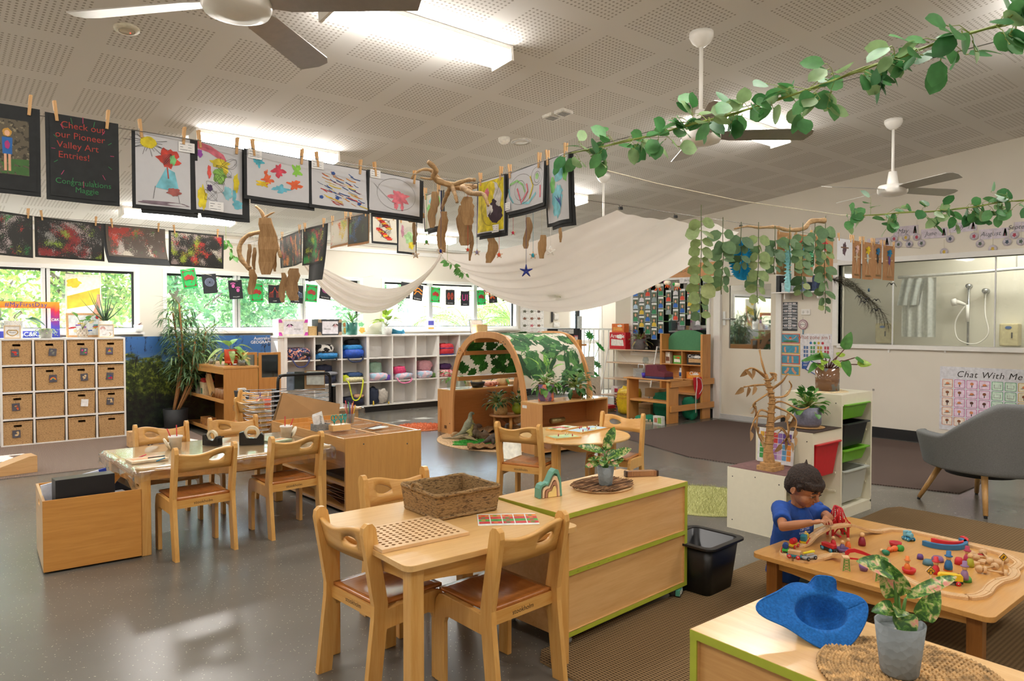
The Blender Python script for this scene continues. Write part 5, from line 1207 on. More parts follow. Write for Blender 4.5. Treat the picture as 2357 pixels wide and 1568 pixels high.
for k,(px,py) in enumerate(((1120,670),(1134,679),(1154,656),(1175,667),(1229,662))): critter(px,py,10,'#e0602c',cc[(k+1)%6],'small felt creature %s' %('left of the others by the last flags','low between the last black flags','highest near the last flags','over the last green flag','alone above the orange wall sign')[k],k+3)
# flag bunting across the windows
FB = mat('#2a2c30',.8,vary=.05,trans=.1); FG = mat('#2fae5a',.8,vary=.04,trans=.2)
def flag(px,ptop,kind,label,word='',rz=0,col='#d86ab0'):
 c = PY(px,ptop,10.02); w_,h = .185,.26; m = MB(); m.grid(lambda u,v: (-w_/2+w_*u,.006*math.sin(u*5),-h*(1-v)),6,6,FG if kind=='map' else FB); F = frame(0,-.007,-h/2,0)
 k = mat(col)
 if kind=='map':
  rd = mat('#a8302c'); q = MB(); AU = [(-.06,0),(-.045,-.03),(-.02,-.02),(.01,-.02),(.03,-.04),(.05,-.03),(.06,0),(.042,.025),(.035,.05),(.03,.025),(.015,.03),(.008,.045),(-.015,.045),(-.03,.03),(-.05,.025)]; q.prism([(a_*1.05,b_+.01) for a_,b_ in AU],.001,rd,T(0,0,.001)); blob(q,.02,-.05,.008,.008,rd,.001); m.add(q.v,q.f,rd,F)
  bn = mat('#7a3a28'); q = MB(); stroke(q,[(p[0],p[1]) for p in rrect(.14,.2,.03)]+[(.07,.07)],.006,bn,.001)
  for sx in (-1,1):
   for sy in (-1,1): blob(q,sx*.065,sy*.095,.014,.014,bn,.0015,.05)
  m.add(q.v,q.f,bn,F)
 else:
  q = MB()
  if kind=='paw':
   for (x,y) in ((-.03,.05),(.03,-.01)):
    blob(q,x,y,.022,.026,k,.001,.05)
    for i in range(4): blob(q,x-.026+i*.017,y+.034+(.006 if i in (1,2) else 0),.006,.011,k,.001,.05)
  elif kind=='ring':
   for r in (.06,.047,.033,.018): stroke(q,ellipse(r,r*.9,24,0,.02)+[(r,.02)],.005,k,.001)
  elif kind=='lines':
   for s in (-1,1):
    for r in (.0,.02,.04): stroke(q,[(s*(.008+r*.3),.07-r),(s*(.03+r),.03-r*.3),(s*(.03+r*1.2),-.05)],.006,k,.001)
   blob(q,0,.085,.009,.009,k,.001)
  elif kind=='ovals':
   for s in (-1,1): stroke(q,ellipse(.022,.055,20,s*.034,.02)+[(s*.034+.022,.02)],.009,k,.001); stroke(q,ellipse(.009,.035,16,s*.034,.02),.005,k,.001)
  elif kind=='ui': stroke(q,[(-.055,.07)]+[(-.055+.03-.03*math.cos(PI*i/10),.0-.03*math.sin(PI*i/10)) for i in range(11)]+[(.005,.07)],.014,k,.001); stroke(q,[(.045,.07),(.045,-.03)],.014,k,.001)
  elif kind=='boom':
   for o_ in (0,-.05): stroke(q,[(-.07,.01+o_),(-.03,.07+o_),(.01,.07+o_),(.075,.03+o_)],.018,k,.001)
  elif kind=='stick': stroke(q,[(-.03,-.06),(.03,.08)],.022,k,.001); stroke(q,[(-.02,-.03),(.02,.05)],.006,mat('#f0e0d0'),.0016)
  m.add(q.v,q.f,k,F)
  if word: m.text(word,.021,mat('#e8e8e8'),F @ T(0,-.1,.001))
 o = m.build('bunting_flag',loc=c,rot=(0,R(rz),R(0))); tag(o,label,'flag','printed flags strung across the windows')
L_ = lambda s: s
for a in ((431,619,'map','leftmost green flag with a red map, tilted','',-10),(480,631,'ring','black flag with grey rings behind the tall palm','',-6,'#8f9ab8'),(540,645,'paw','black flag with two pink paw prints','WALLABY',-5),(590,653,'map','green map flag behind the hanging bark piece','',-2),(632,656,'lines','black flag with branching red lines','CAMP',0,'#d8503c'),(684,657,'lines','black flag half hidden behind bark with pale blue lines','WATER',3,'#9ab0d8'),(718,655,'map','green map flag at the left edge of the gauze swag','',4),(752,650,'ring','black flag dipping under the gauze swag at left','WATERHOLE',8),
          (935,650,'ring','black flag with green ring emerging right of the swag','WATERHOLE',6,'#3fa55c'),(964,656,'boom','black flag with orange boomerang shapes','BOOMERANG',8,'#ee8a30'),(1003,661,'map','green map flag at the edge of the right window','',3),(1036,667,'ovals','black flag with two orange ovals','CLAP STICK',0,'#e2583c'),(1070,670,'ui','black flag with pink U and line symbols','WOMAN',0,'#e0489c'),(1107,668,'map','green map flag right of the window mullion','',-3),(1133,664,'boom','black flag half covered by a felt creature','FIRE',-5,'#e8b03a'),(1162,659,'stick','black flag with slanting orange stick','STICK',-10,'#ee7a3c'),(1187,653,'map','last green map flag at the right end','',-10)): flag(*a)
wire([PY(405,616,10.02),PY(540,646,10.02),PY(632,657,10.02),PY(752,651,10.02),PY(860,635,10.02)],'white string holding the left run of printed flags',.003,CORD,'cord','cord')
wire([PY(890,640,10.02),PY(1003,662,10.02),PY(1070,671,10.02),PY(1133,665,10.02),PY(1196,652,10.02)],'white string holding the right run of printed flags',.003,CORD,'cord','cord')
IV = mat('#5f9a4a',.5,trans=.3)
for k,(x0_,y0_,dx) in enumerate(((520,552,16),(1030,600,40),(1275,660,20))):
 t = thing('ivy_sprig',('green ivy sprig hanging left of the driftwood ring','trailing ivy sprig below the gathered knot of cloth','small ivy sprig left of the entry door')[k],'hanging plant',(0,0,0)); m = MB(); rr = random.Random(k); P = [D(x0_+dx*i/6,y0_+(40,30,14)[k]*i/6,6.5) for i in range(7)]; m.tube([P[0]+Vector((0,0,.2))]+P,.002,4,STM); m.build('stem',t); f = MB()
 for p in P:
  for s in range(2): f.leaf(p,(rr.uniform(-1,1),rr.uniform(-.5,.5),rr.uniform(-1,0)),(0,-1,.3),.06,.035,IV,.2,.1,'heart',4,.01,STM)
 f.build('foliage',t)
# ================================================================ outdoors
def leafcloud(m,c,r,n,L,mats,rr,shape='oval'):
 for i in range(n):
  d = Vector((rr.gauss(0,1),rr.gauss(0,1),rr.gauss(0,1))).normalized(); p = Vector(c)+Vector((d.x*r[0],d.y*r[1],d.z*r[2]))*rr.uniform(.55,1)
  s = Vector((rr.uniform(-1,1),rr.uniform(-1,1),rr.uniform(-1,1))).normalized(); u = s.orthogonal().normalized(); l = L*rr.uniform(.6,1.3)
  m.add([p-s*l,p+u*l*.5,p+s*l,p-u*l*.5],[(0,1,2,3)],rr.choice(mats))
def tree(x,y,h,r,cols,label,seed,n=5200,L=.07):
 rr = random.Random(seed); t = thing('tree',label,'tree',(x,y,-.1)); m = MB(); P = [(0,0,0),(.1,0,h*.3),(0,.1,h*.55),(.1,0,h*.8)]; m.tube(P,[.12,.09,.06,.03],8,mat('#6b5a48',.9))
 for k in range(6): a = k*1.05; m.tube([(.05,.03,h*(.3+.07*k)),(math.cos(a)*r*.6,math.sin(a)*r*.6,h*(.5+.07*k))],[.04,.012],5,mat('#6b5a48',.9))
 m.build('trunk',t); f = MB(); ms = [mat(c,.6,vary=.15,trans=.55) for c in cols]
 for k in range(9): a = rr.uniform(0,6.28); q = rr.uniform(0,.7)*r; leafcloud(f,(q*math.cos(a),q*math.sin(a),h*rr.uniform(.35,.95)),(r*.5,r*.5,h*.17),n // 9,L,ms,rr)
 f.build('crown',t)
m = MB(); m.bx(-12,26,10.45,40,-.2,-.1,mat('#d2cdbf',.8,vary=.06,nscale=2)); struct(m.build('ground_outside'))
GC = ('#b4cc6c','#93b458','#d0cf7c','#7aa052'); GD = ('#7fae6e','#6a9a66','#98bf82','#5a8a5c')
for a in ((1.0,15.2,4.4,1.7,GC,'yellow-green tree filling the left pane of the left window',11),(-.4,13.4,4.2,1.6,GC,'sunlit yellow-green tree outside the left window',1),(2.0,14.0,4.0,1.5,GC,'bright tree outside the window behind the rainbow picture',2),(3.8,14.6,4.4,1.7,GD,'darker green tree outside the tall palm plant',3),(6.0,15.5,4.6,1.8,GD,'green tree outside the middle window panes',4),(8.9,16.0,4.0,1.3,GD,'tree outside the left pane of the right window',5),(-1.8,16,5,2,GD,'dark tree furthest left beyond the garden',6)): tree(*a)
def palm(x,y,z0,label,seed):
 rr = random.Random(seed); t = thing('garden_palm',label,'palm',(x,y,-.1)); m = MB(); m.tube([(0,0,0),(0,0,z0)],[.1,.07],8,mat('#8a7a5c')); m.build('trunk',t); f = MB(); ms = [mat('#9dbb52',.5,trans=.4),mat('#7ba544',.5,trans=.35)]
 for k in range(20):
  a = k*2.4; el = rr.uniform(.5,1.4); P = [Vector((math.cos(a)*s*1.25,math.sin(a)*s*1.25,z0+el*s*1.2-s*s*.9)) for s in (0,.25,.5,.75,1)]; P = smoothpath(P,4); f.tube(P,.012,4,ms[0])
  for i in range(3,len(P)):
   tg = (P[i]-P[i-1]).normalized(); sd = tg.cross(Vector((0,0,1))).normalized()
   for s in (-1,1): f.leaf(P[i],sd*s+tg*.7-Vector((0,0,.25)),(0,0,1),.34,.042,ms[i%2],.3,.1,'lance',3)
 f.build('fronds',t)
palm(11.0,13.2,1.5,'garden palm with arching fronds outside the right window',1); palm(12.3,14.6,1.4,'second garden palm further right outside',2); palm(9.9,13.4,1.2,'low garden palm outside the middle of the right window',3)
t = thing('garden_fence','long pale metal fence beyond the garden','fence',(0,0,-.1)); m = MB()
for i in range(130): m.bx(-9+i*.22,-9+i*.22+.13,18,18.03+.02*(i%2),0,1.9,mat('#d8dcdc',.5))
m.bx(-9,19.7,17.96,18.0,1.8,1.9,mat('#c8cccc')); m.build('fence_panel',t)
for i in range(8): m = MB(); m.bx(-9+i*4,-8.9+i*4,17.9,18.0,0,2.0,mat('#9aa0a4')); m.build('post',t)
m = MB(); m.bx(6.75,6.9,11.6,11.75,-.1,3,mat('#c9ccd0')); tag(m.build('verandah_post'),'grey square verandah post outside the right window','post')

# ================================================================ potted plants
SOIL = mat('#3a2c20',.95,vary=.3)
def pot(t,r0,r1,h,m0,soil=.85,n=24,fluted=0,nm='pot'):
 m = MB(); m.lathe([(0,0),(r0*.9,0),(r0,.006),(r1,h),(r1*.93,h),(r1*.9,h*.85),(0,h*.85)],m0,n=n); m.build(nm,t)
def leaves(t,n,z0,Lr,W,mats,seed,el=(.2,1.3),reach=(.03,.12),shape='heart',up=.0,droop=.35,az=None,c=(0,0)):
 rr = random.Random(seed); m = MB(); s = MB()
 for i in range(n):
  a = az[i%len(az)]+rr.uniform(-.2,.2) if az else i*2.4+rr.uniform(-.3,.3); e = rr.uniform(*el); q = rr.uniform(*reach); L = rr.uniform(*Lr)
  p0 = Vector((c[0],c[1],z0)); d = Vector((math.cos(a)*math.cos(e),math.sin(a)*math.cos(e),math.sin(e))); p1 = p0+d*q
  s.tube([p0,p0.lerp(p1,.5)+Vector((0,0,q*.1)),p1],[.003,.0025,.0018],5,STM); dl = (d+Vector((0,0,-.4+up))).normalized()
  m.leaf(p1,dl,(rr.uniform(-.3,.3),rr.uniform(-.3,.3),1),L,L*W,mats[i%len(mats)],droop,.12,shape,6)
 s.build('stems',t); m.build('leaves',t)
GR = [mat('#4f8a3a',.4,vary=.15,trans=.25),mat('#3c7430',.4,vary=.15,trans=.25),mat('#6ba04a',.4,vary=.15,trans=.3)]
LG = [speckle('#b9d24c',[('#5f9a34',30,.55)],rough=.4),mat('#a8c850',.4,vary=.2,trans=.4)]
SPW = speckle('#dcd8d0',[('#8a8478',90,.62)],rough=.6)
def at(px,py,z,dy=0): p = G(px,py,z); return (p.x,p.y+dy,z)
CZ = 1.2125; TZ = 1.2005
def back(px,Y,z): p = PY(px,700,Y); return (p.x,Y,z)
t = thing('potted_alocasia','big veined leaf plant in speckled white pot, far left of cube shelf','potted plant',back(30,9.93,CZ)); pot(t,.085,.09,.2,SPW); leaves(t,5,.19,(.14,.2),.75,[mat('#2f6a44',.4,vary=.2,trans=.2),GR[2]],4,(.2,.8),(.06,.2),az=[0,.3,3,2.6,-.4])
t = thing('trailing_plant','small trailing variegated plant in ribbed grey pot on cube shelf','potted plant',back(104,9.85,CZ)); pot(t,.062,.068,.10,mat('#a5a49c',.7)); m = MB(); rr = random.Random(3)
for i in range(150):
 a = rr.uniform(0,6.28); q = rr.uniform(.02,.13); z = .11-max(0,q-.07)*rr.uniform(0,1.6); m.leaf((q*math.cos(a),q*math.sin(a),max(.01,z)),(math.cos(a),math.sin(a),-.6),(0,0,1),.02,.016,rr.choice([mat('#8aa86a',.5),mat('#c8cf98',.5),mat('#6f9a5c',.5)]),seg=2)
m.build('foliage',t)
t = thing('aloe_plant','spiky aloe in white speckled pot behind the small rainbow frame','potted plant',back(241,9.9,CZ)); pot(t,.07,.075,.2,SPW); m = MB(); AL = mat('#4c6648',.5,vary=.2)
for i in range(12): a = i*2.4; e = .6+.75*(i%3)/2; d = Vector((math.cos(a)*math.cos(e),math.sin(a)*math.cos(e)*.6,math.sin(e))); P = [Vector((0,0,.19))+d*(s*.33)+Vector((0,0,s*s*.1)) for s in (0,.35,.7,1)]; m.tube(P,[.016,.013,.007,.001],6,AL,flat=.5)
m.build('leaves',t)
t = thing('macrame_pot_plant','arrowhead plant in knotted openwork pot between aloe and trailing plant','potted plant',back(189,9.85,CZ)); m = MB(); PKW = mat('#d3c3b0',.8)
for i in range(9):
 for s in (-1,1): m.tube([(.06*(1-.25*abs(1-2*v) )*math.cos(.7*i+s*v*1.5),.06*(1-.25*abs(1-2*v))*math.sin(.7*i+s*v*1.5),.11*v) for v in (0,.25,.5,.75,1)],.005,5,PKW)
m.lathe([(0,.002),(.05,.002),(.05,.012),(0,.012)],PKW); m.build('pot',t); leaves(t,6,.1,(.08,.13),.6,[GR[2],GR[0]],12,(.5,1.3),(.1,.2))
t = thing('small_succulent','tiny red succulent in white pot on the window sill','potted plant',back(318,10.19,SIL)); pot(t,.05,.055,.09,mat('#eeeeea',.5)); leaves(t,9,.08,(.03,.05),.5,[mat('#a03a4a',.5),mat('#6a4a4a',.5)],3,(.5,1.2),(.005,.02))
t = thing('palm_in_green_pot','small bushy palm in a teal green pot on the cubbies','potted plant',back(809,10.0,TZ)); pot(t,.085,.09,.19,mat('#2f6f62',.4)); leaves(t,26,.18,(.16,.24),.12,[mat('#54843c',.5,trans=.2),mat('#3f6f34',.5)],5,(.5,1.4),(.01,.04),'lance')
t = thing('potted_dieffenbachia','lime green broad-leaved plant in white pot beneath the window pier','potted plant',back(890,9.93,TZ)); pot(t,.075,.09,.12,mat('#e8e8e6',.4)); leaves(t,17,.13,(.14,.2),.6,LG,7,(.5,1.35),(.08,.2),droop=.6)
t = thing('bamboo_palm','tall feathery bamboo palm standing between mural and bookshelf','potted plant',(2.56,9.85,0)); pot(t,.13,.15,.28,mat('#2c2e30',.6)); m = MB(); f = MB(); rr = random.Random(8); BP = [mat('#5f7f56',.5,vary=.1,trans=.3),mat('#7d9a6c',.5,trans=.3),mat('#44663f',.5,trans=.25)]
for k in range(7):
 a = k*.95; top = Vector((.16+.2*math.cos(a),.18*math.sin(a)-.1,1.15+.12*(k%5))); P = smoothpath([Vector((.03*math.cos(a),.03*math.sin(a),.24)),top*.5+Vector((.06,0,.1)),top],5); m.tube(P,.011,6,mat('#a8794a',.6)); 
 for j in range(4,len(P)):
  for q in range(5):
   b_ = rr.uniform(0,6.28); d = Vector((math.cos(b_),math.sin(b_)*.7,rr.uniform(.1,.8))); e = P[j]+d*.16; f.tube([P[j],e],.003,4,STM,caps=False)
   for s in range(6): f.leaf(P[j].lerp(e,.3+.14*s),(d+Vector((rr.uniform(-.8,.8),rr.uniform(-.8,.8),rr.uniform(-.9,.1)))),(0,0,1),rr.uniform(.13,.2),.02,BP[(j+s)%3],.4,.1,'lance',3)
m.build('canes',t); f.build('foliage',t)
# frames and signs on the cube shelf
def stand(name,label,cat,px0,px1,py0,py1,Y,th,m0,z=None,inset=.012,fm=None,deco=None,lean=0,group=None):
 """upright framed panel: outer size measured on the plane Y"""
 a,b_ = PY(px0,py0,Y),PY(px1,py1,Y); w_ = b_.x-a.x; h = a.z-b_.z; zb = b_.z if z is None else z
 t = thing(name,label,cat,((a.x+b_.x)/2,Y,zb),0,group); t.rotation_euler = (R(-lean),0,0)
 if fm:
  m = MB(); m.prism([(-w_/2,0),(w_/2,0),(w_/2,h),(-w_/2,h)],th,fm,frame(0,0,0),holes=[[(-w_/2+inset,inset),(-w_/2+inset,h-inset),(w_/2-inset,h-inset),(w_/2-inset,inset)]]); m.build('frame',t,bevel=.001)
 m = MB(); e = inset if fm else 0; m.bx(-w_/2+e,w_/2-e,-th*.3,th*.4,e,h-e,m0)
 if deco: q = MB(); deco(q,w_,h); F = frame(0,-th*.3-.0008,0); o_ = len(m.v); [m.add(q.v,[f_],q.ms[k],F) for f_,k in zip(q.f,q.mi)] if False else m_merge(m,q,F)
 m.build('face' if fm else 'panel',t); return t
def m_merge(m,q,F):
 o_ = len(m.v); m.v += [tuple(F @ Vector(p)) for p in q.v]
 for f_,k,s in zip(q.f,q.mi,q.sm): m.f.append([i+o_ for i in f_]); m.mi.append(m.mx(q.ms[k])); m.sm.append(s)
WF = wood('#d8bc94','#e6cfab',axis=0,scale=2,coat=0); GOLD = mat('#c9a052',.4,.3); GY = mat('#54565a')
def d_heart(m,w,h):
 for s in (-1,1): stroke(m,[(s*w*.32*math.sin(PI*i/12)**.7*(1 if i<8 else .98),h*(.2+.55*i/12-(.0 if i<10 else .04*(i-9)))) for i in range(13)],.009,GOLD)
 m.text('You are\nloved',.026,GY,T(0,h*.55,.001),font_shear=.3)
stand('heart_picture','small framed sign with a gold heart outline at far left','framed sign',8,48,748,778,9.78,.03,mat('#f1f0ee'),CZ,.012,WF,d_heart)
def d_rb(m,w,h):
 for k,c in enumerate(('#c98a84','#d9aaa0','#c98a84')): stroke(m,[(-w*.22+(.16-.04*k)*w*math.cos(PI*i/10),h*.62+(.2-.05*k)*h*math.sin(PI*i/10)) for i in range(11)],.005,mat(c))
 stroke(m,[(w*.2+w*.1*math.sin(PI*i/10),h*(.12+.25*i/10)) for i in range(11)],.006,GOLD); m.text('Sunshine',.018,GY,T(w*.22,h*.55,.001),font_shear=.3); m.text('Stars',.018,GY,T(-w*.15,h*.22,.001),font_shear=.3)
stand('rainbow_picture','small framed sign with pink rainbow and gold moon beside the aloe','framed sign',226,262,745,775,9.76,.03,mat('#f1f0ee'),CZ,.01,WF,d_rb)
def grad(stops,ax=2,sc=1.0,off=0.0):
 m,n,b = _base('painted_gradient'); t = n.nodes.new('ShaderNodeTexCoord'); sp = n.nodes.new('ShaderNodeSeparateXYZ'); n.links.new(t.outputs['Object'],sp.inputs[0]); q = n.nodes.new('ShaderNodeMath'); q.operation = 'MULTIPLY_ADD'; q.inputs[1].default_value = sc; n.links.new(sp.outputs[ax],q.inputs[0])
 z = n.nodes.new('ShaderNodeMath'); z.operation = 'MULTIPLY_ADD'; z.inputs[1].default_value = .35; z.inputs[2].default_value = off-.17; n.links.new(_noise(n,t.outputs['Object'],4,3,.6,1),z.inputs[0]); n.links.new(z.outputs[0],q.inputs[2])
 n.links.new(_ramp(n,q.outputs[0],stops),b.inputs['Base Color']); b.inputs['Roughness'].default_value = .5; return m
a,b_ = PY(-70,692,9.95),PY(141,773,9.95); t = thing('photo_prop_frame','big orange and purple cardboard photo frame reading #MyFirstDay','frame',((a.x+b_.x)/2,9.95+.1,CZ)); w_,h = b_.x-a.x,a.z-CZ
m = MB(); m.prism([(-w_/2,0),(w_/2,0),(w_/2,h),(-w_/2,h)],.006,grad([(0,'#2f3fa6'),(.35,'#4a44b8'),(.55,'#9a2f8c'),(.72,'#e0314a'),(.85,'#f39a2c'),(1,'#f8b83a')],2,2.3),frame(0,0,0),holes=[[(-w_/2+.09,.08),(-w_/2+.09,h-.075),(w_/2-.09,h-.075),(w_/2-.09,.08)]]); m.build('frame',t)
for a_ in (('#MyFirstDay',.072,mat('#4b3fb0'),frame(.1,-.004,h-.036),0,.0004,'CENTER',1.1),('#LoveC&K',.07,mat('#f4f4f6'),frame(.05,-.004,.04),0,.0004,'CENTER',1,.01),('C&K',.04,mat('#f4f4f6'),frame(w_/2-.045,-.004,h*.5),0,.0004,'CENTER',1,.02),('C&K',.04,mat('#f4f4f6'),frame(-w_/2+.32,-.004,h*.5),0,.0004,'CENTER',1,.02)): m = MB(); m.text(*a_); m.build('lettering',t)
m = MB()
for i in range(7): A2 = R(60+35*i); m.tube([(w_/2-.075+.012*math.cos(A2),-.005,h*.5+.012*math.sin(A2)),(w_/2-.075+.024*math.cos(A2),-.005,h*.5+.024*math.sin(A2))],.0015,4,mat('#f0a93a'))
m.build('sun_logo',t)
def d_rain(m,w,h):
 quad(m,[(-w/2+.01,h*.62),(w/2-.01,h*.78),(w/2-.01,h*.5),(-w/2+.01,h*.4)],mat('#f2d24c',.7,vary=.2,nscale=6),.0005)
 blob(m,-w*.28,h*.85,w*.2,h*.08,mat('#eccf3a'),.001,seed=4); stroke(m,[(w*(-.05+.5*math.sin(1.5*i/12)),h*(.15+.5*(1-math.cos(1.5*i/12))*1.1)) for i in range(13)][::-1],.055,mat('#f0a08c',.7,vary=.15),.0012); blob(m,w*.05,h*.12,w*.3,h*.08,mat('#f5df7a'),.0008,seed=8)
stand('rainbow_painting','large yellow and pink rainbow painting standing in the left window','picture',150,234,630,764,10.17,.018,mat('#f7f3e6',.8,trans=.3),SIL+.001,.014,mat('#f2ead4'),d_rain)
def d_chart(m,w,h):
 rr = random.Random(2)
 for i in range(20): x,y = rr.uniform(-.38,.38)*w,rr.uniform(.14,.86)*h; c = rr.choice(('#4aa8a0','#c8323c','#e0b93a','#2f5fa8','#8a5ab0','#e07a3a','#3a9a5a')); (quad(m,[(x-.03,y-.008),(x+.03,y-.004),(x+.03,y+.01),(x-.03,y+.006)],mat(c),.001+i*.0001,1) if i%2 else blob(m,x,y,.02,.02,mat('#ecdcae' if i%4 else c),.001+i*.0001,.12 if i%4 else .5,i,10,5))
stand('feelings_chart','cork-edged board of stars, badges and name strips behind the openwork pot','chart',152,236,716,772,10.0,.02,mat('#e6ebef',.5),CZ,.025,speckle('#d8a878',[('#a87848',120,.6)]),d_chart,lean=8)
# boxes and bits along the cubby top
def crate(px0,px1,pyt,c1,c2,word,label,s):
 a,b_ = PY(px0,pyt,9.93),PY(px1,773,9.93); w_,h = b_.x-a.x,a.z-TZ; t = thing('archive_box',label,'box',((a.x+b_.x)/2,10.04,TZ)); m = MB(); m.bx(-w_/2,w_/2,-.11,.11,0,h,mat(c1)); m.build('box_body',t,bevel=.002)
 m = MB(); 
 for sx in (-1,1):
  for z in (0,h-.05): m = MB(); m.add([(sx*w_/2,-.1125,z),(sx*(w_/2-.06),-.1125,z),(sx*(w_/2-.04),-.1125,z+.05),(sx*w_/2,-.1125,z+.05)],[(0,1,2,3) if sx<0 else (3,2,1,0)],mat(c2)); m.build('corner_patch',t)
 m = MB(); m.bx(-w_*.33,w_*.33,-.1145,-.1125,.02,h-.03,mat('#e6e3ea',.4)); m.text(word,.036,GY,frame(w_*.12*s,-.115,h*.4),font_shear=.2)
 for i in range(7): m.leaf((-w_*.17*s+.005*i,-.116,h*.72),(math.sin(i-3),0,-1+.1*i),(0,-1,0),.06,.012,mat('#2f3a34') if i%3 else mat(c2 if s>0 else '#a83a2c'),0,0,'lance',3)
 m.build('picture_label',t)
crate(641,709,735,'#ece6da','#d04ab0','Allunga','pink and cream box lettered Allunga on the cubby top',1); crate(732,787,735,'#3a3c40','#a58d70','Barong','dark box lettered Barong beside the teal plant pot',-1)
WB = weave('#b48a54','#dcb980',160,240)
def sbasket(name,label,px0,px1,py,Y,z,m0=WB,d=.14,fill=None):
 a,b_ = PY(px0,py,Y),PY(px1,py,Y); w_ = b_.x-a.x; h = a.z-z; t = thing(name,label,'basket',((a.x+b_.x)/2,Y+d/2,z)); m = MB(); k = .9
 m.prism(rrect(w_,d,.02),h,m0,T(0,0,h/2),holes=[rrect(w_-.016,d-.016,.014)[::-1]]); m.bx(-w_/2+.01,w_/2-.01,-d/2+.01,d/2-.01,0,.01,m0); m.build('basket_body',t); m = MB(); m.tube([tuple(p)+(h,) for p in rrect(w_,d,.02)]+[rrect(w_,d,.02)[0]+(h,)],.006,6,m0); m.build('rim',t); return t
sbasket('small_basket','small square woven basket between the two lettered boxes',710,731,752,9.95,TZ); sbasket('small_basket','pale woven basket below the black-framed notice at right',1097,1123,748,9.95,TZ)
stand('notice_frame','black-edged notice leaning in the right window','notice',1083,1113,729,760,10.12,.012,mat('#ece6e6'),TZ,.006,DARK,lambda m,w,h: [stroke(m,[(-w*.35,h*y),(w*.35,h*y)],.004,mat('#c87a7a')) for y in (.3,.5,.65)],lean=10)
stand('pamphlet','blue and orange pamphlet standing by the window','pamphlet',984,1000,732,757,10.18,.004,mat('#d8d0dc'),SIL,.004,None,lambda m,w,h: (quad(m,[(-w*.4,h*.4),(w*.4,h*.4),(w*.4,h*.8),(-w*.4,h*.8)],mat('#4a4a9c')),quad(m,[(-w*.4,0.01),(w*.4,0.01),(w*.4,h*.2),(-w*.4,h*.2)],mat('#e8a04a'))))
for k,(p0,p1,c,lab) in enumerate(((787,799,'#e07a4a','orange patterned card left of the teal pot'),(820,842,'#7abf8a','floral green card right of the teal pot'))): stand('greeting_card',lab,'card',p0,p1,738,771,10.15,.004,mat('#d9e2d0'),TZ,0,None,lambda m,w,h,c=c: (blob(m,0,h*.7,w*.3,h*.15,mat(c)),blob(m,w*.1,h*.3,w*.3,h*.2,mat('#e8a84a'),seed=5)))
m = MB(); BT = mat('#2a7a9c',.6)
m.ball((-.09,0,.05),.05,BT,10,(1,.8,.9)); m.tube([(-.07,0,.05),(.02,0,.035),(.1,0,.03)],[.045,.03,.028],8,BT); m.tube([(.08,0,.03),(.13,-.02,.05)],[.03,.04],8,BT); tag(m.build('soft_toy',loc=back(912,9.98,TZ)),'floppy blue toy lying beside the lime green plant','toy')
# landscape mural board and its lettering
def mural_mat():
 m,n,b = _base('landscape_print'); v = _coord(n); sp = n.nodes.new('ShaderNodeSeparateXYZ'); n.links.new(v,sp.inputs[0])
 def mix(f,a,c): q = n.nodes.new('ShaderNodeMix'); q.data_type = 'RGBA'; n.links.new(f,q.inputs[0]); (n.links.new(a,q.inputs[6]) if not isinstance(a,str) else setattr(q.inputs[6],'default_value',srgb(a))); (n.links.new(c,q.inputs[7]) if not isinstance(c,str) else setattr(q.inputs[7],'default_value',srgb(c))); return q.outputs[2]
 fol = _ramp(n,_noise(n,v,22,5,.7),[(.35,'#10180f'),(.5,'#3a4a1c'),(.62,'#7c8a34'),(.75,'#c0a848')]); dk = _ramp(n,_noise(n,v,14,4,.7),[(.4,'#0d1218'),(.7,'#2c3a24')])
 sky = _ramp(n,sp.outputs[2],[(.6,'#8ab4c8'),(1.2,'#3a6aa8')])
 def thr(src,lo,hi,add=None): 
  r = n.nodes.new('ShaderNodeMapRange'); r.inputs[1].default_value = lo; r.inputs[2].default_value = hi; n.links.new(src,r.inputs[0]); return r.outputs[0]
 zz = n.nodes.new('ShaderNodeMath'); zz.operation = 'MULTIPLY_ADD'; zz.inputs[1].default_value = .9; n.links.new(_noise(n,v,5,5,.7,.6),zz.inputs[0]); n.links.new(sp.outputs[2],zz.inputs[2])
 c = mix(thr(zz.outputs[0],1.32,1.42),fol,sky); c = mix(thr(zz.outputs[0],1.0,.85),c,dk); br = _noise(n,_coord(n,(3,3,1)),3.2,8,.75,1.5); c = mix(thr(br,.56,.6),c,'#10141c')
 n.links.new(c,b.inputs['Base Color']); b.inputs['Roughness'].default_value = .35; return m
t = thing('landscape_mural','printed bushland landscape board along the window wall','mural',(0,0,0)); m = MB(); m.bx(2.0,3.935,10.16,10.18,.0,1.21,mural_mat()); m.build('print_board',t)
m = MB(); p = PY(606,779,10.16); m.text('Australian',.062,mat('#f2f2f2'),frame(p.x-.01,10.158,p.z+.0)); m.text('GEOGRAPHIC',.058,mat('#f2f2f2'),frame(p.x,10.158,p.z-.055),bold=.008); m.build('lettering',t)

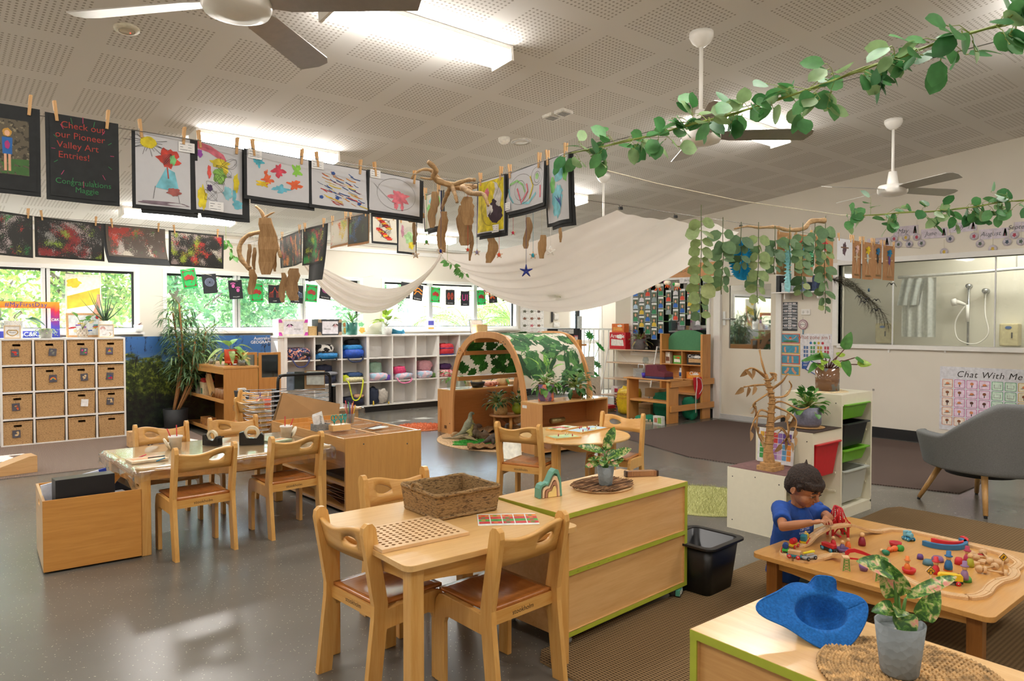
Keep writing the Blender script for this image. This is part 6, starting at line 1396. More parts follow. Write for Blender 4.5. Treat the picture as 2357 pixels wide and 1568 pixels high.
# cloth bags in the cubbies
def bagm(c,r,mats,rr,m,rough=.06):
 n = 16; o = []
 vs = []; fs = []
 for j in range(9):
  ph = PI*j/8
  for i in range(n):
   a = 2*PI*i/n; d = Vector((math.sin(ph)*math.cos(a),math.sin(ph)*math.sin(a),-math.cos(ph))); d2 = Vector([math.copysign(abs(q)**.6,q) for q in d]); k = 1+rough*5*noise.noise(d*2.3+Vector(c)*7)+rough*noise.noise(d*7+Vector(c)*3); vs.append(Vector(c)+Vector((d2.x*r[0],d2.y*r[1],d2.z*r[2]))*k)
 for j in range(8):
  for i in range(n): fs.append((j*n+i,j*n+(i+1)%n,(j+1)*n+(i+1)%n,(j+1)*n+i))
 m.add(vs,fs,mats,None,True)
FLORAL = speckle('#2a2f5c',[('#e39a7c',26,.53),('#c8d4e0',44,.6),('#8a5a9c',38,.63)],rough=.8); CHECK = speckle('#e2dfd8',[('#1c1c1e',14,.5)],rough=.9,soft=.01); PST = speckle('#e0c0cf',[('#a8c8de',12,.52),('#e6e0ea',20,.6)],rough=.8); PNK = mat('#e04a7a',.8,vary=.15)
NVY = mat('#23283e',.8,vary=.2); BLU = mat('#1f4fb8',.5,vary=.15); BL2 = mat('#2580c0',.5,vary=.15); BLK = mat('#1d1e22',.7,vary=.2)
def cub(c_,r_): return (x0c+(c_+.5)*pit_,zr[r_])
x0c,pit_ = 4.045,.433
def bag_(c_,r_,parts,label,strap=None,name='school_bag',cat='bag'):
 cx,z = cub(c_,r_); z += .0095; t = thing(name,label,cat,(cx,10.03,z),0,'bags and clothes in the cubbies'); rr = random.Random(c_*3+r_)
 for k,(m0,(dx,dy,dz),r) in enumerate(parts): m = MB(); bagm((dx,dy,dz),r,m0,rr,m); m.v = [(a,b_,max(.0005,c)) for a,b_,c in m.v]; m.build(('bag_body','flap','pocket','lining')[k%4],t)
 if strap:
  col,L = strap; m = MB(); m.tube(smoothpath([(-.12,-.13,.03),(-.11,-.17,-.02),(-.05,-.175,-L),(.06,-.175,-L*.95),(.12,-.17,-.01),(.13,-.13,.04)],5),.012,6,mat(col,.7),flat=.35); m.build('strap',t)
bag_(0,2,[(FLORAL,(0,-.02,.085),(.19,.14,.09)),(BLK,(.06,-.14,.08),(.09,.02,.025))],'floral navy and peach bag in the top left cubby',('#3a3f6c',.09))
bag_(1,2,[(BL2,(0,-.03,.05),(.18,.14,.05)),(CHECK,(-.0,.0,.15),(.14,.1,.07)),(BLK,(0,-.02,.09),(.185,.12,.02))],'blue bag under a black and white checked blanket',('#1d1e22',.01))
bag_(2,2,[(BLU,(0,-.03,.07),(.18,.15,.07)),(BL2,(0,-.02,.16),(.16,.12,.045)),(BLK,(.03,.0,.24),(.11,.07,.05))],'bright blue backpack with black cap on top, third cubby',('#17234a',.05))
bag_(6,2,[(mat('#d23a44',.7,vary=.1),(0,-.02,.09),(.15,.12,.1)),(mat('#3a4a9c'),(0,-.025,.115),(.152,.122,.008)),(mat('#3a4a9c'),(0,-.02,.01),(.15,.12,.012))],'red backpack with blue piping, top row near the tunnel')
bag_(0,1,[(mat('#3f4a78',.8),(0,0,.06),(.17,.12,.06)),(mat('#b8283a',.7),(0,-.08,.14),(.09,.04,.03))],'navy and red clothing below the floral bag')
bag_(1,1,[(NVY,(0,0,.07),(.17,.13,.07)),(mat('#8a8c94',.7),(.05,-.05,.15),(.11,.08,.03)),(NVY,(-.02,0,.22),(.13,.1,.06))],'dark navy jumper pile in the second column')
bag_(2,1,[(mat('#d9d2a8',.8,vary=.15),(0,-.02,.04),(.18,.14,.04)),(mat('#3a5a8c',.7),(.04,0,.11),(.13,.1,.035)),(mat('#c8d42c',.7),(-.13,-.07,.06),(.05,.05,.05))],'cream and neon yellow bag with hanging yellow strap',('#d3dc32',.25))
bag_(3,1,[(PST,(0,-.03,.06),(.17,.13,.065)),(mat('#8fae98',.9),(-.03,.0,.2),(.12,.09,.09)),(mat('#6a4ab0'),(.15,-.09,.045),(.045,.045,.045))],'pastel checked bag with sage green blanket on top')
bag_(4,1,[(PST,(.03,-.03,.05),(.16,.13,.055)),(PNK,(-.04,-.03,.15),(.11,.09,.06))],'pastel bag topped by a hot pink towel',('#e07aa8',.05))
bag_(5,1,[(PST,(0,-.03,.06),(.15,.12,.06)),(mat('#d09aa4',.9),(.02,0,.2),(.14,.1,.09)),(mat('#5a7a3c'),(.15,-.09,.04),(.035,.035,.04))],'lilac bag with dusty pink blanket heaped on it')
bag_(6,1,[(speckle('#e6b8b8',[('#c84a5c',24,.52)]),(0,-.02,.06),(.15,.12,.06)),(mat('#4a2a5c',.8),(0,0,.17),(.12,.09,.05))],'pink patterned bag with dark purple cloth on top')
bag_(2,0,[(NVY,(0,-.02,.07),(.18,.14,.07)),(mat('#c89a7c'),(.08,-.08,.15),(.08,.06,.03))],'slumped dark bag in the lowest third cubby')
bag_(3,0,[(mat('#2c3448',.8),(-.08,0,.13),(.09,.12,.13)),(mat('#b9b2a8',.9,vary=.1),(.07,-.08,.12),(.08,.06,.11)),(mat('#d8b83a'),(-.13,-.16,-.04),(.012,.006,.1)),(mat('#d8b83a'),(.14,-.16,-.04),(.012,.006,.08))],'dark backpack with grey jumper and yellow straps, bottom row')
# tall mirror screens, case, ramp, rack
for k,(a,b_) in enumerate(((545,592),(595,646))):
 p,q = PY(a,812,8.9),PY(b_,866,8.9); w_ = q.x-p.x; t = thing('mirror_panel',('left','right')[k]+' wooden framed mirror panel behind the bookshelf','mirror',((p.x+q.x)/2,8.9,.30)); h = p.z-.30; m = MB(); m.prism([(-w_/2,0),(w_/2,0),(w_/2,h),(-w_/2,h)],.02,HW,frame(0,0,0),holes=[[(-w_/2+.035,.4),(-w_/2+.035,h-.03),(w_/2-.035,h-.03),(w_/2-.035,.4)]]); m.build('frame',t); m = MB(); m.bx(-w_/2+.03,w_/2-.03,0,.004,.39,h-.025,mat('#8f9498',.05,1,vary=0)); m.build('mirror_glass',t)
boxy('low_cabinet','plain wooden cabinet below the mirror panels','cabinet',(3.55,8.92,0),(.55,.3,.30),HWX)
t = thing('toy_case','small cardboard garage case with red handle on carpet','toy case',(1.95,8.85,.0065)); m = MB(); CK = mat('#d2ab7c',.7); m.bx(-.15,.15,-.07,.07,0,.17,CK); m.bx(-.11,.12,-.075,-.07,.02,.14,mat('#c79c68')); m.build('case_body',t,bevel=.003); m = MB(); m.bx(-.09,.09,-.012,.012,.172,.19,mat('#c8232c')); m.build('handle',t); m = MB()
for s in (-1,1): m.tube([(s*.02,-.078,.03),(s*.02,-.078,.07)],[.012,.006],8,mat('#c8232c')); m.add([(s*.06-.03,-.077,.0),(s*.06+.03,-.077,.01),(s*.06+.02,-.077,.05),(s*.06-.03,-.077,.04)],[(0,1,2,3)],CHECK)
m.build('printed_flags',t)
m = MB(); m.prism([(0,0),(.42,0),(.42,.15),(.36,.15),(.0,.04)],.2,wood('#c99a63','#dcb27c',axis=0),frame(0,0,0)); o = m.build('wooden_ramp',loc=(.42,7.95,.0065),rot=(0,0,R(8))); tag(o,'pale wooden block ramp at the left picture edge','ramp')
BKM = mat('#17181a',.25,vary=.05); t = thing('drying_rack','black art drying rack with sprung wire shelves','drying rack',(0,0,0)); Y = 6.42; xa,xb = PY(640,900,Y).x,PY(760,900,Y).x
m = MB(); m.tube(smoothpath([(xa,Y,0),(xa,Y,.5),(xa,Y,.84),(xa+.02,Y,.89),(xa+.06,Y,.905),(xb-.06,Y,.905),(xb-.02,Y,.89),(xb,Y,.84),(xb,Y,.5),(xb,Y,0)],4),.014,10,BKM); m.build('frame',t)
for x in (xa-.035,xb+.03): m = MB(); m.bx(x-.014,x+.014,Y-.03,Y+.03,.0,.78,BKM); m.build('upright',t)
CW = mat('#c9ccd2',.2,.9,vary=0)
for k in range(12): z = .30+.042*k; m = MB(); m.tube([(xb,Y-.02,z),(xa-.26,Y-.16,z+.01),(xa-.29,Y,z+.012),(xa-.26,Y+.18,z+.01),(xb,Y+.1,z)],.0035,5,CW); m.tube([(xa-.28,Y-.06,z+.01),(xb,Y-.0,z)],.003,4,CW); m.build('wire_shelf',t)
CBD = mat('#a57f54',.85,vary=.04,nscale=8)
def board(pts,Y0,Y1,label,m0=CBD,th=.006,name='cardboard_sheet'):
 P = [PY(x,y,Y0 if k<2 else Y1) for k,(x,y) in enumerate(pts)]; m = MB(); n = Vector((0,-th,0)); m.add(P+[p-n for p in P],[(0,1,2,3),(7,6,5,4),(0,4,5,1),(1,5,6,2),(2,6,7,3),(3,7,4,0)],m0); tag(m.build(name),label,'cardboard')
board([(652,904),(783,930),(776,985),(622,1010)],6.24,6.12,'large slanted brown cardboard sheet in front of the drying rack')
board([(648,906),(655,905),(632,1005),(614,1008)],6.27,6.2,'narrow cardboard edge leaning behind the large sheet',mat('#8a6a42'))
for k,(a,b_,y0_,y1_,c,lab) in enumerate(((660,678,857,900,'#7d8a9c','grey plastic sheet at left on top of the rack'),(678,701,856,896,'#26302c','dark green card on top of the rack'),(701,748,853,899,'#9a7a54','brown card with pale paper on top of the rack'),(706,746,855,886,'#c2cac6','pale grey paper pinned on brown card on the rack'))): board([(a,y0_),(b_,y0_),(b_,y1_),(a,y1_)],6.5-.02*k,6.5-.02*k,lab,mat(c,.6),.003,'paper_sheet')
# ================================================================ things on the tables and floor
SEAG = weave('#4e3820','#9a7a4e',190,230,bump=1)
def P3(px,py,z): p = G(px,py,z); return (p.x,p.y,z)
# seagrass basket on the front table
t = thing('seagrass_basket','square brown seagrass basket on the foreground table','basket',(1.80,2.585,.5755),R(-2)); w_,d,h = .33,.30,.105; m = MB()
V = lambda s,z,q=0: [(sx*(w_/2*s-q),sy*(d/2*s-q),z) for sx,sy in ((-1,-1),(1,-1),(1,1),(-1,1))]
v = V(.93,0)+V(1,h)+V(1,h,.012)+V(.93,.008,.012); m.add(v,[(3,2,1,0),(0,1,5,4),(1,2,6,5),(2,3,7,6),(3,0,4,7),(4,5,9,8),(5,6,10,9),(6,7,11,10),(7,4,8,11),(9,8,12,13)[::1],(10,9,13,14),(11,10,14,15),(8,11,15,12),(12,13,14,15)],SEAG); m.build('basket_body',t,bevel=.004)
m = MB()
for z,r in ((h,.008),(.008,.006)):
 k = rrect(w_*(1 if z>.05 else .94),d*(1 if z>.05 else .94),.02,6); P = [Vector((a,b_,z)) for a,b_ in k+[k[0]]]; m.tube(P,r,8,SEAG); 
 for ph in (0,PI):
  Q = []
  for i in range(len(P)-1):
   for j in range(6): a = P[i].lerp(P[i+1],j/6); an = (i*6+j)*.9+ph; Q.append(a+Vector((0,math.cos(an)*r*.6,math.sin(an)*r*.8)))
  m.tube(Q,r*.55,5,SEAG)
m.build('braided_rim',t)
m = MB(); m.tube(smoothpath([(-w_/2,-.05,h-.01),(-w_/2-.004,-.03,h+.025),(-w_/2-.004,.03,h+.025),(-w_/2,.05,h-.01)],4),.007,6,SEAG); m.build('handle',t)
m = MB(); m.prism(rrect(.12,.09,.01),.004,mat('#4a7a3c'),T(.02,0,.014)); tag(m.build('leaflet',loc=(1.80,2.585,.576)),'green printed leaflet inside the seagrass basket','leaflet')
# hole board
t = MB(); W_,D_ = .37,.295; holes = [ellipse(.0075,.0075,10,-W_/2+.033+i*.0277,-D_/2+.03+j*.0261)[::-1] for i in range(12) for j in range(10)]
# plate with drilled holes: top faces per cell
PB = mat('#dcb98c',.45,vary=.04,nscale=12); HOL = mat('#a57a4c',.7); nx,ny = 12,10; cx0,cy0 = -W_/2+.033,-D_/2+.03
for i in range(nx):
 for j in range(ny):
  x,y = cx0+i*.0277,cy0+j*.0261; a,c = .0277/2,.0261/2; n = 12; sq = []
  for k in range(n): an = 2*PI*k/n+PI/4; cx_,sy_ = math.cos(an),math.sin(an); s = 1/max(abs(cx_),abs(sy_)); sq.append((x+a*cx_*s,y+c*sy_*s,.012))
  ci = [(x+.0078*math.cos(2*PI*k/n+PI/4),y+.0078*math.sin(2*PI*k/n+PI/4),.012) for k in range(n)]; lo = [(p[0],p[1],.004) for p in ci]
  t.add(sq+ci,[(k,(k+1)%n,n+(k+1)%n,n+k) for k in range(n)],PB); t.add(ci+lo,[((k+1)%n,k,n+k,n+(k+1)%n)[::-1] for k in range(n)]+[tuple(range(n,2*n))],HOL)
x0_,x1_,y0_,y1_ = cx0-.0277/2,cx0+(nx-.5)*.0277,cy0-.0261/2,cy0+(ny-.5)*.0261
for q in ((-W_/2,W_/2,-D_/2,y0_),(-W_/2,W_/2,y1_,D_/2),(-W_/2,x0_,y0_,y1_),(x1_,W_/2,y0_,y1_)): t.bx(*q,0,.012,PB)
t.bx(x0_,x1_,y0_,y1_,0,.003,PB)
o = t.build('hole_board',loc=(1.455,2.375,.576),rot=(0,0,R(-3))); tag(o,'square wooden board drilled with rows of round holes on the front table','board game')
def card(px,py,w,h,rz,label,deco,z=.5756,m0=None):
 m = MB(); m.box((0,0,.001),(w,h,.002),m0 or mat('#e9edea',.25)); q = MB(); deco(q,w,h); m_merge(m,q,T(0,0,.002)); o = m.build('picture_board',loc=P3(px,py,z),rot=(0,0,R(rz))); return tag(o,label,'picture board')
def d_fruit(m,w,h,pal=('#c8373a','#4a9a3c','#c8373a','#e08a3a','#3a8a4a'),nx=5,ny=4):
 for i in range(nx):
  for j in range(ny): x,y = -w*.4+i*w*.2+w*.0,-h*.3+j*h*.2; quad(m,[(x-w*.08,y-h*.08),(x+w*.1,y-h*.08),(x+w*.1,y+h*.1),(x-w*.08,y+h*.1)],mat(pal[j%len(pal)]),.0006,1); blob(m,x,y,w*.04,h*.05,mat(pal[(i+j+2)%5]),.001,.2,i+j,10)
card(1168,1196,.25,.17,-35,'laminated fruit chart lying between the basket and lime-edged cabinet',d_fruit)
# on the lime-edged cabinet
t = thing('stacking_hill','nested sage green and cream wooden mountain stacker','stacking toy',P3(1262,1143,.586),R(-12)); 
base = [(-.062,0),(-.06,.045),(-.052,.062),(-.03,.07),(-.02,.066),(-.012,.072),(.012,.118),(.026,.13),(.042,.124),(.056,.085),(.062,0)]
for k,(s,c) in enumerate(((1,'#5f9a88'),(.76,'#e0c3a0'),(.58,'#a87c64'),(.40,'#ead28a'))):
 o_ = [(x*s+.004*k,z*s) for x,z in base]; i_ = [(x*(s-.17)/1+.004*k,z*(s-.15)) for x,z in base]
 m = MB(); m.prism((o_+i_[::-1]) if k<3 else o_,.045-.001*k,mat(c,.5,vary=.03),frame(0,0,0)); m.build('arch',t,bevel=.002)
WS = wood('#c49a6c','#dcbb8c',axis=0); p = P3(1388,1121,.586)
m = MB(); m.lathe([(0,0),(.155,0),(.16,.004),(.155,.008),(0,.008)],WS,n=40,squash=.85); tag(m.build('wood_slice',loc=p),'thin oval wood slice beneath the twig mat','board')
m = MB(); rr = random.Random(4); TW = [mat('#7a5638',.9,vary=.3),mat('#5c3f28',.9,vary=.3),mat('#9a7450',.9,vary=.3)]
for i in range(150): y = rr.uniform(-.13,.13); L = .165*math.sqrt(max(.05,1-(y/.14)**2))*rr.uniform(.8,1.1); m.tube([(-L,y+rr.uniform(-.006,.006),.005+rr.uniform(0,.008)),(0,y,.004+rr.uniform(0,.01)),(L,y+rr.uniform(-.006,.006),.005+rr.uniform(0,.008))],.002,4,TW[i%3],caps=False)
tag(m.build('twig_mat',loc=(p[0]-.005,p[1],.594),rot=(0,0,R(8))),'round mat of bundled brown twigs under the nearer grey pot plant','mat')
def hammered(c='#7d8488'):
 key = ('hm',c)
 if key in _mc: return _mc[key]
 m,n,b = _base('faceted_glaze'); vo = n.nodes.new('ShaderNodeTexVoronoi'); vo.inputs['Scale'].default_value = 62; n.links.new(_coord(n),vo.inputs['Vector']); b.inputs['Base Color'].default_value = srgb(c); b.inputs['Roughness'].default_value = .6; _bump(n,b,vo.outputs['Distance'],.6,.004); _mc[key] = m; return m
def agla():
 m,n,b = _base('pink_green_leaf'); v = _coord(n); f = _noise(n,_coord(n,(1,1,1),(.5,.3,0)),48,4,.6,.8); f2 = _noise(n,v,20,2)
 c1 = _ramp(n,f,[(.44,'#2c5c20'),(.5,'#5f8f34'),(.56,'#c3b27c'),(.62,'#d2887c')]); c2 = _ramp(n,f,[(.46,'#27561e'),(.56,'#6fa03a'),(.64,'#d8d2a0')]); mx = n.nodes.new('ShaderNodeMix'); mx.data_type = 'RGBA'; n.links.new(_ramp(n,f2,[(.45,'#000000'),(.55,'#ffffff')]),mx.inputs[0]); n.links.new(c1,mx.inputs[6]); n.links.new(c2,mx.inputs[7]); n.links.new(mx.outputs[2],b.inputs['Base Color']); b.inputs['Roughness'].default_value = .35; return m
AG = agla(); UPX = _rt; UPF = Vector((_fw.x,_fw.y,0)).normalized()
def aglaonema(label,base,r0,r1,h,lv,scale=1.0):
 """lv: (side, up, toward-viewer, length, width, stalk length) for every leaf, in metres and compass-free shares"""
 t = thing('potted_aglaonema',label,'potted plant',base); pot(t,r0,r1,h,hammered(),n=40)
 m = MB(); m.lathe([(0,h*.80),(r1*.9,h*.82),(0,h*.86)],mat('#b8b0a4',.9,vary=.3),n=20); m.build('gravel',t); s = MB(); f = MB()
 for (a,u,tw,L,W,sx,sz) in lv:
  d = (UPX*a-UPF*tw+Vector((0,0,u))).normalized(); p0 = Vector((0,0,h*.8))+UPX*sx*.15; p1 = Vector((0,0,h+sz))+UPX*sx
  s.tube([p0,p0.lerp(p1,.6)+Vector((0,0,.01)),p1],[.0045*scale,.004*scale,.003*scale],6,mat('#4f7a34',.5)); up = (Vector((0,0,1))-UPF*.9) if abs(u)<.8 else (-UPF+UPX*-.3)
  f.leaf(p1,d,up,L*scale,W*scale,AG,.16,.16,'heart' if W/L>.6 else 'oval',10)
 s.build('stalks',t); f.build('leaves',t); return t
aglaonema('pink-speckled leafy plant in grey pot on the twig mat',P3(1394,1117,.603),.032,.042,.092,[(.35,1,.1,.125,.052,-.004,.075),(-1,.36,.1,.13,.047,-.006,.068),(.85,.55,.1,.125,.052,.012,.03),(.8,.5,.3,.075,.045,.02,.008),(-1,.0,.2,.085,.026,-.006,.042),(-1,-.1,.3,.075,.04,-.03,.016),(-.2,-.2,1,.06,.045,-.012,.03),(.4,.1,.8,.07,.045,.02,.012),(.5,.6,-.5,.08,.045,.01,.03)])
GB = wood('#7a5236','#9a6c48',axis=0); t = thing('guiro','ridged wooden scraper instrument at the back corner of the cabinet','instrument',P3(1476,1096,.586),R(-30)); m = MB(); m.bx(-.085,.085,-.016,.016,0,.028,GB)
for i in range(16): m.bx(-.055+i*.0075,-.052+i*.0075,-.0175,.0175,.004,.030,wood('#a57a50','#c0946a',axis=0))
m.build('bar',t,bevel=.001)
for s in (-1,1): m = MB(); m.bx(s*.085-.006,s*.085+.006,-.018,.018,-.0005,.030,mat('#3a2418')); m.build('end_cap',t,bevel=.003)
t = thing('toy_van','tiny green and white wooden van on the carpet by the cabinet castor','toy van',P3(1563,1371,.009),R(25)); m = MB(); m.prism([(-.035,.008),(.036,.008),(.036,.02),(.028,.036),(-.035,.036)],.022,mat('#4f9a84'),frame(0,0,0)); m.bx(-.03,.028,-.0115,-.011,.022,.032,mat('#dfe6e0')); m.bx(-.035,.036,-.0116,-.011,.009,.018,mat('#e9e6da')); m.build('body',t)
for x in (-.022,.022):
 m = MB(); m.cyl((x,-.013,.008),(x,.013,.008),.008,DARK); m.build('wheel',t)
t = thing('storage_tub','large black plastic tub on the floor behind the lime-edged cabinet','tub',(3.17,2.24,0),R(3)); TB = mat('#191a1c',.35,vary=.05); w_,d,h = .30,.28,.26; m = MB()
vs = []; 
for q,(s,z) in enumerate(((.82,0),(1,h),(.95,h),(.78,.012))): vs += [(a,b_,z) for a,b_ in rrect(w_*s,d*s,.035)]
n = 24; fs = [tuple(reversed(range(n)))]+[(k*n+i,k*n+(i+1)%n,(k+1)*n+(i+1)%n,(k+1)*n+i) for k in range(3) for i in range(n)]+[tuple(range(3*n,4*n))]; m.add(vs,fs,TB,None,True); m.build('tub_body',t)
m = MB(); m.prism(rrect(w_+.05,d+.05,.05),.012,TB,T(0,0,h),holes=[rrect(w_*.95,d*.95,.03)[::-1]]); m.build('rim',t,bevel=.003)
# round table games, bucket
def pegb(px,py,w,h,rz,label,pal,n,seed):
 t = thing('peg_game',label,'board game',P3(px,py,.5325),R(rz)); m = MB(); m.bx(-w/2,w/2,-h/2,h/2,0,.012,wood('#c99a50','#dcb068',axis=0)); q = MB(); rr = random.Random(seed); quad(q,[(-w/2+.008,-h/2+.008),(w/2-.008,-h/2+.008),(w/2-.008,h/2-.008),(-w/2+.008,h/2-.008)],mat(pal[0]),.0005,1)
 for i in range(8): blob(q,rr.uniform(-.4,.4)*w,rr.uniform(-.4,.4)*h,.035,.025,mat(pal[i%len(pal)]),.001+.0001*i,.3,i)
 m_merge(m,q,T(0,0,.012)); m.build('board',t)
 for i in range(n): m = MB(); x,y = rr.uniform(-.42,.42)*w,rr.uniform(-.4,.4)*h; m.cyl((x,y,.012),(x,y,.03),.004,mat('#b02030') if i%3 else mat('#d8c8a8')); m.build('peg',t)
pegb(1352,991,.36,.16,8,'long pale blue peg board at the back of the round table',('#bcd8e6','#d8e0b0','#a8cbe0','#e8dc98'),10,2); pegb(1297,1008,.22,.15,-12,'green and yellow peg board at the near left of the round table',('#bfd6a0','#d8dca0','#a8d0b0'),4,4); pegb(1295,988,.26,.15,12,'red and green picture board at the far left of the round table',('#d8e0d0','#c84a4a','#6a9a4a','#d86a5a'),0,6)
t = thing('bucket','upturned cream plastic bucket left of the round table','bucket',(4.60,5.52,0)); m = MB(); m.lathe([(.105,0),(.11,.01),(.1,.012),(.085,.26),(.08,.265),(0,.265)],mat('#e6e2d2',.35),n=28); m.lathe([(.108,.03),(.112,.035),(.106,.04)],mat('#e6e2d2',.35),n=28); m.build('bucket_body',t)
m = MB(); m.tube([(-.06,0,.285),(.1,.03,.285)],.012,8,mat('#c8702c')); m.tube([(.06,.02,.285),(.12,.034,.285)],.014,8,mat('#b8222c')); tag(m.build('toy_tool',loc=(4.60,5.52,-.006)),'orange and red toy tool lying on the upturned bucket','toy')
# craft table
t0 = None
def gluepot(px,py,z,rz,label):
 t = thing('glue_pot',label,'glue pot',P3(px,py,z),R(rz)); m = MB(); W3 = mat('#e4e0da',.4,vary=.05); m.lathe([(0,0),(.035,0),(.042,.075),(.047,.077),(.047,.088),(.04,.09),(.038,.01),(0,.01)],W3,n=24); m.build('pot_body',t)
 m = MB(); m.lathe([(0,0),(.045,0),(.045,.008),(0,.012)],mat('#e9e2cc',.5),T(-.058,.0,.035) @ RY(65),n=20); m.build('lid',t)
 for s in (-1,1): m = MB(); m.tube([(s*.01,0,.03),(s*.03-.02,.01,.15+.01*s)],.0035,6,mat('#c8242c')); m.build('spatula',t)
gluepot(404,1033,.5345,0,'white glue pot with red spatulas at left on the craft table'); gluepot(659,1007,.5345,170,'white glue pot with red spatulas at right end of the craft table')
def tape(px,py,z,rz,label,s=1.0):
 t = thing('tape_dispenser',label,'tape dispenser',P3(px,py,z),R(rz)); B_ = mat('#1c1d1f',.2,vary=.05); m = MB(); m.prism([(-.075*s,0),(.075*s,0),(.075*s,.06*s),(.055*s,.075*s),(.03*s,.04*s),(-.03*s,.045*s),(-.05*s,.085*s),(-.075*s,.08*s)],.055*s,B_,frame(0,0,0)); m.build('base',t,bevel=.003)
 m = MB(); m.prism(ellipse(.048*s,.048*s,28),.022*s,mat('#d9cfb4',.5),frame(0,0,.07*s),holes=[ellipse(.03*s,.03*s,20)[::-1]]); m.build('tape_roll',t)
tape(489,1025,.5345,-60,'smaller black tape dispenser seen end-on on the craft table',.9); tape(580,1023,.5345,-25,'larger black tape dispenser with cream tape roll',1.1)
for k,(px,py,w,h,rz,c,lab) in enumerate(((338,1060,.21,.15,3,'#cdbb9c','magazine lying near the left end of the craft table'),(640,1016,.16,.12,20,'#9aa88a','green printed card beside the right glue pot'))): boxy('booklet',lab,'booklet',P3(px,py,.536),(w,h,.012),mat(c,.6),rz=rz,deco=lambda m,w=w,h=h: (m.bx(-w*.4,w*.4,-h*.1,h*.3,.0122,.0126,mat('#d8a070')),m.bx(-w*.4,w*.4,-h*.35,-h*.2,.0122,.0126,mat('#ece4cc'))))
for k,(px,py,rz,c,z) in enumerate(((328,1050,55,'#c8384a',.545),(345,1052,30,'#d84a5a',.545),(360,1052,5,'#3a4a50',.551),(370,1058,50,'#2a7a9c',.553))): m = MB(); m.tube([(-.05,0,0),(.05,0,0)],.004,6,mat(c)); tag(m.build('pencil',loc=P3(px,py,z),rot=(0,0,R(rz))),('crimson','pink','dark grey','teal')[k]+' pencil lying on the magazine end of the craft table','pencil','pencils on the craft table')
# craft trolley top
t = thing('card_basket','small grey woven basket of name cards on the craft trolley','basket',P3(738,990,.556),R(5)); m = MB(); m.prism(rrect(.13,.09,.01),.05,weave('#5a5a5a','#8f8f8c',250,300),T(0,0,.025),holes=[rrect(.115,.075,.006)[::-1]]); m.build('basket_body',t); m = MB()
for k in range(4): m.box((-.01+k*.006,0,.075+.004*k),(.085,.003,.1),mat('#e6e4e2',.5),RY(-14) @ T(0,-.012+.007*k,0))
m.text('Bonny',.03,INK,RY(-14) @ frame(.01,-.0145,.075) @ RZ(80),font_shear=.2); m.build('name_cards',t)
t = thing('scissor_block','wooden block holding teal-handled scissors upright','scissor block',P3(782,990,.556),R(0)); m = MB(); m.bx(-.075,.075,-.04,.04,0,.045,wood('#cfa468','#e0b97f',axis=0)); m.build('block',t,bevel=.002)
TE = mat('#2a9a94',.35)
for k,x in enumerate((-.045,.012,.045)):
 t = thing('scissors',('left','middle','right')[k]+' pair of teal child scissors standing in the wooden block','scissors',(P3(782,990,.556)[0]+x,P3(782,990,.556)[1],.60),R(20*k),'teal scissors in the block'); m = MB()
 for s in (-1,1): q = ellipse(.012,.02,16,s*.013,.055); m.tube([(a,0,b_) for a,b_ in q+[q[0]]],.0042,6,TE); m.tube([(s*.008,0,.04),(0,0,.01)],.005,6,TE)
 m.build('handle',t); m = MB(); m.bx(-.004,.004,-.001,.001,-.01,.012,CW); m.build('blade',t)
t = thing('pencil_cup','clear cup crammed with coloured pencils on the craft trolley','pencil cup',P3(806,974,.556)); m = MB(); m.lathe([(0,0),(.028,0),(.038,.08),(.036,.08),(.026,.004),(0,.004)],glass('#e8ecec',.85,.05,'cup')); m.build('cup',t)
for k in range(9): a = k*.7; m = MB(); m.tube([(.01*math.cos(a),.01*math.sin(a),.005),(.045*math.cos(a),.045*math.sin(a),.15+.012*(k%4))],.004,6,mat(('#b5563c','#c8905c','#3a7a3c','#c83a44','#d87a6a','#8a5a3c','#6a4a9c','#b0482c','#e0b83a')[k])); m.build('pencil',t)
boxy('paper_scrap','crumpled painted paper on the near right trays of the craft trolley','paper',P3(868,985,.548),(.16,.1,.004),mat('#d8e0e0',.6),rz=12)
t = thing('paintbrush','long thin paintbrush lying across the craft trolley trays','paintbrush',P3(862,982,.564),R(25)); m = MB(); m.tube([(-.12,0,0),(.1,0,0)],[.003,.004],6,mat('#4a3020')); m.build('handle',t); m = MB(); m.tube([(.1,0,0),(.125,0,0)],[.005,.001],6,mat('#c8502c')); m.build('bristles',t)
for k,(z,c,lab) in enumerate(((.22,'#4a4038','dark tray on the middle shelf of the craft trolley'),(.46,'#2a2c30','folded black cloth on the upper shelf of the craft trolley'))): boxy('tray_stack',lab,'tray',(2.55,5.0,z),(.26,.34,.03),mat(c,.7))
for k in range(5): boxy('clipboard','wooden clipboard, %s of the pile at the bottom of the craft trolley' %('lowest','second lowest','middle','second highest','topmost')[k],'clipboard',(2.56,5.02,.040+k*.022),(.24,.32,.006),wood('#6b4226','#7c5030',axis=0),rz=(k*37)%23-10,group='clipboards in the craft trolley',deco=lambda m: m.bx(-.04,.04,-.15,-.12,.006,.014,CW))
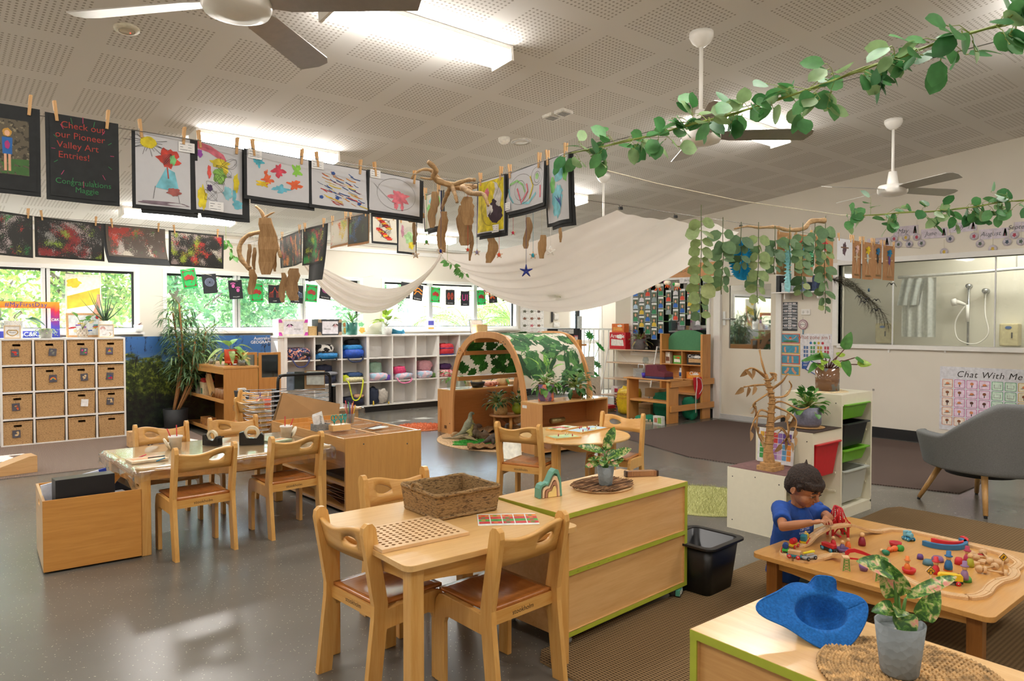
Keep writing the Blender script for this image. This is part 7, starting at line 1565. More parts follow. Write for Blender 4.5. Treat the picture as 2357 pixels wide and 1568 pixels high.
# rear table things
t = thing('card_caddy','dark grey caddy of white cards on the rear craft table','caddy',P3(557,920,.5345),0); m = MB(); m.prism([(-.055,0),(.055,0),(.07,.1),(-.07,.1)],.11,mat('#3a3c3e',.8,vary=.1),frame(0,0,0)); m.build('caddy_body',t); m = MB()
for k in range(4): m.box((-.03+.02*k,0,.11),(.012,.07,.035),mat('#e6e2d8')) 
m.build('cards',t)
for k,(px,py) in enumerate(((598,935),(616,937))):
 m = MB(); m.lathe([(0,0),(.03,0),(.034,.09),(.03,.09),(0,.085)],mat('#e05a28',.4)); m.tube([(0,0,.08),(.01,0,.14)],.006,6,mat(('#5a3a8c','#e0c8a0')[k])); tag(m.build('paint_cup',loc=P3(px,py,.5345)),('left','right')[k]+' orange paint cup seen through the drying rack wires','cup','orange paint cups')
# on and in the bookshelf
BZ = .8705
t = thing('planter','orange-red footed planter with pale leafy plant on the bookshelf','potted plant',(3.0,8.98,BZ)); m = MB(); RP = mat('#d04a2c',.4,vary=.04); m.lathe([(0,.02),(.085,.02),(.095,.03),(.095,.05),(.091,.052),(.097,.056),(.1,.19),(.092,.19),(.088,.17),(0,.17)],RP,n=32)
for k in range(3): m.tube([(.06*math.cos(k*2.1),.06*math.sin(k*2.1),0),(.065*math.cos(k*2.1),.065*math.sin(k*2.1),.03)],[.012,.016],8,RP)
m.build('pot',t); leaves(t,14,.17,(.15,.23),.5,[mat('#7fb05a',.4,vary=.2,trans=.3),mat('#a6c078',.4,vary=.2,trans=.3),GR[2]],9,(-.1,1.2),(.05,.12),droop=.7,c=(-.02,0))
for k,(x,y) in enumerate(((3.02,8.72),(3.05,8.84),(2.84,9.25))):
 t = thing('propagation_glass',('nearest','middle','furthest')[k]+' small glass with plant cuttings on the bookshelf','glass',(x,y,BZ)); m = MB(); m.lathe([(0,0),(.04,0),(.04,.07),(.037,.07),(.037,.004),(0,.004)],glass('#eef4f0',.9,.03,'jar'),n=20); m.lathe([(0,.005),(.035,.005),(.035,.04),(0,.04)],SOIL,n=16); m.build('jar',t); leaves(t,7,.05,(.05,.08),.6,[mat('#9aa84a',.5),GR[2],mat('#c0a860',.5)],k,(.3,1.4),(.05,.12))
def blk(name,label,cat,px,py,z,s,c,rz=0,**k): p = G(px,py,z); return boxy(name,label,cat,(2.84,max(8.75,min(10.1,p.y)),z),s,c,rz=rz,**k)
S2 = .4625
boxy('toy_house','small cream toy building with red roof on the bookshelf','toy house',(2.86,9.55,S2),(.12,.16,.17),mat('#d9c9a4'),deco=lambda m: (m.prism([(-.1,0),(.1,0),(0,.05)],.13,mat('#a82c28'),T(0,0,.17) @ RZ(90) @ RX(90)),m.bx(-.061,-.06,-.02,.05,.02,.09,mat('#5f8a72'))))
boxy('toy_house','narrow pale toy tower beside the toy building','toy house',(2.84,9.78,S2),(.08,.1,.15),mat('#c9c4b4'),deco=lambda m: m.bx(-.041,-.04,-.03,.03,.08,.14,mat('#4a566c')))
m = MB(); 
for k in range(3): m.bx(-.02,.02,-.06+k*.045,-.035+k*.045,0,.34,wood('#cfa468','#e0b97f',axis=2))
m.bx(-.02,.02,-.06,.055,.3,.34,WS); m.bx(-.02,.02,-.06,.055,0,.04,WS); tag(m.build('block_ramp',loc=(2.83,9.2,S2+.012),rot=(R(-38),0,0)),'slatted wooden ramp leaning inside the bookshelf','block')
for k in range(3): m = MB(); m.lathe([(0,0),(.05,0),(.05,.13),(.035,.13),(.035,.03),(0,.03)],wood('#8a5c34','#a97848',axis=2)); tag(m.build('log_block',loc=(2.84,9.0-.105*k,S2)),('furthest','middle','nearest')[k]+' hollow wooden cylinder block in the bookshelf','block','cylinder blocks')
boxy('toy_truck','wooden toy truck on the lowest bookshelf level','toy truck',(2.86,9.5,.0825),(.12,.26,.1),wood('#a5713c','#bd8a50',axis=1),deco=lambda m: [m.cyl((-.065,y,.02),(-.055,y,.02),.022,GB) for y in (-.08,.08)])

# tunnel scene
def logp(px0,py0,px1,py1,z,r,label,k,m0=None):
 a,b_ = G(px0,py0,z),G(px1,py1,z); m = MB(); P = [a.lerp(b_,i/6)+Vector((0,0,.02*math.sin(i+k))) for i in range(7)]; m.tube(P,[r*(1+.15*math.sin(i*2+k)) for i in range(7)],10,m0 or wood('#5c4a3a','#8a7660',axis=0,rough=.9,coat=0)); tag(m.build('driftwood_log'),label,'log')
logp(1093,1003,1120,1000,.06,.05,'dark rough log in the middle of the dinosaur scene',1); logp(1088,988,1110,976,.06,.05,'grey log behind the standing dinosaur',2); logp(1158,958,1192,968,.16,.05,'pale pitted driftwood leaning by the right end of the scene',3,DRI); logp(1180,958,1200,962,.10,.06,'dark pitted driftwood behind the pale one',4); logp(1172,1012,1186,1016,.04,.035,'knobbly short log near the bucket',5); logp(1040,1003,1070,1000,.035,.025,'flat pale driftwood under the standing dinosaur',6,DRI)
HES = mat('#8f6c46',.95,vary=.2,nscale=60,bump=.3)
for k,(px,py,sx,sy,lab) in enumerate(((1150,992,.3,.22,'crumpled brown hessian under the round stool'),(1135,1032,.28,.09,'folded hessian at the front edge of the jute mat'))):
 p = G(px,py,.012); m = MB(); m.grid(lambda u,v: ((u-.5)*2*sx,(v-.5)*2*sy,.006+.05*abs(noise.noise(Vector((u*5,v*4,k*3.1))))+.02*abs(math.sin(u*14+v*5))),30,20,HES); m.build; o = m.build('hessian_cloth',loc=p,rot=(0,0,R(-30)),solid=.004); tag(o,lab,'cloth')
p = G(1092,1020,.012); m = MB(); GT = mat('#3f9a3a',.9,vary=.2); m.prism([(-.26,-.1),(.05,-.2),(.27,.0),(.1,.16),(-.1,.16)],.012,GT,T(0,0,.006)); rr = random.Random(3)
for i in range(1600): x,y = rr.uniform(-.25,.26),rr.uniform(-.18,.15); (abs(x)/.27+abs(y)/.2<1.05) and m.add([(x-.003,y,.01),(x+.003,y,.01),(x+rr.uniform(-.01,.01),y+rr.uniform(-.01,.01),.03)],[(0,1,2)],GT)
tag(m.build('turf_patch',loc=p,rot=(0,0,R(-30))),'bright green patch of artificial turf on the jute mat','turf')
t = thing('round_stool','low round wooden stool carrying plants inside the tunnel','stool',(5.72,7.0,.012)); m = MB(); m.lathe([(0,.20),(.2,.20),(.205,.21),(.2,.22),(0,.22)],wood('#a9764a','#c08c5a',axis=0),n=32); m.build('seat',t)
for k in range(3): m = MB(); a = k*2.1+.4; m.cyl((.13*math.cos(a),.13*math.sin(a),0),(.13*math.cos(a),.13*math.sin(a),.2),.02,W2); m.build('leg',t)
t = thing('basket_plant','bushy dark plant in a handled seagrass basket on the stool','potted plant',(5.66,7.02,.2325)); m = MB(); m.lathe([(0,0),(.085,0),(.09,.06),(.082,.08),(.08,.15),(.07,.15),(.07,.1),(0,.1)],weave('#9a7748','#cba86c',140,200)); m.tube(smoothpath([(-.05,-.06,.14),(-.04,-.08,.2),(.04,-.08,.2),(.05,-.06,.14)],4),.006,6,WB); m.build('basket',t)
DG = [mat('#2c5a2c',.45,vary=.2,trans=.1),mat('#3f7038',.45,vary=.2),mat('#24492a',.5)]; leaves(t,90,.14,(.05,.08),.5,DG,3,(-.2,1.3),(.04,.18),c=(-.04,0))
t = thing('green_vase_plant','leafy sprig in a round lime green vase on the stool','potted plant',(5.86,6.92,.2325)); m = MB(); m.lathe([(0,0),(.04,0),(.075,.05),(.07,.1),(.04,.14),(.03,.14),(0,.12)],mat('#94a82c',.35),n=20); m.build('vase',t); leaves(t,50,.14,(.04,.07),.5,DG,8,(.0,1.3),(.04,.15))
def skinbody(m,pts,m0,n=10): P = smoothpath([p[:3] for p in pts],4); k = len(pts)-1; rs = []; [rs.append(pts[min(k,i // 4)][3]*(1-(i%4)/4)+pts[min(k,i // 4+1)][3]*((i%4)/4)) for i in range(len(P))]; m.tube(P,rs,n,m0)
DN = mat('#7a7a64',.6,vary=.25,nscale=25); DY = mat('#a39a5c',.6,vary=.25,nscale=20)
t = thing('toy_dinosaur','standing grey-yellow dinosaur rearing beside the logs','toy dinosaur',P3(1078,1008,.045),R(-25)); m = MB(); skinbody(m,[(-.18,0,.02,.005),(-.1,0,.05,.02),(-.04,0,.09,.045),(0,0,.16,.05),(.02,0,.22,.028),(.025,0,.27,.022),(.04,0,.285,.02),(.07,0,.28,.012)],DN); skinbody(m,[(.02,0,.08,.03),(.035,0,.15,.034),(.04,0,.21,.018)],DY); m.build('body',t)
for s in (-1,1): m = MB(); skinbody(m,[(-.01,s*.04,.1,.035),(.02,s*.05,.05,.022),(-.005,s*.05,.02,.014),(.03,s*.05,.008,.014)],DY); m.build('leg',t); m = MB(); skinbody(m,[(.03,s*.03,.18,.012),(.06,s*.03,.16,.007),(.075,s*.03,.17,.004)],DN,6); m.build('arm',t)
t = thing('toy_dinosaur','long-necked dark dinosaur near the front edge of the jute mat','toy dinosaur',P3(1145,1024,.03),R(-35)); m = MB(); D2 = mat('#4a4038',.6,vary=.25,nscale=25); skinbody(m,[(-.24,0,.01,.004),(-.15,0,.03,.015),(-.07,0,.07,.04),(0,0,.09,.055),(.06,0,.1,.035),(.09,0,.16,.02),(.1,0,.22,.014),(.13,0,.23,.014)],D2); m.build('body',t)
for s in (-1,1):
 for x in (-.05,.05): m = MB(); m.tube([(x,s*.04,.08),(x,s*.045,0)],[.022,.015],8,D2); m.build('leg',t)
t = thing('toy_dinosaur','winged tan dinosaur lying low at the left of the jute mat','toy dinosaur',P3(1070,1012,.03),R(-30)); m = MB(); D3 = mat('#8a7a5c',.6,vary=.25,nscale=25); skinbody(m,[(-.26,.02,.02,.004),(-.15,0,.02,.014),(-.05,0,.03,.03),(.03,0,.045,.03),(.08,0,.06,.014),(.12,.01,.05,.01)],D3); m.build('body',t)
for s in (-1,1): m = MB(); m.add([(-.05,s*.02,.04),(.05,s*.02,.05),(.14,s*.15,.0),(.02,s*.1,.03)],[(0,1,2,3)],D3); m.build('wing',t,solid=.006)
# on the tunnel's cabinets
t = thing('patterned_pot_plant','leafy plant in purple and coral marbled pot on the near cabinet','potted plant',(5.2,5.67,.551)); pot(t,.085,.088,.18,speckle('#6a5a8a',[('#d87a5c',12,.5),('#a88ab0',16,.58)],rough=.4)); leaves(t,46,.17,(.06,.09),.85,GR,3,(-.5,1.2),(.04,.13)); leaves(t,4,.2,(.15,.19),.55,[speckle('#7fae4a',[('#3f7a34',40,.55)])],5,(.9,1.4),(.1,.2))
t = thing('trailing_ivy','dark trailing ivy plant at the right of the near cabinet','potted plant',(5.66,5.68,.551)); pot(t,.06,.07,.08,mat('#8a5a34')); leaves(t,60,.12,(.05,.09),.8,DG+[GR[1]],8,(-.6,1.2),(.05,.22))
m = MB(); m.tube([(-.1,0,.03),(.1,0,.03)],.03,16,mat('#9a8a5c',.1,.5)); tag(m.build('metal_tube',loc=(5.36,5.66,.2965),rot=(0,0,R(5))),'shiny metal tube on the shelf of the near tunnel cabinet','tube')
t = thing('coaster_bowl','black bowl of round wooden discs on the far tunnel cabinet','bowl',(5.60,7.42,.551)); m = MB(); m.lathe([(0,0),(.07,0),(.1,.07),(.092,.075),(.06,.01),(0,.01)],DARK); m.build('bowl',t)
for k in range(3): m = MB(); m.lathe([(0,-.006),(.07,-.006),(.07,.006),(0,.006)],WS,T(.015*k-.01,.01,.07) @ RX(78) @ RY(6*k)); m.build('wood_disc',t)
t = thing('woven_vase','small straw vase with leaves at the right of the far cabinet','vase',(6.02,7.42,.551)); m = MB(); m.lathe([(0,0),(.07,0),(.085,.06),(.06,.12),(.05,.13),(.045,.12),(0,.1)],weave('#b08a5c','#d8b78a',140,240)); m.build('vase',t); leaves(t,9,.12,(.08,.13),.3,GR,5,(-.7,.6),(.03,.1),'lance')
m = MB(); bagm((0,0,.03),(.12,.05,.03),speckle('#d0907a',[('#8a3a2c',30,.55)]),rr,m); tag(m.build('fruit_bag',loc=(5.82,7.42,.552)),'mottled red bag between the bowl and straw vase','bag')
t = thing('glass_tank','clear tank with trailing sprigs at left of the far tunnel cabinet','tank',(5.3,7.43,.551)); m = MB(); m.bx(-.12,.12,-.08,.08,0,.15,glass('#eaf2ee',.92,.03,'tank')); m.build('glass_body',t); leaves(t,14,.15,(.05,.08),.6,GR,2,(-.6,.6),(.05,.2),c=(-.05,0))
boxy('wicker_chest','tan wicker chest beyond the play tunnel','chest',(6.9,8.7,0),(.8,.45,.48),weave('#8a6238','#c49a66',60,90),group=None)
# ================================================================ toy railway
TZ2 = .3005; TKW = wood('#c9a070','#dcb98c',axis=0,rough=.5); GRV = mat('#a97f50')
def track(pts,label,k,zs=None):
 P = [G(x,y,.312+(zs[i] if zs else 0)) for i,(x,y) in enumerate(pts)]; P = smoothpath(P,5); m = MB(); o = P[0].copy(); prof = [(-.02,-.012),(.02,-.012),(.02,0),(.014,0),(.013,-.003),(.009,-.003),(.008,0),(-.008,0),(-.009,-.003),(-.013,-.003),(-.014,0),(-.02,0)]; n = 12; vs = []
 for i,p in enumerate(P):
  t_ = (P[min(len(P)-1,i+1)]-P[max(0,i-1)]); t_.z = 0; t_.normalize(); s = Vector((-t_.y,t_.x,0)); q = p if 0<i<len(P)-1 else p+t_*(.0015 if i==0 else -.0015); vs += [q-o+s*a+Vector((0,0,b_)) for a,b_ in prof]
 m.add(vs,[(i*n+k_,i*n+(k_+1)%n,(i+1)*n+(k_+1)%n,(i+1)*n+k_) for i in range(len(P)-1) for k_ in range(n)]+[tuple(range(n)),tuple(reversed(range(len(vs)-n,len(vs))))],TKW)
 tag(m.build('track_piece',loc=o),label,'track','wooden railway track pieces')
H_ = .064
for k,(pts,zs,lab) in enumerate((
 (((1936,1274),(1916,1275),(1888,1282)),(.03,.012,.001),'rising track piece leading up to the red bridge plate'),(((1888,1282),(1857,1288),(1829,1284)),None,'curved track piece under the silver and yellow wagon'),(((1829,1284),(1810,1277),(1805,1268),(1822,1259),(1841,1254)),None,'tightly curved track piece at the left corner of the table'),
 (((1841,1254),(1857,1247),(1875,1229),(1905,1212)),(.001,.008,.035,H_),'steep track ramp climbing to the red suspension bridge'),(((1905,1212),(1930,1208),(1953,1205)),(H_,H_,H_),'level track piece crossing the red suspension bridge'),(((1953,1205),(1980,1212),(2000,1219),(2025,1221)),(H_,.04,.012,.001),'track ramp descending behind the red suspension bridge'),
 (((2025,1221),(2048,1217),(2087,1219)),None,'gently curved track piece at the far edge by the ramp'),(((2087,1219),(2125,1227),(2162,1235)),None,'far-edge track piece beyond the small teal engine'),(((2162,1235),(2221,1249),(2266,1261)),None,'long straight track piece beyond the red and blue arcs'),(((2266,1261),(2309,1273),(2335,1285)),None,'track piece behind the tall right-hand road sign'),
 (((2335,1285),(2347,1296),(2333,1308)),None,'short curved track piece at the right edge of the table'),(((2333,1308),(2336,1319),(2325,1329),(2300,1335)),None,'curved track piece just right of the wooden axles'),(((2300,1335),(2282,1347),(2272,1360)),None,'curved track piece below the right-hand road sign'),(((2272,1360),(2254,1369),(2228,1372)),None,'curved track piece at the front corner of the loop'),
 (((2228,1372),(2186,1366),(2139,1355)),None,'straight track piece in front of the yellow carriage'),(((2139,1355),(2103,1340),(2080,1328),(2045,1312),(2018,1296)),(0,0,.006,.02,.04),'track piece sloping up behind the foreground leaves'))): track(pts,lab,k,zs)
RED = mat('#c8202c',.4,vary=.04); PLN = mat('#d8b07c',.5)
P_ = lambda x,y,z=TZ2: tuple(G(x,y,z))
t = thing('toy_bridge','red toy suspension bridge next to the child hands','toy bridge',P_(1928,1234),R(-37)); w_ = .09; t.scale = (1.05,1.05,1.12)
for s in (-1,1):
 m = MB(); y = s*.026
 for x in (-.038,.038): m.bx(x-.005,x+.005,y-.004,y+.004,0,.05,RED)
 m.bx(-.05,.05,y-.003,y+.003,.046,.066,RED); m.tube([(-.034+.068*i/8,y,.012+.032*math.sin(PI*i/8)) for i in range(9)],.0035,5,RED)
 for x in (-.008,.008): m.tube([(x*1.3,y,.06),(x*.5,y,.135)],.004,5,RED)
 for i in range(6): m.tube([(-.008,y,.07+i*.01),(.008,y,.07+i*.01)],.002,4,RED)
 for q in (-1,1):
  m.tube([(q*(.006+.042*(i/6)),y,.135-.068*(1-(1-i/6)**1.7)) for i in range(7)],.0025,5,RED)
  for i in range(1,5): x = q*(.006+.042*i/5); m.tube([(x,y,.062),(x,y,.135-.068*(1-(1-i/5)**1.7))],.0015,4,RED)
 m.build('side_frame',t)
for z in (.134,.004): m = MB(); m.bx(-.005,.005,-.026,.026,z-.003,z+.003,RED); m.build('cross_bar',t)
m = MB(); pts = [(-.055,.03),(-.05,.06),(-.035,.075),(-.01,.078),(.02,.07),(.09,.042),(.09,.036),(.02,.055),(-.01,.062),(-.03,.058),(-.038,.045),(-.03,.036),(.08,.03),(.08,.026)]; o = P_(1972,1303); m.prism(pts,.006,RED,frame(0,0,.0)); m.bx(-.06,-.05,-.004,.004,.05,.056,CW); tag(m.build('bridge_plate',loc=o,rot=(0,0,R(-52))),'red curved girder plate partly behind the foreground leaf','toy bridge')
for k,(x,y) in enumerate(((1946,1313),(2021,1337))):
 t = thing('trestle',('left','right')[k]+' wooden track support printed with green lattice','trestle',P_(x,y),R(-53),'lattice track supports'); m = MB(); m.prism([(-.018,0),(.018,0),(.013,.062),(-.013,.062)],.04,TKW,frame(0,0,0)); m.build('block',t); q = MB(); GN = mat('#4a9a34')
 for s in (-1,1): stroke(q,[(s*.014,.003),(s*.009,.056)],.003,GN)
 for i in range(4): stroke(q,[(-.012,.006+i*.013),(.012,.018+i*.013)],.002,GN); stroke(q,[(.012,.006+i*.013),(-.012,.018+i*.013)],.002,GN)
 m = MB(); m_merge(m,q,frame(0,-.0202,0)); m.build('lattice_print',t)
def wagon(px,py,to,label,base,load,lc,wc='#c8202c',L=.07,z=.312,tilt=0,cab=None):
 dv = G(*to)-G(px,py); rz = math.atan2(dv.y,dv.x); t = thing('toy_train',label,'toy train',P_(px,py,z),rz,'toy train vehicles'); t.rotation_euler = (0,R(tilt),rz); m = MB(); m.bx(-L/2,L/2,-.014,.014,.008,.018,mat(base,.4)); m.bx(L/2,L/2+.006,-.003,.003,.009,.013,CW); m.build('chassis',t,bevel=.002)
 m = MB(); lm = mat(lc,.4,vary=.06)
 if load=='box': m.bx(-L*.42,L*.42,-.013,.013,.018,.036,lm)
 elif load=='barrel': m.cyl((-L*.3,0,.031),(L*.3,0,.031),.014,lm)
 elif load=='loco': m.cyl((-.005,0,.029),(L*.45,0,.029),.0125,lm); m.cyl((L*.25,0,.035),(L*.25,0,.052),.005,lm); m.cyl((L*.05,0,.035),(L*.05,0,.046),.004,lm)
 elif load=='boat': m.prism([(-L*.5,-.004),(L*.4,-.008),(L*.5,0),(L*.4,.008),(-L*.5,.004)],.006,lm,T(0,0,.034)); m.bx(-L*.3,L*.3,-.01,.01,.018,.03,mat('#b9bcc0',.3,.6))
 elif load=='coach': m.prism([(-L*.5,.018),(L*.5,.018),(L*.5,.038),(L*.42,.046),(-L*.42,.046),(-L*.5,.038)],.026,speckle(lc,[('#7a3020',30,.6)],rough=.4),frame(0,0,0))
 m.build('load',t,bevel=.002)
 if cab: m = MB(); m.bx(-L*.48,-.002,-.014,.014,.018,.046,mat(cab,.4)); m.build('cab',t,bevel=.004)
 for x in ((-L*.3,L*.3) if load != 'loco' else (-L*.33,0,L*.33)): m = MB(); [m.cyl((x,s*.015,.009),(x,s*.019,.009),.0095,mat(wc,.3)) for s in (-1,1)]; m.cyl((x,-.0195,.009),(x,.0195,.009),.003,CW); m.build('wheel_pair',t)
wagon(1853,1249,(1868,1236),'yellow toy locomotive with teal cab starting up the ramp','#e0c024','loco','#e0c024',cab='#2f8296',tilt=-8); wagon(1826,1260,(1845,1252),'yellow flat toy wagon carrying a red barrel','#e0c024','barrel','#c8202c',L=.055); wagon(1808,1271,(1811,1264),'green toy wagon with dark blue tank at table corner','#3aa83a','barrel','#1f3f7c',L=.045); wagon(1829,1285,(1850,1289),'teal toy wagon loaded with a plain wooden block','#2a7a8c','box','#cfa87c',L=.065); wagon(1862,1288,(1885,1283),'silver toy wagon with pointed yellow top','#a9adb2','boat','#e3d02a','#1f1f22',L=.075)
wagon(1908,1268,(1932,1277),'black toy train lying on its side near the lilac bowl','#1d1f22','box','#b8222c','#2a86a8',L=.085,z=TZ2); wagon(2091,1244,(2101,1248),'small pale blue and red toy engine inside the track loop','#2a6a8c','loco','#6fb0c4','#2a86a8',L=.05,z=TZ2,cab='#6fb0c4'); wagon(2187,1345,(2150,1341),'worn yellow toy carriage with red wheels near the front track','#1c1d20','coach','#e0bd22',L=.09,z=TZ2)
def pegp(px,py,c,label,hat=None,z=TZ2,s=1.0,lie=None):
 t = thing('peg_doll',label,'peg doll',P_(px,py,z),0,'wooden peg dolls'); m = MB(); m.lathe([(0,0),(.0125,0),(.0135,.01),(.011,.024),(.006,.034),(0,.036)],mat(c,.5,vary=.06),Matrix.Diagonal((s,s,s,1)),n=16); m.build('body',t); m = MB(); m.ball((0,0,.041*s),.0095*s,PLN,12); m.build('head',t)
 if hat: m = MB(); m.lathe([(0,.046),(.013,.046),(.0135,.048),(.008,.05),(.0075,.064),(0,.065)],mat(hat,.5),Matrix.Diagonal((s,s,s,1)),n=16); m.build('hat',t)
 if lie: t.rotation_euler = (0,R(90),R(lie)); t.location.z += .0125
 return t
def bowl(px,py,c,label,r=.028,h=.022,z=TZ2,inv=False):
 m = MB(); cm = mat(c,.5,vary=.06)
 if inv: m.lathe([(0,0),(r,0),(r*.95,h*.6),(r*.7,h),(0,h)],cm,n=24)
 else: m.lathe([(0,0),(r*.7,0),(r*.95,h*.5),(r,h),(r*.86,h),(r*.8,h*.5),(r*.5,h*.3),(0,h*.3)],cm,n=24)
 tag(m.build('toy_bowl',loc=P_(px,py,z)),label,'toy bowl')
bowl(1918,1262,'#c9a87c','plain wooden toy bowl holding the red peg doll'); pegp(1918,1258,'#c8222c','red hatless peg doll in the plain wooden bowl',z=.31)
bowl(1940,1272,'#6a5080','lilac toy bowl holding a lilac peg doll'); pegp(1939,1268,'#6f5a86','lilac hatless peg doll seated in the lilac bowl',z=.31); pegp(1952,1262,'#e0682c','orange peg doll half hidden by the pink leaf',lie=0); pegp(1984,1256,'#8c1c34','dark red hatless peg doll standing alone',s=1.3); pegp(1941,1229,'#2f7a44','green hatless peg doll beneath the red bridge')
bowl(2061,1258,'#b8222c','empty dark red toy bowl in the middle of the table'); pegp(2062,1268,'#e0682c','orange peg doll with hat lying on its side',hat='#e0682c',lie=170); pegp(2043,1280,'#1f7a5c','dark green peg doll fallen over',lie=60); m = MB(); m.lathe([(0,0),(.016,0),(.016,.014),(0,.014)],mat('#3a9a3a')); tag(m.build('wood_disc',loc=P_(2070,1262,.312),rot=(R(80),0,R(-30))),'bright green wooden disc on edge beside the red bowl','disc')
bowl(2092,1320,'#c8282c','red toy bowl at the front holding an orange peg doll'); pegp(2088,1314,'#e0782c','orange peg doll with orange hat sitting in the front red bowl',hat='#e0782c',z=.31); bowl(1988,1314,'#7a5a94','lilac toy pot showing below the red girder',.02,.03)
for a in (((2118,1287),'#5c3a80','small dark purple toy stone',.014),((2137,1300),'#4a7484','blue-grey toy stone by the arcs',.024),((2158,1292),'#7a5a8a','large lilac toy stone by the others',.026),((2222,1338),'#4a9a3a','green toy dome under the lilac doll',.024)): bowl(a[0][0],a[0][1],a[1],a[2],a[3],.022,inv=True)
bowl(2182,1313,'#e0782c','orange toy cup under the blue peg doll',.018,.026,inv=True); pegp(2183,1311,'#22679c','blue peg doll with blue top hat standing on the orange cup',hat='#22679c',z=.327,s=1.25); bowl(2207,1299,'#c01f30','crimson toy pot right of the blue peg doll',.018,.03,inv=True); pegp(2154,1322,'#c8222c','red peg doll with red top hat',hat='#c8222c',s=1.2)
pegp(2220,1334,'#8a6a90','lilac peg doll with lilac top hat standing on the green dome',hat='#8a6a90',z=.323,s=1.2); pegp(2233,1305,'#a3a32c','olive hatless peg doll',s=1.2); pegp(2226,1296,'#a8284c','maroon peg doll with maroon hat behind the olive one',hat='#a8284c',s=1.2)
for k,(c,r,lab) in enumerate((('#c8222c',.095,'red wooden arc lying inside the blue arc'),('#2a6a98',.115,'blue wooden arc lying flat on the train table'))):
 m = MB(); pts = [(r*math.cos(PI*i/20),-r*.9*math.sin(PI*i/20)) for i in range(21)]+[((r-.019)*math.cos(PI*i/20),-(r-.019)*.9*math.sin(PI*i/20)) for i in range(20,-1,-1)]; m.prism(pts,.024,mat(c,.5,vary=.05),T(0,0,.012)); p = P_(2168 if k else 2180,1252 if k else 1247); tag(m.build('wooden_arc',loc=p,rot=(0,0,R(-28)),bevel=.002),lab,'arc')
def sign(px,py,label,kind):
 t = thing('toy_road_sign',label,'toy sign',P_(px,py)); m = MB(); m.lathe([(0,0),(.014,0),(.014,.01),(0,.01)],TKW,n=16); m.build('base',t); m = MB(); m.cyl((0,0,.01),(0,0,.07),.0035,TKW); m.build('post',t); F = Matrix.Rotation(R(-39.8),4,'Z') @ RX(90); m = MB(); h = .02; m.prism([(0,-h),(h,0),(0,h),(-h,0)],.006,TKW,T(0,0,.075) @ F); q = MB(); h = .0185; quad(q,[(0,-h),(h,0),(0,h),(-h,0)],DARK,.0032,1); h = .0155; quad(q,[(0,-h),(h,0),(0,h),(-h,0)],mat('#dba81c'),.0035,1)
 for s in (-1,1): (stroke(q,[(-.007*s,.005),(.007*s,-.001)],.002,DARK,.004),blob(q,s*.006,-.005,.0028,.0028,DARK,.004,.05)) if kind else blob(q,s*.002,.003*s,.005,.003,DARK,.004,.2)
 m_merge(m,q,T(0,0,.075) @ F); m.build('sign_plate',t)
sign(2141,1356,'toy road sign with crossing symbol beside the yellow carriage',1); sign(2308,1322,'toy road sign with skidding car symbol beside the wooden axles',0)
for k,(x0,y0,x1,y1,lab) in enumerate(((2238,1276,2246,1284,'upper left'),(2262,1272,2280,1292,'upper right'),(2254,1310,2290,1304,'middle'),(2268,1312,2315,1320,'lowest'),(2296,1295,2312,1290,'rightmost'))):
 t = thing('wooden_axle',lab+' wooden axle with disc wheels in the right-hand pile','wooden axle',(0,0,0),0,'loose wooden axles'); a,b_ = G(x0,y0,.318),G(x1,y1,.318); m = MB(); m.cyl(a,b_,.004,TKW); m.build('rod',t); d = (b_-a).normalized()*.006
 for p in (a,b_): m = MB(); m.cyl(p-d,p+d,.016,TKW); m.build('wheel',t)
m = MB(); m.lathe([(0,0),(.019,0),(.019,.012),(0,.013)],TKW); m.lathe([(0,.0125),(.014,.0135),(0,.0137)],RED); tag(m.build('toy_tin',loc=P_(2258,1283)),'round wooden toy tin with red top near the axles','toy tin')
for k,(x,y) in enumerate(((2240,1300),(2262,1296))): boxy('wooden_block',('left','right')[k]+' plain flat wooden block before the axle pile','block',P_(x,y),(.05,.03,.012),TKW,rz=20*k-20)

# ================================================================ child at the train table
SK = mat('#a8704c',.5,vary=.05,nscale=14,sss=.12); SHIRT = mat('#17479a',.85,vary=.08,nscale=40,bump=.1); HAIR = mat('#2a1c15',.75,vary=.6,nscale=190,bump=.7)
child = thing('person','young child in royal blue t-shirt leaning over the toy railway','person',tuple(D(1822,1290,3.68)[:2])+(0,)); O = Vector(child.location)
def dp(x,y,d): return D(x,y,d)-O
fh = (-UPF*.80+_rt*.60).normalized(); hf = (fh*.9+Vector((0,0,-.40))).normalized(); hs = hf.cross(Vector((0,0,1))).normalized(); hu = hs.cross(hf).normalized(); hc = dp(1851,1122,3.6)
HM = Matrix(((hs.x,hf.x,hu.x,hc.x),(hs.y,hf.y,hu.y,hc.y),(hs.z,hf.z,hu.z,hc.z),(0,0,0,1)))
def rem(o,v,sm=6):
 r = o.modifiers.new('weld','REMESH'); r.mode = 'VOXEL'; r.voxel_size = v; r.use_smooth_shade = True; s = o.modifiers.new('soften','SMOOTH'); s.factor = .6; s.iterations = sm
pel,che,nck = dp(1815,1290,3.72),dp(1828,1195,3.66),dp(1838,1155,3.63); shr,shl = dp(1797,1172,3.56),dp(1880,1172,3.80); elr,wrr = dp(1802,1213,3.40),dp(1870,1203,3.33); ell,wrl = dp(1908,1192,3.66),dp(1900,1196,3.46)
pel.z = .11
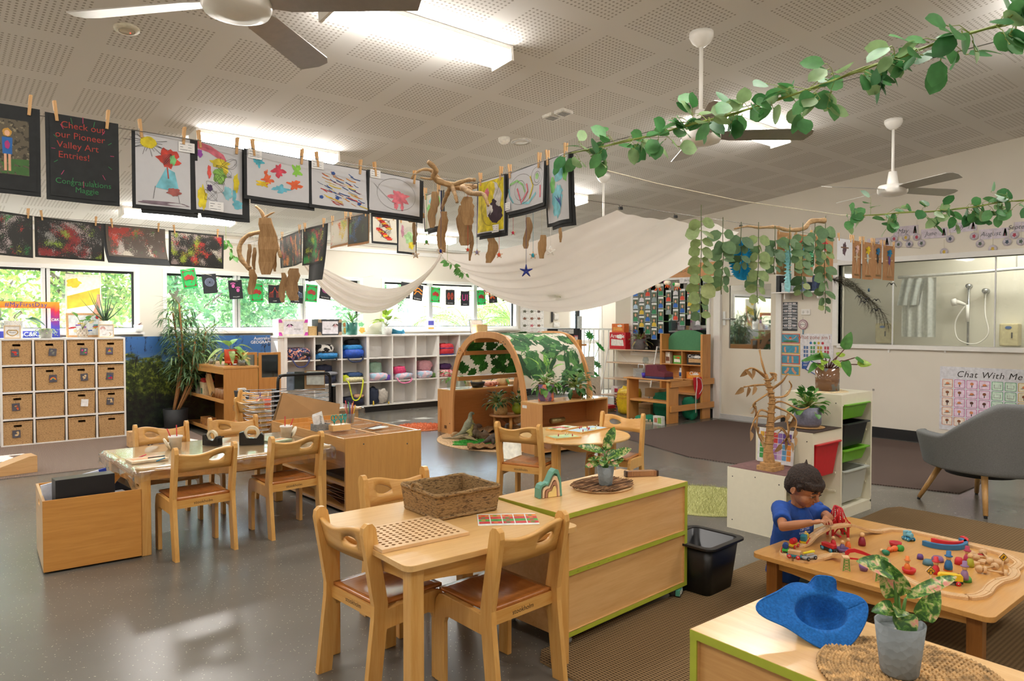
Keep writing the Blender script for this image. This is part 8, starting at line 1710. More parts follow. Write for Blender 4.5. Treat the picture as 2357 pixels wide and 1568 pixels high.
def hand(m,w,d,up,s):
 d = d.normalized(); sd = d.cross(up).normalized()*s; m.tube([w-d*.004,w+d*.018,w+d*.036],[.016,.022,.020],12,SK,flat=.5)
 for k,(a,L) in enumerate(((-.0175,.026),(-.006,.031),(.006,.030),(.0165,.023))):
  p = w+d*.036+sd*a; q = p+d*L*.55-up*.003; r = q+d*L*.35-up*.012; m.tube([p-d*.01,p,q,r],[.005,.0048,.0044,.0038],7,SK)
 p = w+d*.014-sd*.016; m.tube([p,p+d*.014-sd*.008-up*.004,p+d*.03-sd*.002-up*.012],[.007,.006,.005],7,SK)
m = MB(); m.ball((0,-.008,.022),.082,SK,20,(.92,1.05,1.0),HM); m.ball((0,.022,-.03),.058,SK,16,(.98,.95,1.0),HM); m.ball((0,.05,-.066),.022,SK,10,(1.2,.9,.8),HM)
for s in (-1,1): m.ball((s*.034,.042,-.034),.027,SK,10,M=HM); m.ball((s*.078,-.008,-.012),.016,SK,10,(.4,.85,1.2),HM); m.tube([HM @ Vector((s*(.083+.002*math.cos(i)),-.008+.012*math.cos(i),-.012+.018*math.sin(i))) for i in (-1.2,-.4,.5,1.4,2.4,3.2,4)],.0035,6,SK)
m.tube([HM @ Vector(p) for p in ((0,.072,.004),(0,.082,-.014),(0,.09,-.026))],[.007,.009,.011],8,SK); m.ball((0,.081,-.030),.010,SK,8,(1.6,.8,.7),HM)
for s in (-1,1): m.ball((s*.03,.0675,.0015),.0115,SK,10,(1.2,.7,.55),HM); m.ball((s*.03,.066,-.0135),.010,SK,10,(1.2,.7,.4),HM)
for z in (-.046,-.053): m.ball((0,.07,z),.008,SK,8,(1.9,.8,.55),HM)
m.tube([che,nck+Vector((0,0,.0)),hc-hu*.05-hf*.02],[.045,.034,.036],12,SK); m.tube([pel,(pel+che)/2,che],[.085,.08,.075],14,SK)
for sh,el,wr,s in ((shr,elr,wrr,1),(shl,ell,wrl,-1)): m.tube([che.lerp(sh,.6),sh,sh.lerp(el,.5),el,el.lerp(wr,.45),wr],[.04,.034,.027,.023,.022,.015],12,SK)
hand(m,wrr,(wrr-elr),Vector((0,0,1)),1); hand(m,wrl,(dp(1914,1206,3.36)-wrl),Vector((0,0,1)),-1)
kn = [pel+fh*.24+_rt*.06+Vector((0,0,-.03)),pel+fh*.2-UPF*-.16+Vector((0,0,-.03))]
for k in (0,1): m.tube([pel,kn[k],kn[k]-fh*.12+_rt*(-.1,.05)[k]+Vector((0,0,-.04)),pel+_rt*(-.08,.1)[k]+Vector((0,0,-.07))],[.07,.052,.04,.032],12,SK)
b = m.build('body',child); rem(b,.0026,4)
m = MB(); m.tube([pel+Vector((0,0,-.02)),(pel+che)/2,che,nck-Vector((0,0,.018))],[.115,.102,.096,.05],18,SHIRT)
for sh,el,e in ((shr,elr,.62),(shl,ell,.6)): m.tube([che.lerp(sh,.35),sh,sh.lerp(el,.35),sh.lerp(el,e+.1)],[.058,.047,.041,.043],14,SHIRT); m.ball(sh,.043,SHIRT,12)
b = m.build('t_shirt',child); rem(b,.0055,5); cr = b.modifiers.new('creases','DISPLACE'); tx = bpy.data.textures.new('creases','CLOUDS'); tx.noise_scale = .05; cr.texture = tx; cr.strength = .009; cr.mid_level = .5
m = MB(); nrm = (-UPF*.8+_rt*.5).normalized(); c_ = dp(1845,1217,3.50); F = Matrix.Translation(c_) @ nrm.to_track_quat('Z','Y').to_matrix().to_4x4(); WT = mat('#c8cede'); m.text('C&K Child\nKindergarten',.016,WT,F @ T(.0,-.006,.018)); m.build('shirt_print',child)
m = MB(); m.tube([pel,kn[0],kn[0].lerp(pel,.3)],[.085,.062,.06],12,mat('#5c6a6c',.9)); m.tube([pel,kn[1]],[.085,.06],12,mat('#5c6a6c',.9)); b = m.build('shorts',child); rem(b,.007)
m = MB(); m.ball((0,-.014,.034),.085,HAIR,22,(.95,1.02,.98),HM); m.ball((0,-.045,-.0),.068,HAIR,16,(1.05,.8,1.0),HM); rr = random.Random(2)
for i in range(26): a = -1.15+2.3*i/25; p = Vector((.074*math.sin(a),.068*math.cos(a)+.002,.058)); m.tube([HM @ p,HM @ (p+Vector((.003*math.sin(i),.012,-.02))),HM @ (p+Vector((.006*math.sin(i*2),.006,-.034-.007*rr.random())))],[.010,.007,.002],6,HAIR)
m.tube([HM @ Vector((0,-.04,.11)),HM @ Vector((-.004,-.05,.135))],[.012,.002],6,HAIR)
for s in (-1,1): m.tube([HM @ Vector((s*.076,.012,.03)),HM @ Vector((s*.077,.016,-.004))],[.014,.005],6,HAIR)
b = m.build('hair',child); rem(b,.0042,1); cr = b.modifiers.new('locks','DISPLACE'); tx = bpy.data.textures.new('locks','CLOUDS'); tx.noise_scale = .009; cr.texture = tx; cr.strength = .007; cr.mid_level = .5
for s in (-1,1):
 m = MB(); m.ball((s*.03,.0695,-.006),.0085,mat('#d8ccc2',.3),10,(1.1,.6,.42),HM); m.ball((s*.03,.0737,-.0078),.0045,mat('#1a100c',.2),8,(1,.5,.65),HM); m.build('eye',child)
 m = MB(); m.tube([HM @ Vector((s*.018,.078,.001)),HM @ Vector((s*.03,.079,.002)),HM @ Vector((s*.042,.073,-.002))],.0022,5,HAIR); m.build('eyelashes',child); m = MB(); m.tube([HM @ Vector((s*.015,.08,.018)),HM @ Vector((s*.03,.079,.022)),HM @ Vector((s*.046,.07,.017))],.003,5,HAIR); m.build('eyebrow',child)
m = MB(); m.tube([HM @ Vector((x,.0765-abs(x)*.35,-.0495)) for x in (-.016,-.008,0,.008,.016)],[.001,.0035,.004,.0035,.001],6,mat('#a0524a',.5)); m.build('lips',child)

# ================================================================ foreground cabinet: hat, braided mat, plant
HB = mat('#1763ae',.95,vary=.14,nscale=170,bump=.4); hp = G(1888,1462,.587)
t = thing('bucket_hat','royal blue bucket hat lying upturned on the foreground cabinet','hat',(hp.x,hp.y,.587),R(-39.8)); HT = T(.0,.0,.055) @ RX(30) @ RY(-6)
def hatf(u,v):
 a = 2*PI*u; ca,sa = math.cos(a),math.sin(a)
 if v>.5:
  q = (v-.5)*2; r = .060+.034*q+.046*q*math.exp(-((a-3.05)/.36)**2); lob = (1+.10*math.cos(2*a+.35)) ; x,y = r*ca*lob*1.06,r*sa*(1-.12*math.cos(2*a)) ; z = .010+.020*q*math.cos(2*a+.5)+.008*q*math.cos(3*a-.6)
  fl = math.exp(-((a-1.15)/.26)**4)*q; z += .062*fl; y -= .012*fl; x -= .010*fl*math.sin((a-1.15)*6)
  z += .004*math.sin(a*9)*q*(1-q)*2
 else: q = v*2; r = .060*(q**.55); x,y = r*ca*1.1,r*sa*.95; z = .010-.062*(1-q**3)+.008*math.sin(a*3+4*q)*(1-q)*q*4
 return HT @ Vector((x,y,z))
m = MB(); m.grid(hatf,96,40,HB); m.build('hat_body',t,solid=.003)
m = MB()
for q in (.58,.65,.72,.79,.86,.93): m.tube([hatf(i/96,q)+HT.to_3x3() @ Vector((0,0,.0012)) for i in range(97)],.0007,4,HB,caps=False)
m.tube([hatf(i/96,1) for i in range(97)],.0026,5,HB,caps=False); m.build('stitching',t)
MTM = mat('#b08c5c',.8,vary=.35,nscale=45); mp = G(2070,1562,.587); mc = G(2096,1562,.587)
m = MB()
for k in range(13):
 r0 = .012+k*.0148; n = max(14,int(r0*2*PI/.0115))
 for i in range(n):
  for s in (0,1): a = 2*PI*(i+s*.5)/n; rr_ = r0+(.0032 if s else -.0032); c0 = Vector((rr_*math.cos(a),rr_*math.sin(a),.006)); d = Vector((-math.sin(a)+(.55 if s else -.55)*math.cos(a),math.cos(a)+(.55 if s else -.55)*math.sin(a),0)).normalized(); m.tube([c0-d*.0085,c0+Vector((0,0,.0032)),c0+d*.0085],[.002,.0046,.002],5,MTM,caps=False)
tag(m.build('braided_mat',loc=(mc.x,mc.y,.5875)),'round braided straw mat under the closest grey pot plant','mat')
aglaonema('closest pink-speckled plant in grey pot on the braided straw mat',(mp.x,mp.y,.599),.040,.053,.118,[(-1,.42,.1,.085,.06,-.018,.115),(-.45,1,.1,.088,.068,-.004,.058),(1,.42,-.1,.14,.030,.012,.055),(.55,1,.1,.085,.055,.045,.006),(-1,.1,.3,.06,.042,-.012,.030),(-.5,.1,.8,.05,.04,.0,.03),(.0,-1,.6,.06,.056,.006,.022)])
# ================================================================ right-hand wall
XW = RW-.004
def wallp(name,label,cat,px0,px1,py0,py1,m0,deco=None,X=XW,th=.003,group=None,rot=0,bevel=0):
 """flat panel fixed to the right wall; px0 is its left edge in the photo"""
 a,b_ = PX(px0,py0,X),PX(px1,py1,X); w,h = a.y-b_.y,a.z-b_.z; m = MB(); F = frame(0,0,0,0,'-X'); m.box((0,0,0),(w,h,th),m0,F)
 if deco: q = MB(); deco(q,w,h); m_merge(m,q,F @ T(0,0,th/2))
 o = m.build(name,loc=(X,(a.y+b_.y)/2,(a.z+b_.z)/2),rot=(R(rot),0,0),bevel=bevel); return tag(o,label,cat,group)
XP = RW-.0335; shirts = {'b': '#2a68c4','l': '#a9c4dc','g': '#2f8a5c','w': '#d8d4dc','y': '#d9b83a','r': '#d9482f','s': '#8d9aa0','t': '#4a9a98'}; hairs = ('#8a6a48','#5a4230','#c0a070','#3a2c24')
def d_kid(c,k):
 def f(m,w,h):
  quad(m,[(-w*.45,-h*.46),(w*.45,-h*.46),(w*.45,h*.3),(-w*.45,h*.3)],mat('#54604c',.3,vary=.4,nscale=60),.0004,1); quad(m,[(-w*.4,h*.34),(w*.4,h*.34),(w*.4,h*.46),(-w*.4,h*.46)],mat('#e9e9ea'),.0005,1)
  blob(m,0,h*.1,w*.19,h*.13,mat(hairs[k%4]),.0008,.05,n=12); blob(m,0,h*.06,w*.16,h*.12,mat('#d9a88c'),.001,.03,n=12); m.add([(-w*.4,-h*.45,.0012),(w*.4,-h*.45,.0012),(w*.36,-h*.2,.0012),(w*.14,-h*.1,.0012),(-w*.14,-h*.1,.0012),(-w*.36,-h*.2,.0012)],[tuple(range(6))],mat(shirts[c]))
 return f
cols_ = ((1463,'blgb',656),(1477,'wyy',669),(1491,'rlbg',656),(1505.6,'sgyb',668),(1521,'gbgb',654),(1538.7,'rs',668),(1555,'wbr',653),(1570.7,'rbg',665),(1588,'ryw',650),(1606,'rlbw',635),(1624.4,'btb',646))
ordn = ('first','second','third','fourth','fifth','sixth','seventh','eighth','ninth','tenth','eleventh'); rown = ('top','second','third','fourth'); sn = {'b': 'blue','l': 'pale blue','g': 'green','w': 'white','y': 'yellow','r': 'red','s': 'grey','t': 'teal'}
for ci,(px,ss,y0) in enumerate(cols_):
 for ri,c in enumerate(ss): wallp('portrait_card','portrait card, child in %s shirt, %s column from left, %s row' %(sn[c],ordn[ci],rown[ri]),'photo card',px-6.3,px+6.3,y0+ri*29,y0+27+ri*29,mat('#b9c2c4',.15),d_kid(c,ci+ri),X=XP,th=.002,group='portrait cards on the dark window')
for a,b_,s,lab in ((1485,1515,'Allunga','white name sign above the left portrait cards'),(1564,1597,'Barong','white name sign above the right portrait cards')): wallp('name_sign',lab,'sign',a,b_,640,651,mat('#e9e8ea'),lambda m,w,h,s=s: m.text(s,h*.6,GY,T(w*.1,0,.001),font_shear=.2),X=XP)
# wall shelf
t = thing('wall_shelf','narrow white bracket shelf above the communication strip','shelf',(0,0,0)); m = MB(); m.bx(8.72,RW,4.45,5.1,1.775,1.79,WHITE); m.build('shelf_board',t)
for y in (4.5,4.95): m = MB(); m.bx(8.8,RW,y,y+.015,1.7,1.775,WHITE); m.build('bracket',t)
for k,(y,w,h,c,lab) in enumerate(((5.03,.05,.22,'#23262a','black bottle-shaped box'),(4.93,.1,.12,'#b8c0c4','clear tub of red beads'),(4.80,.12,.16,'#8a8f96','grey storage basket'),(4.67,.1,.12,'#5f6f86','slate blue folder stack'),(4.53,.06,.2,'#22365c','navy upright folder'))): boxy('shelf_box',lab+' on the wall shelf','box',(8.83,y,1.7905),(.14,w,h),mat(c,.5,vary=.3))
def d_strip(m,w,h):
 rr = random.Random(6)
 for i in range(9): stroke(m,[(-w/2,h*(.4-.1*i)),(0,h*(.42-.1*i)),(w/2,h*(.39-.1*i))],.02,mat('#8d8f96'),.0004)
 for i in range(11):
  for x in ((0,),(-.28,0,.28))[i%3==0]: quad(m,[(w*(x-.1),h*(.42-.085*i)),(w*(x+.1),h*(.42-.085*i)),(w*(x+.1),h*(.47-.085*i)),(w*(x-.1),h*(.47-.085*i))],mat('#eceaea'),.001,1); blob(m,w*x,h*(.445-.085*i),w*.05,h*.012,mat(('#7a2c2c','#2c3440','#3c5a7a')[i%3]),.0014,.2,i,8)
wallp('routine_strip','tall black and white board of small routine pictures','poster',1802,1835,696,762,mat('#34363c',.3),d_strip)
wallp('power_socket','white double power socket beside the routine board','socket',1845,1865,712,725,WHITE,lambda m,w,h: [blob(m,s*w*.25,0,w*.12,h*.25,mat('#d0cec8'),.002,.02) for s in (-1,1)],th=.02,bevel=.003)
def d_mand(m,w,h):
 for r,c in ((.5,'#9a6a78'),(.4,'#e6e2de'),(.33,'#a8808a'),(.26,'#e9e6e2')): blob(m,0,0,w*r,w*r,mat(c),.001+(.5-r)*.01,.04 if r in (.26,.4) else .08,3,36,18)
 m.text('always',w*.2,GY,T(0,0,.006))
p = PX(1849,747,XW); m = MB(); q = MB(); d_mand(q,.13,.13); m.lathe([(0,0),(.066,0),(.066,.008),(0,.008)],mat('#e9e6e2'),frame(0,0,0,0,'-X'),n=32); m_merge(m,q,frame(-.008,0,0,0,'-X')); m.tube([(-.005,0,-.066),(-.005,0,-.13)],.006,6,mat('#1f7fa8')); m.tube([(-.005,0,.066),(-.01,0,.1)],.0015,4,GY); tag(m.build('wall_plaque',loc=p),'round mandala wall plaque with blue tassel under the socket','plaque')
def d_arm(k):
 def f(m,w,h):
  quad(m,[(-w*.45,-h*.42),(w*.45,-h*.42),(w*.45,h*.42),(-w*.45,h*.42)],mat('#4f9ab4'),.0005,1); s5 = mat('#e0a080')
  if k==0: blob(m,0,-h*.3,w*.4,h*.1,mat('#4a7a4a'),.0008,.1); blob(m,0,0,w*.08,h*.12,s5,.0012,.03); blob(m,0,h*.08,w*.08,h*.09,mat('#c8502c'),.0014,.1)
  for s in (-1,1): stroke(m,[(s*w*(.08,.25,.12,.3)[k],-h*(.1,.35,.35,.3)[k]),(s*w*(.25,.3,.12,.15)[k],h*(.1,.0,.1,.0)[k]),(s*w*(.33,.28,.1,.1)[k],h*(.3,.25,.35,.3)[k])],w*(.03,.09,.1,.12)[k],s5,.0015)
 return f
for k,(a,b_) in enumerate(((768,791),(793,815),(816,839),(841,865))): wallp('exercise_card',('raised arms','pointing fingers','lifted hands','crossed fists')[k]+' picture card in %s border below the routine board' %('orange','yellow')[k%2],'picture card',1798,1841,a,b_,mat(('#e2623a','#e8b23a')[k%2]),d_arm(k),group='exercise picture cards')
def d_zone(m,w,h):
 m.text('What zone am I in?',h*.17,mat('#a05a4a'),T(0,h*.38,.001))
 for i in range(4): blob(m,w*(-.18+.12*i),h*.2,w*.04,w*.04,mat(('#3a78b8','#3f9a5a','#e0b83a','#c83a4a')[i]),.001,.05)
 for i in range(4):
  for j in range(6): quad(m,[(w*(-.4+.21*i+.08*(j%2)),h*(.0-.13*(j // 2))),(w*(-.34+.21*i+.08*(j%2)),h*(.0-.13*(j // 2))),(w*(-.34+.21*i+.08*(j%2)),h*(.1-.13*(j // 2))),(w*(-.4+.21*i+.08*(j%2)),h*(.1-.13*(j // 2)))],mat(('#5a78a8','#5a9a6a','#c8a83a','#b84a5a')[i]),.0008,1)
wallp('zone_poster','laminated poster headed What zone am I in?','poster',1843,1918,768,842,mat('#e4e2e6',.25),d_zone); wallp('area_sign','small blue sign reading REST AREA behind the glass-pot plant','sign',1846,1866,828,850,mat('#2a5aa8'),lambda m,w,h: (m.text('REST',.035,WHITE,T(0,.03,.001)),m.text('AREA',.035,WHITE,T(0,-.01,.001))),X=XW-.004)
wallp('loose_notice','tilted blue-edged notice low behind the glass-pot plant','notice',1856,1908,838,866,mat('#3a5a98'),lambda m,w,h: quad(m,[(-w*.45,-h*.42),(w*.45,-h*.42),(w*.45,h*.42),(-w*.45,h*.42)],mat('#dfe2e6'),.001,1),rot=25,X=XW-.008)
for k,px in enumerate((2046,2176)): wallp('wall_hook',('left','right')[k]+' small white adhesive hook under the shower window','hook',px-2,px+2,798,812,WHITE,th=.02,group='white wall hooks')
wallp('wall_hook_mark','small grey mark on the wall below the shower window','mark',2008,2013,895,900,mat('#9a948c'),th=.001)
for k,(a,b_,y0_,y1_,s) in enumerate(((1996,2048,550,568,'April'),(2057,2113,523,541,'May'),(2120,2180,529,546,'June'),(2184,2248,515,531,'July'),(2254,2322,529,547,'August'),(2333,2395,512,530,'September'))):
 wallp('month_card','lilac card lettered %s with leaf drawing' %s,'card',a,b_,y0_,y1_,mat('#c6bcc8',.3),lambda m,w,h,s=s: (m.text(s,h*.62,GY,T(-w*.12,0,.001),font_shear=.3),[stroke(m,[(w*.38,h*.4),(w*(.32+.04*i),-h*.3)],.012,mat(('#3a4a3c','#8a2c4a','#4a5a4c')[i%3]),.001) for i in range(4)]),group='month cards above the shower window')
for k,(x,y) in enumerate(((2058,550),(2068,563),(2085,547),(2093,562),(2110,546),(2121,560),(2173,580),(2187,550),(2242,544),(2256,561),(2285,573),(2318,557),(2335,541),(2350,556))):
 p = PX(x,y,XW-.004); m = MB(); m.lathe([(0,0),(.042,0),(.042,.002),(0,.002)],mat('#c9c2cc',.2),frame(0,0,0,0,'-X'),n=20); q = MB(); blob(q,0,0,.016,.02,mat(('#a8304a','#4a5a4c','#c8a83a','#3a4a5c')[k%4]),.003,.4,k); m_merge(m,q,frame(0,0,0,0,'-X')); m.tube([(0,0,.04),(0,0,.04+(.1,.16,.07)[k%3])],.0015,4,CORD); tag(m.build('birthday_disc',loc=p),'round dangling badge, %s from the left under the month cards' %(ordn+('twelfth','thirteenth','fourteenth'))[k],'badge','dangling round badges')
def d_chat(m,w,h):
 m.text('Chat With Me',h*.135,mat('#2a2422'),T(-w*.02,h*.385,.001),font_shear=.25,space=1.1)
 for j in range(5):
  for i in range(8):
   c,e = ('#d98a6a','#efe3d8') if i==0 or (i==1 and j==4) else ('#c86aa8','#ecd6e8') if i<4 else ('#5aa87a','#d8ecdc') if i<6 else ('#d8b04a','#f0e8d0'); x,y = w*(-.42+.122*i),h*(.235-.148*j); m.prism(rrect(w*.108,h*.132,.01,3,x,y),.001,mat(c)); m.prism(rrect(w*.096,h*.118,.008,3,x,y),.002,mat(e))
   if i in (4,5): stroke(m,[(x-w*.03,y+h*.02),(x-w*.03,y-h*.03),(x+w*.03,y-h*.03),(x+w*.03,y+h*.02)],.004,INK,.002)
   elif (i+j)%3: blob(m,x,y+h*.01,w*.018,h*.022,mat(('#d98a5c','#8a5232','#5a3424')[(i*3+j)%3]),.002,.08,i+j,12); stroke(m,[(x,y-h*.012),(x,y-h*.045)],.008,INK,.002)
   else: stroke(m,[(x-w*.03,y-h*.02),(x+w*.03,y-h*.01)],.005,INK,.002); blob(m,x,y,w*.02,h*.02,mat('#d98a5c'),.002,.2,i,12)
wallp('chat_poster','large white poster headed Chat With Me with rows of picture squares','poster',2164,2405,843,1013,mat('#dcdce2',.4),d_chat)
# shower room
t = thing('shower_curtain','white shower curtain bunched at the left of the shower room','curtain',(0,0,0)); m = MB(); m.grid(lambda u,v: (10.2+.025*math.sin(u*22),4.05-.42*u,1.2+.78*v),50,6,mat('#cfd3d0',.8,trans=.2)); m.grid(lambda u,v: (10.17+.02*math.sin(u*16),4.1-.28*u-.06*v,1.62+.34*v),30,4,mat('#bfc6c4',.8)); m.build('cloth',t)
m = MB(); m.tube(smoothpath([(10.2,4.1,2.0),(10.2,3.2,2.02),(10.2,2.75,2.04),(10.05,2.45,2.03),(9.5,2.35,2.0),(9.2,2.35,2.0)],5),.02,8,mat('#dadcdc',.3,.3)); tag(m.build('curtain_rail'),'curved white curtain rail inside the shower room','rail')
m = MB(); m.tube([(10.2,2.75,2.04),(10.2,2.75,2.7)],.008,6,WHITE); tag(m.build('rail_support'),'thin vertical support of the curved curtain rail','rail')
t = thing('hand_shower','chrome rail with white hand shower and looped hose','shower',(10.40,3.32,0)); CHR = mat('#b9bcbe',.2,.8); m = MB(); m.cyl((0,0,1.1),(0,0,1.86),.014,CHR); m.cyl((.05,0,1.86),(-.03,0,1.86),.03,CHR); m.build('rail',t)
m = MB(); m.tube([(-.05,.02,1.62),(-.06,.12,1.66)],[.018,.03],10,WHITE); m.cyl((-.06,.12,1.66),(-.06,.17,1.65),.045,WHITE); m.cyl((-.03,0,1.4),(-.03,0,1.62),.02,WHITE); m.build('handset',t)
m = MB(); m.tube(smoothpath([(-.04,.03,1.6),(-.05,.13,1.4),(-.05,.1,1.18),(-.05,-.1,1.12),(-.05,-.24,1.25),(-.04,-.2,1.5),(0,-.19,1.77)],6),.008,6,WHITE); m.cyl((.05,-.19,1.79),(-.03,-.19,1.79),.035,CHR); m.build('hose',t)
for y,lab in ((4.34,'left'),(2.85,'right')):
 t = thing('soap_dispenser',lab+' cream soap dispenser seen through the shower glass','dispenser',(10.30,y,1.1)); m = MB(); m.bx(0,.15,-.1,.1,0,.28,mat('#c9bd92',.35)); m.build('dispenser_body',t,bevel=.015); m = MB(); m.prism(ellipse(.035,.018),.004,mat('#2a5a9a'),frame(-.003,0,.23,0,'-X')); m.bx(-.006,0,-.045,-.03,.1,.17,DARK); m.build('badge',t)
# on the stepped shelf
TAN = mat('#b38a58',.85,vary=.15,nscale=60,bump=.3); p = G(1773,1080,.42); t = thing('paper_tree','twisted brown paper tree on a square base','craft tree',tuple(p)); m = MB(); m.prism(rrect(.15,.13,.02),.03,TAN,T(0,0,.011)); m.prism(rrect(.12,.1,.02),.02,TAN,T(0,0,.036)); m.build('base',t,bevel=.006)
rr = random.Random(12); X3 = lambda px,py,d=0: D(px,py,_fw.dot(p-CAM)+d)-p; TR_ = [X3(1773,1078),X3(1768,1040),X3(1772,1000,.01),X3(1774,960),X3(1777,920),X3(1770,890),X3(1762,862)]; m = MB(); m.tube(smoothpath(TR_,4),[.036]*4+[.03-.0009*i for i in range(21)],12,TAN)
for i in range(60): q = i/60; m.tube([smoothpath(TR_,4)[min(24,int(q*22)+1)]+Vector((.034*math.cos(a_+i),.034*math.sin(a_+i),.0))*(1-.4*q) for a_ in (0,.8,1.6,2.4)],.004,4,TAN)
m.build('trunk',t); m = MB(); f = MB(); LF = mat('#a9855a',.8)
for (pts,n) in ((((1762,862),(1755,835),(1747,806)),0),(((1762,865),(1735,848),(1717,853)),3),(((1768,885),(1740,888),(1712,890)),3),(((1772,900),(1800,880),(1812,860)),0),(((1775,915),(1805,912),(1822,890),(1816,878)),0),(((1770,905),(1750,918),(1735,930),(1742,945)),4),(((1778,930),(1800,925),(1840,942),(1862,938)),0),(((1778,935),(1815,950),(1832,970),(1828,1000)),5),(((1770,950),(1748,945),(1742,985),(1750,1010)),3),(((1772,960),(1742,960),(1728,990)),2),(((1778,970),(1808,960),(1815,1000),(1800,1020)),4),(((1765,880),(1785,862),(1772,858)),2),(((1775,990),(1800,985),(1820,1015)),3)):
 for e in range(2): P = smoothpath([X3(x+rr.uniform(-3,3)*e,y+rr.uniform(-3,3)*e,rr.uniform(-.05,.05)*(j>0)) for j,(x,y) in enumerate(pts)],4); m.tube(P,[.007-.004*i/len(P) for i in range(len(P))],6,TAN)
 for i in range(n): f.leaf(P[-1-i*2],(rr.uniform(-1,1),rr.uniform(-1,1),-1),(0,-1,.3),.075,.045,LF,.1,.2,'heart',4)
m.build('branches',t); f.build('leaves',t)
MTX = mat('#6e4c4a',.8,vary=.1); flat('shelf_liner','mauve ribbed liner on the lowest step of the stepped shelf','liner',[(4.24,2.375),(4.58,2.375),(4.58,2.785),(4.24,2.785)],.003,MTX,z=.4153); flat('shelf_liner','dark brown cloth draped on the middle step','liner',[(4.59,2.365),(4.98,2.365),(4.98,2.785),(4.59,2.785)],.004,mat('#3a2a22',.9),z=.6553)
t = thing('potted_peperomia','bushy plant in ribbed lilac-grey pot on the middle step','potted plant',(4.80,2.52,.6605)); m = MB(); m.lathe([(0,-.0),(.11,0),(.115,.006),(0,.008)],TAN,n=24); m.build('saucer',t); m = MB(); m.lathe([(0,.008),(.075,.008),(.09,.03),(.09,.145),(.082,.145),(.08,.12),(0,.12)],mat('#77778a',.5,vary=.1,nscale=80),n=32); m.build('pot',t); leaves(t,90,.14,(.035,.055),1.15,GR,6,(-.3,1.4),(.04,.13),droop=.15)
m = MB(); m.grid(lambda u,v: (.17*v*math.cos(6.283*u)*(1+.07*math.sin(u*40)),.13*v*math.sin(6.283*u)*(1+.07*math.sin(u*33)),.004+.004*math.sin(v*30)),60,12,mat('#d9c49c',.9,vary=.15,nscale=80)); tag(m.build('raffia_mat',loc=(5.18,2.57,.8855)),'pale raffia mat on the top step','mat')
t = thing('philodendron','large-leaved plant in mottled glass pot on the top step','potted plant',(5.18,2.57,.8945)); m = MB(); m.lathe([(0,0),(.083,0),(.085,.165),(.08,.165),(.078,.14),(0,.14)],speckle('#7a5a44',[('#6f7478',8,.5),('#8a6a50',22,.6)],rough=.1),n=36); m.build('pot',t); ST2 = mat('#5a2c24',.5); m = MB(); f = MB()
for (a,u,tw,L,W,sx,sz) in ((.35,1,.1,.14,.085,.12,.30),(-1,-.12,.1,.18,.065,-.02,.25),(-.9,.3,.1,.12,.06,.02,.24),(.9,-.5,.1,.11,.05,.20,.24),(1,.1,.2,.1,.09,.22,.19),(.4,-.9,.2,.13,.1,.11,.22),(-.5,-.2,.8,.1,.06,-.02,.22),(.2,-.4,.9,.1,.06,.04,.22),(-.7,-.5,.5,.12,.05,-.08,.20),(.7,.2,-.4,.1,.06,.07,.25),(-.2,.5,.5,.1,.06,-.05,.24),(.0,-.3,.9,.09,.06,-.07,.19)): c_ = Vector((0,0,.15))+UPX*sx*.15; e = UPX*sx+Vector((0,0,sz)); m.tube([c_,c_.lerp(e,.5)+Vector((0,0,.02)),e],.004,5,ST2); f.leaf(e,UPX*a-UPF*tw+Vector((0,0,u)),Vector((0,0,1))-UPF*.9,L,W,GR[0] if L>.1 else LG[1],.12,.14,'heart',8)
m.build('stems',t); f.build('leaves',t)
def d_ch(m,w,h):
 for j in range(5):
  for i in range(7): c = ('#d8a83a','#c83a3a','#c83a3a','#c83a3a','#8a6ab8','#5a3a8c','#5a3a8c') if j<2 else ('#3f9a4a','#3f9a4a','#a87ab8','#a87ab8','#c8a8d0','#5a9ac8','#e08a3a'); x,y = w*(-.38+.125*i),h*(.33-.16*j); quad(m,[(x-w*.055,y-h*.07),(x+w*.055,y-h*.07),(x+w*.055,y+h*.07),(x-w*.055,y+h*.07)],mat(c[i]),.001,1)
m = MB(); m.box((0,0,.12),(.003,.27,.235),mat('#e2e2e6',.3)); q = MB(); d_ch(q,.27,.235); m_merge(m,q,frame(-.002,0,.12,0,'-X')); tag(m.build('symbol_chart',loc=(4.545,2.62,.4190),rot=(0,R(5),0)),'colourful symbol chart leaning behind the paper tree','chart')
# play shop goods
MAR = mat('#6b2434',.5); t = thing('cash_register','maroon and navy toy cash register on the shop counter','toy register',(8.0,6.38,.6055),R(90)); m = MB(); m.prism([(-.17,.03),(.17,.03),(.17,.09),(.06,.11),(.03,.19),(-.15,.19),(-.17,.17)],.2,MAR,frame(0,0,0)); m.build('body',t,bevel=.008); t.rotation_euler = (0,0,R(-90)); m = MB(); m.bx(-.17,.17,-.1,.1,0,.03,mat('#1f2a5c',.5)); m.build('drawer',t,bevel=.004)
t = thing('clear_caddy','clear plastic caddy with handle at the counter end','caddy',(8.02,6.72,.6055)); m = MB(); m.bx(-.07,.07,-.09,.09,0,.12,glass('#e4e8ea',.8,.1,'cad')); m.tube([(0,-.05,.12),(0,-.05,.18),(0,.05,.18),(0,.05,.12)],.008,6,mat('#e0e2e4')); m.build('caddy_body',t)
m = MB(); m.lathe([(0,0),(.03,0),(.045,.07),(.04,.07),(0,.01)],mat('#3a22b0',.3)); tag(m.build('toy_cup',loc=(7.95,6.60,.6055)),'small violet toy cup beside the register','cup')
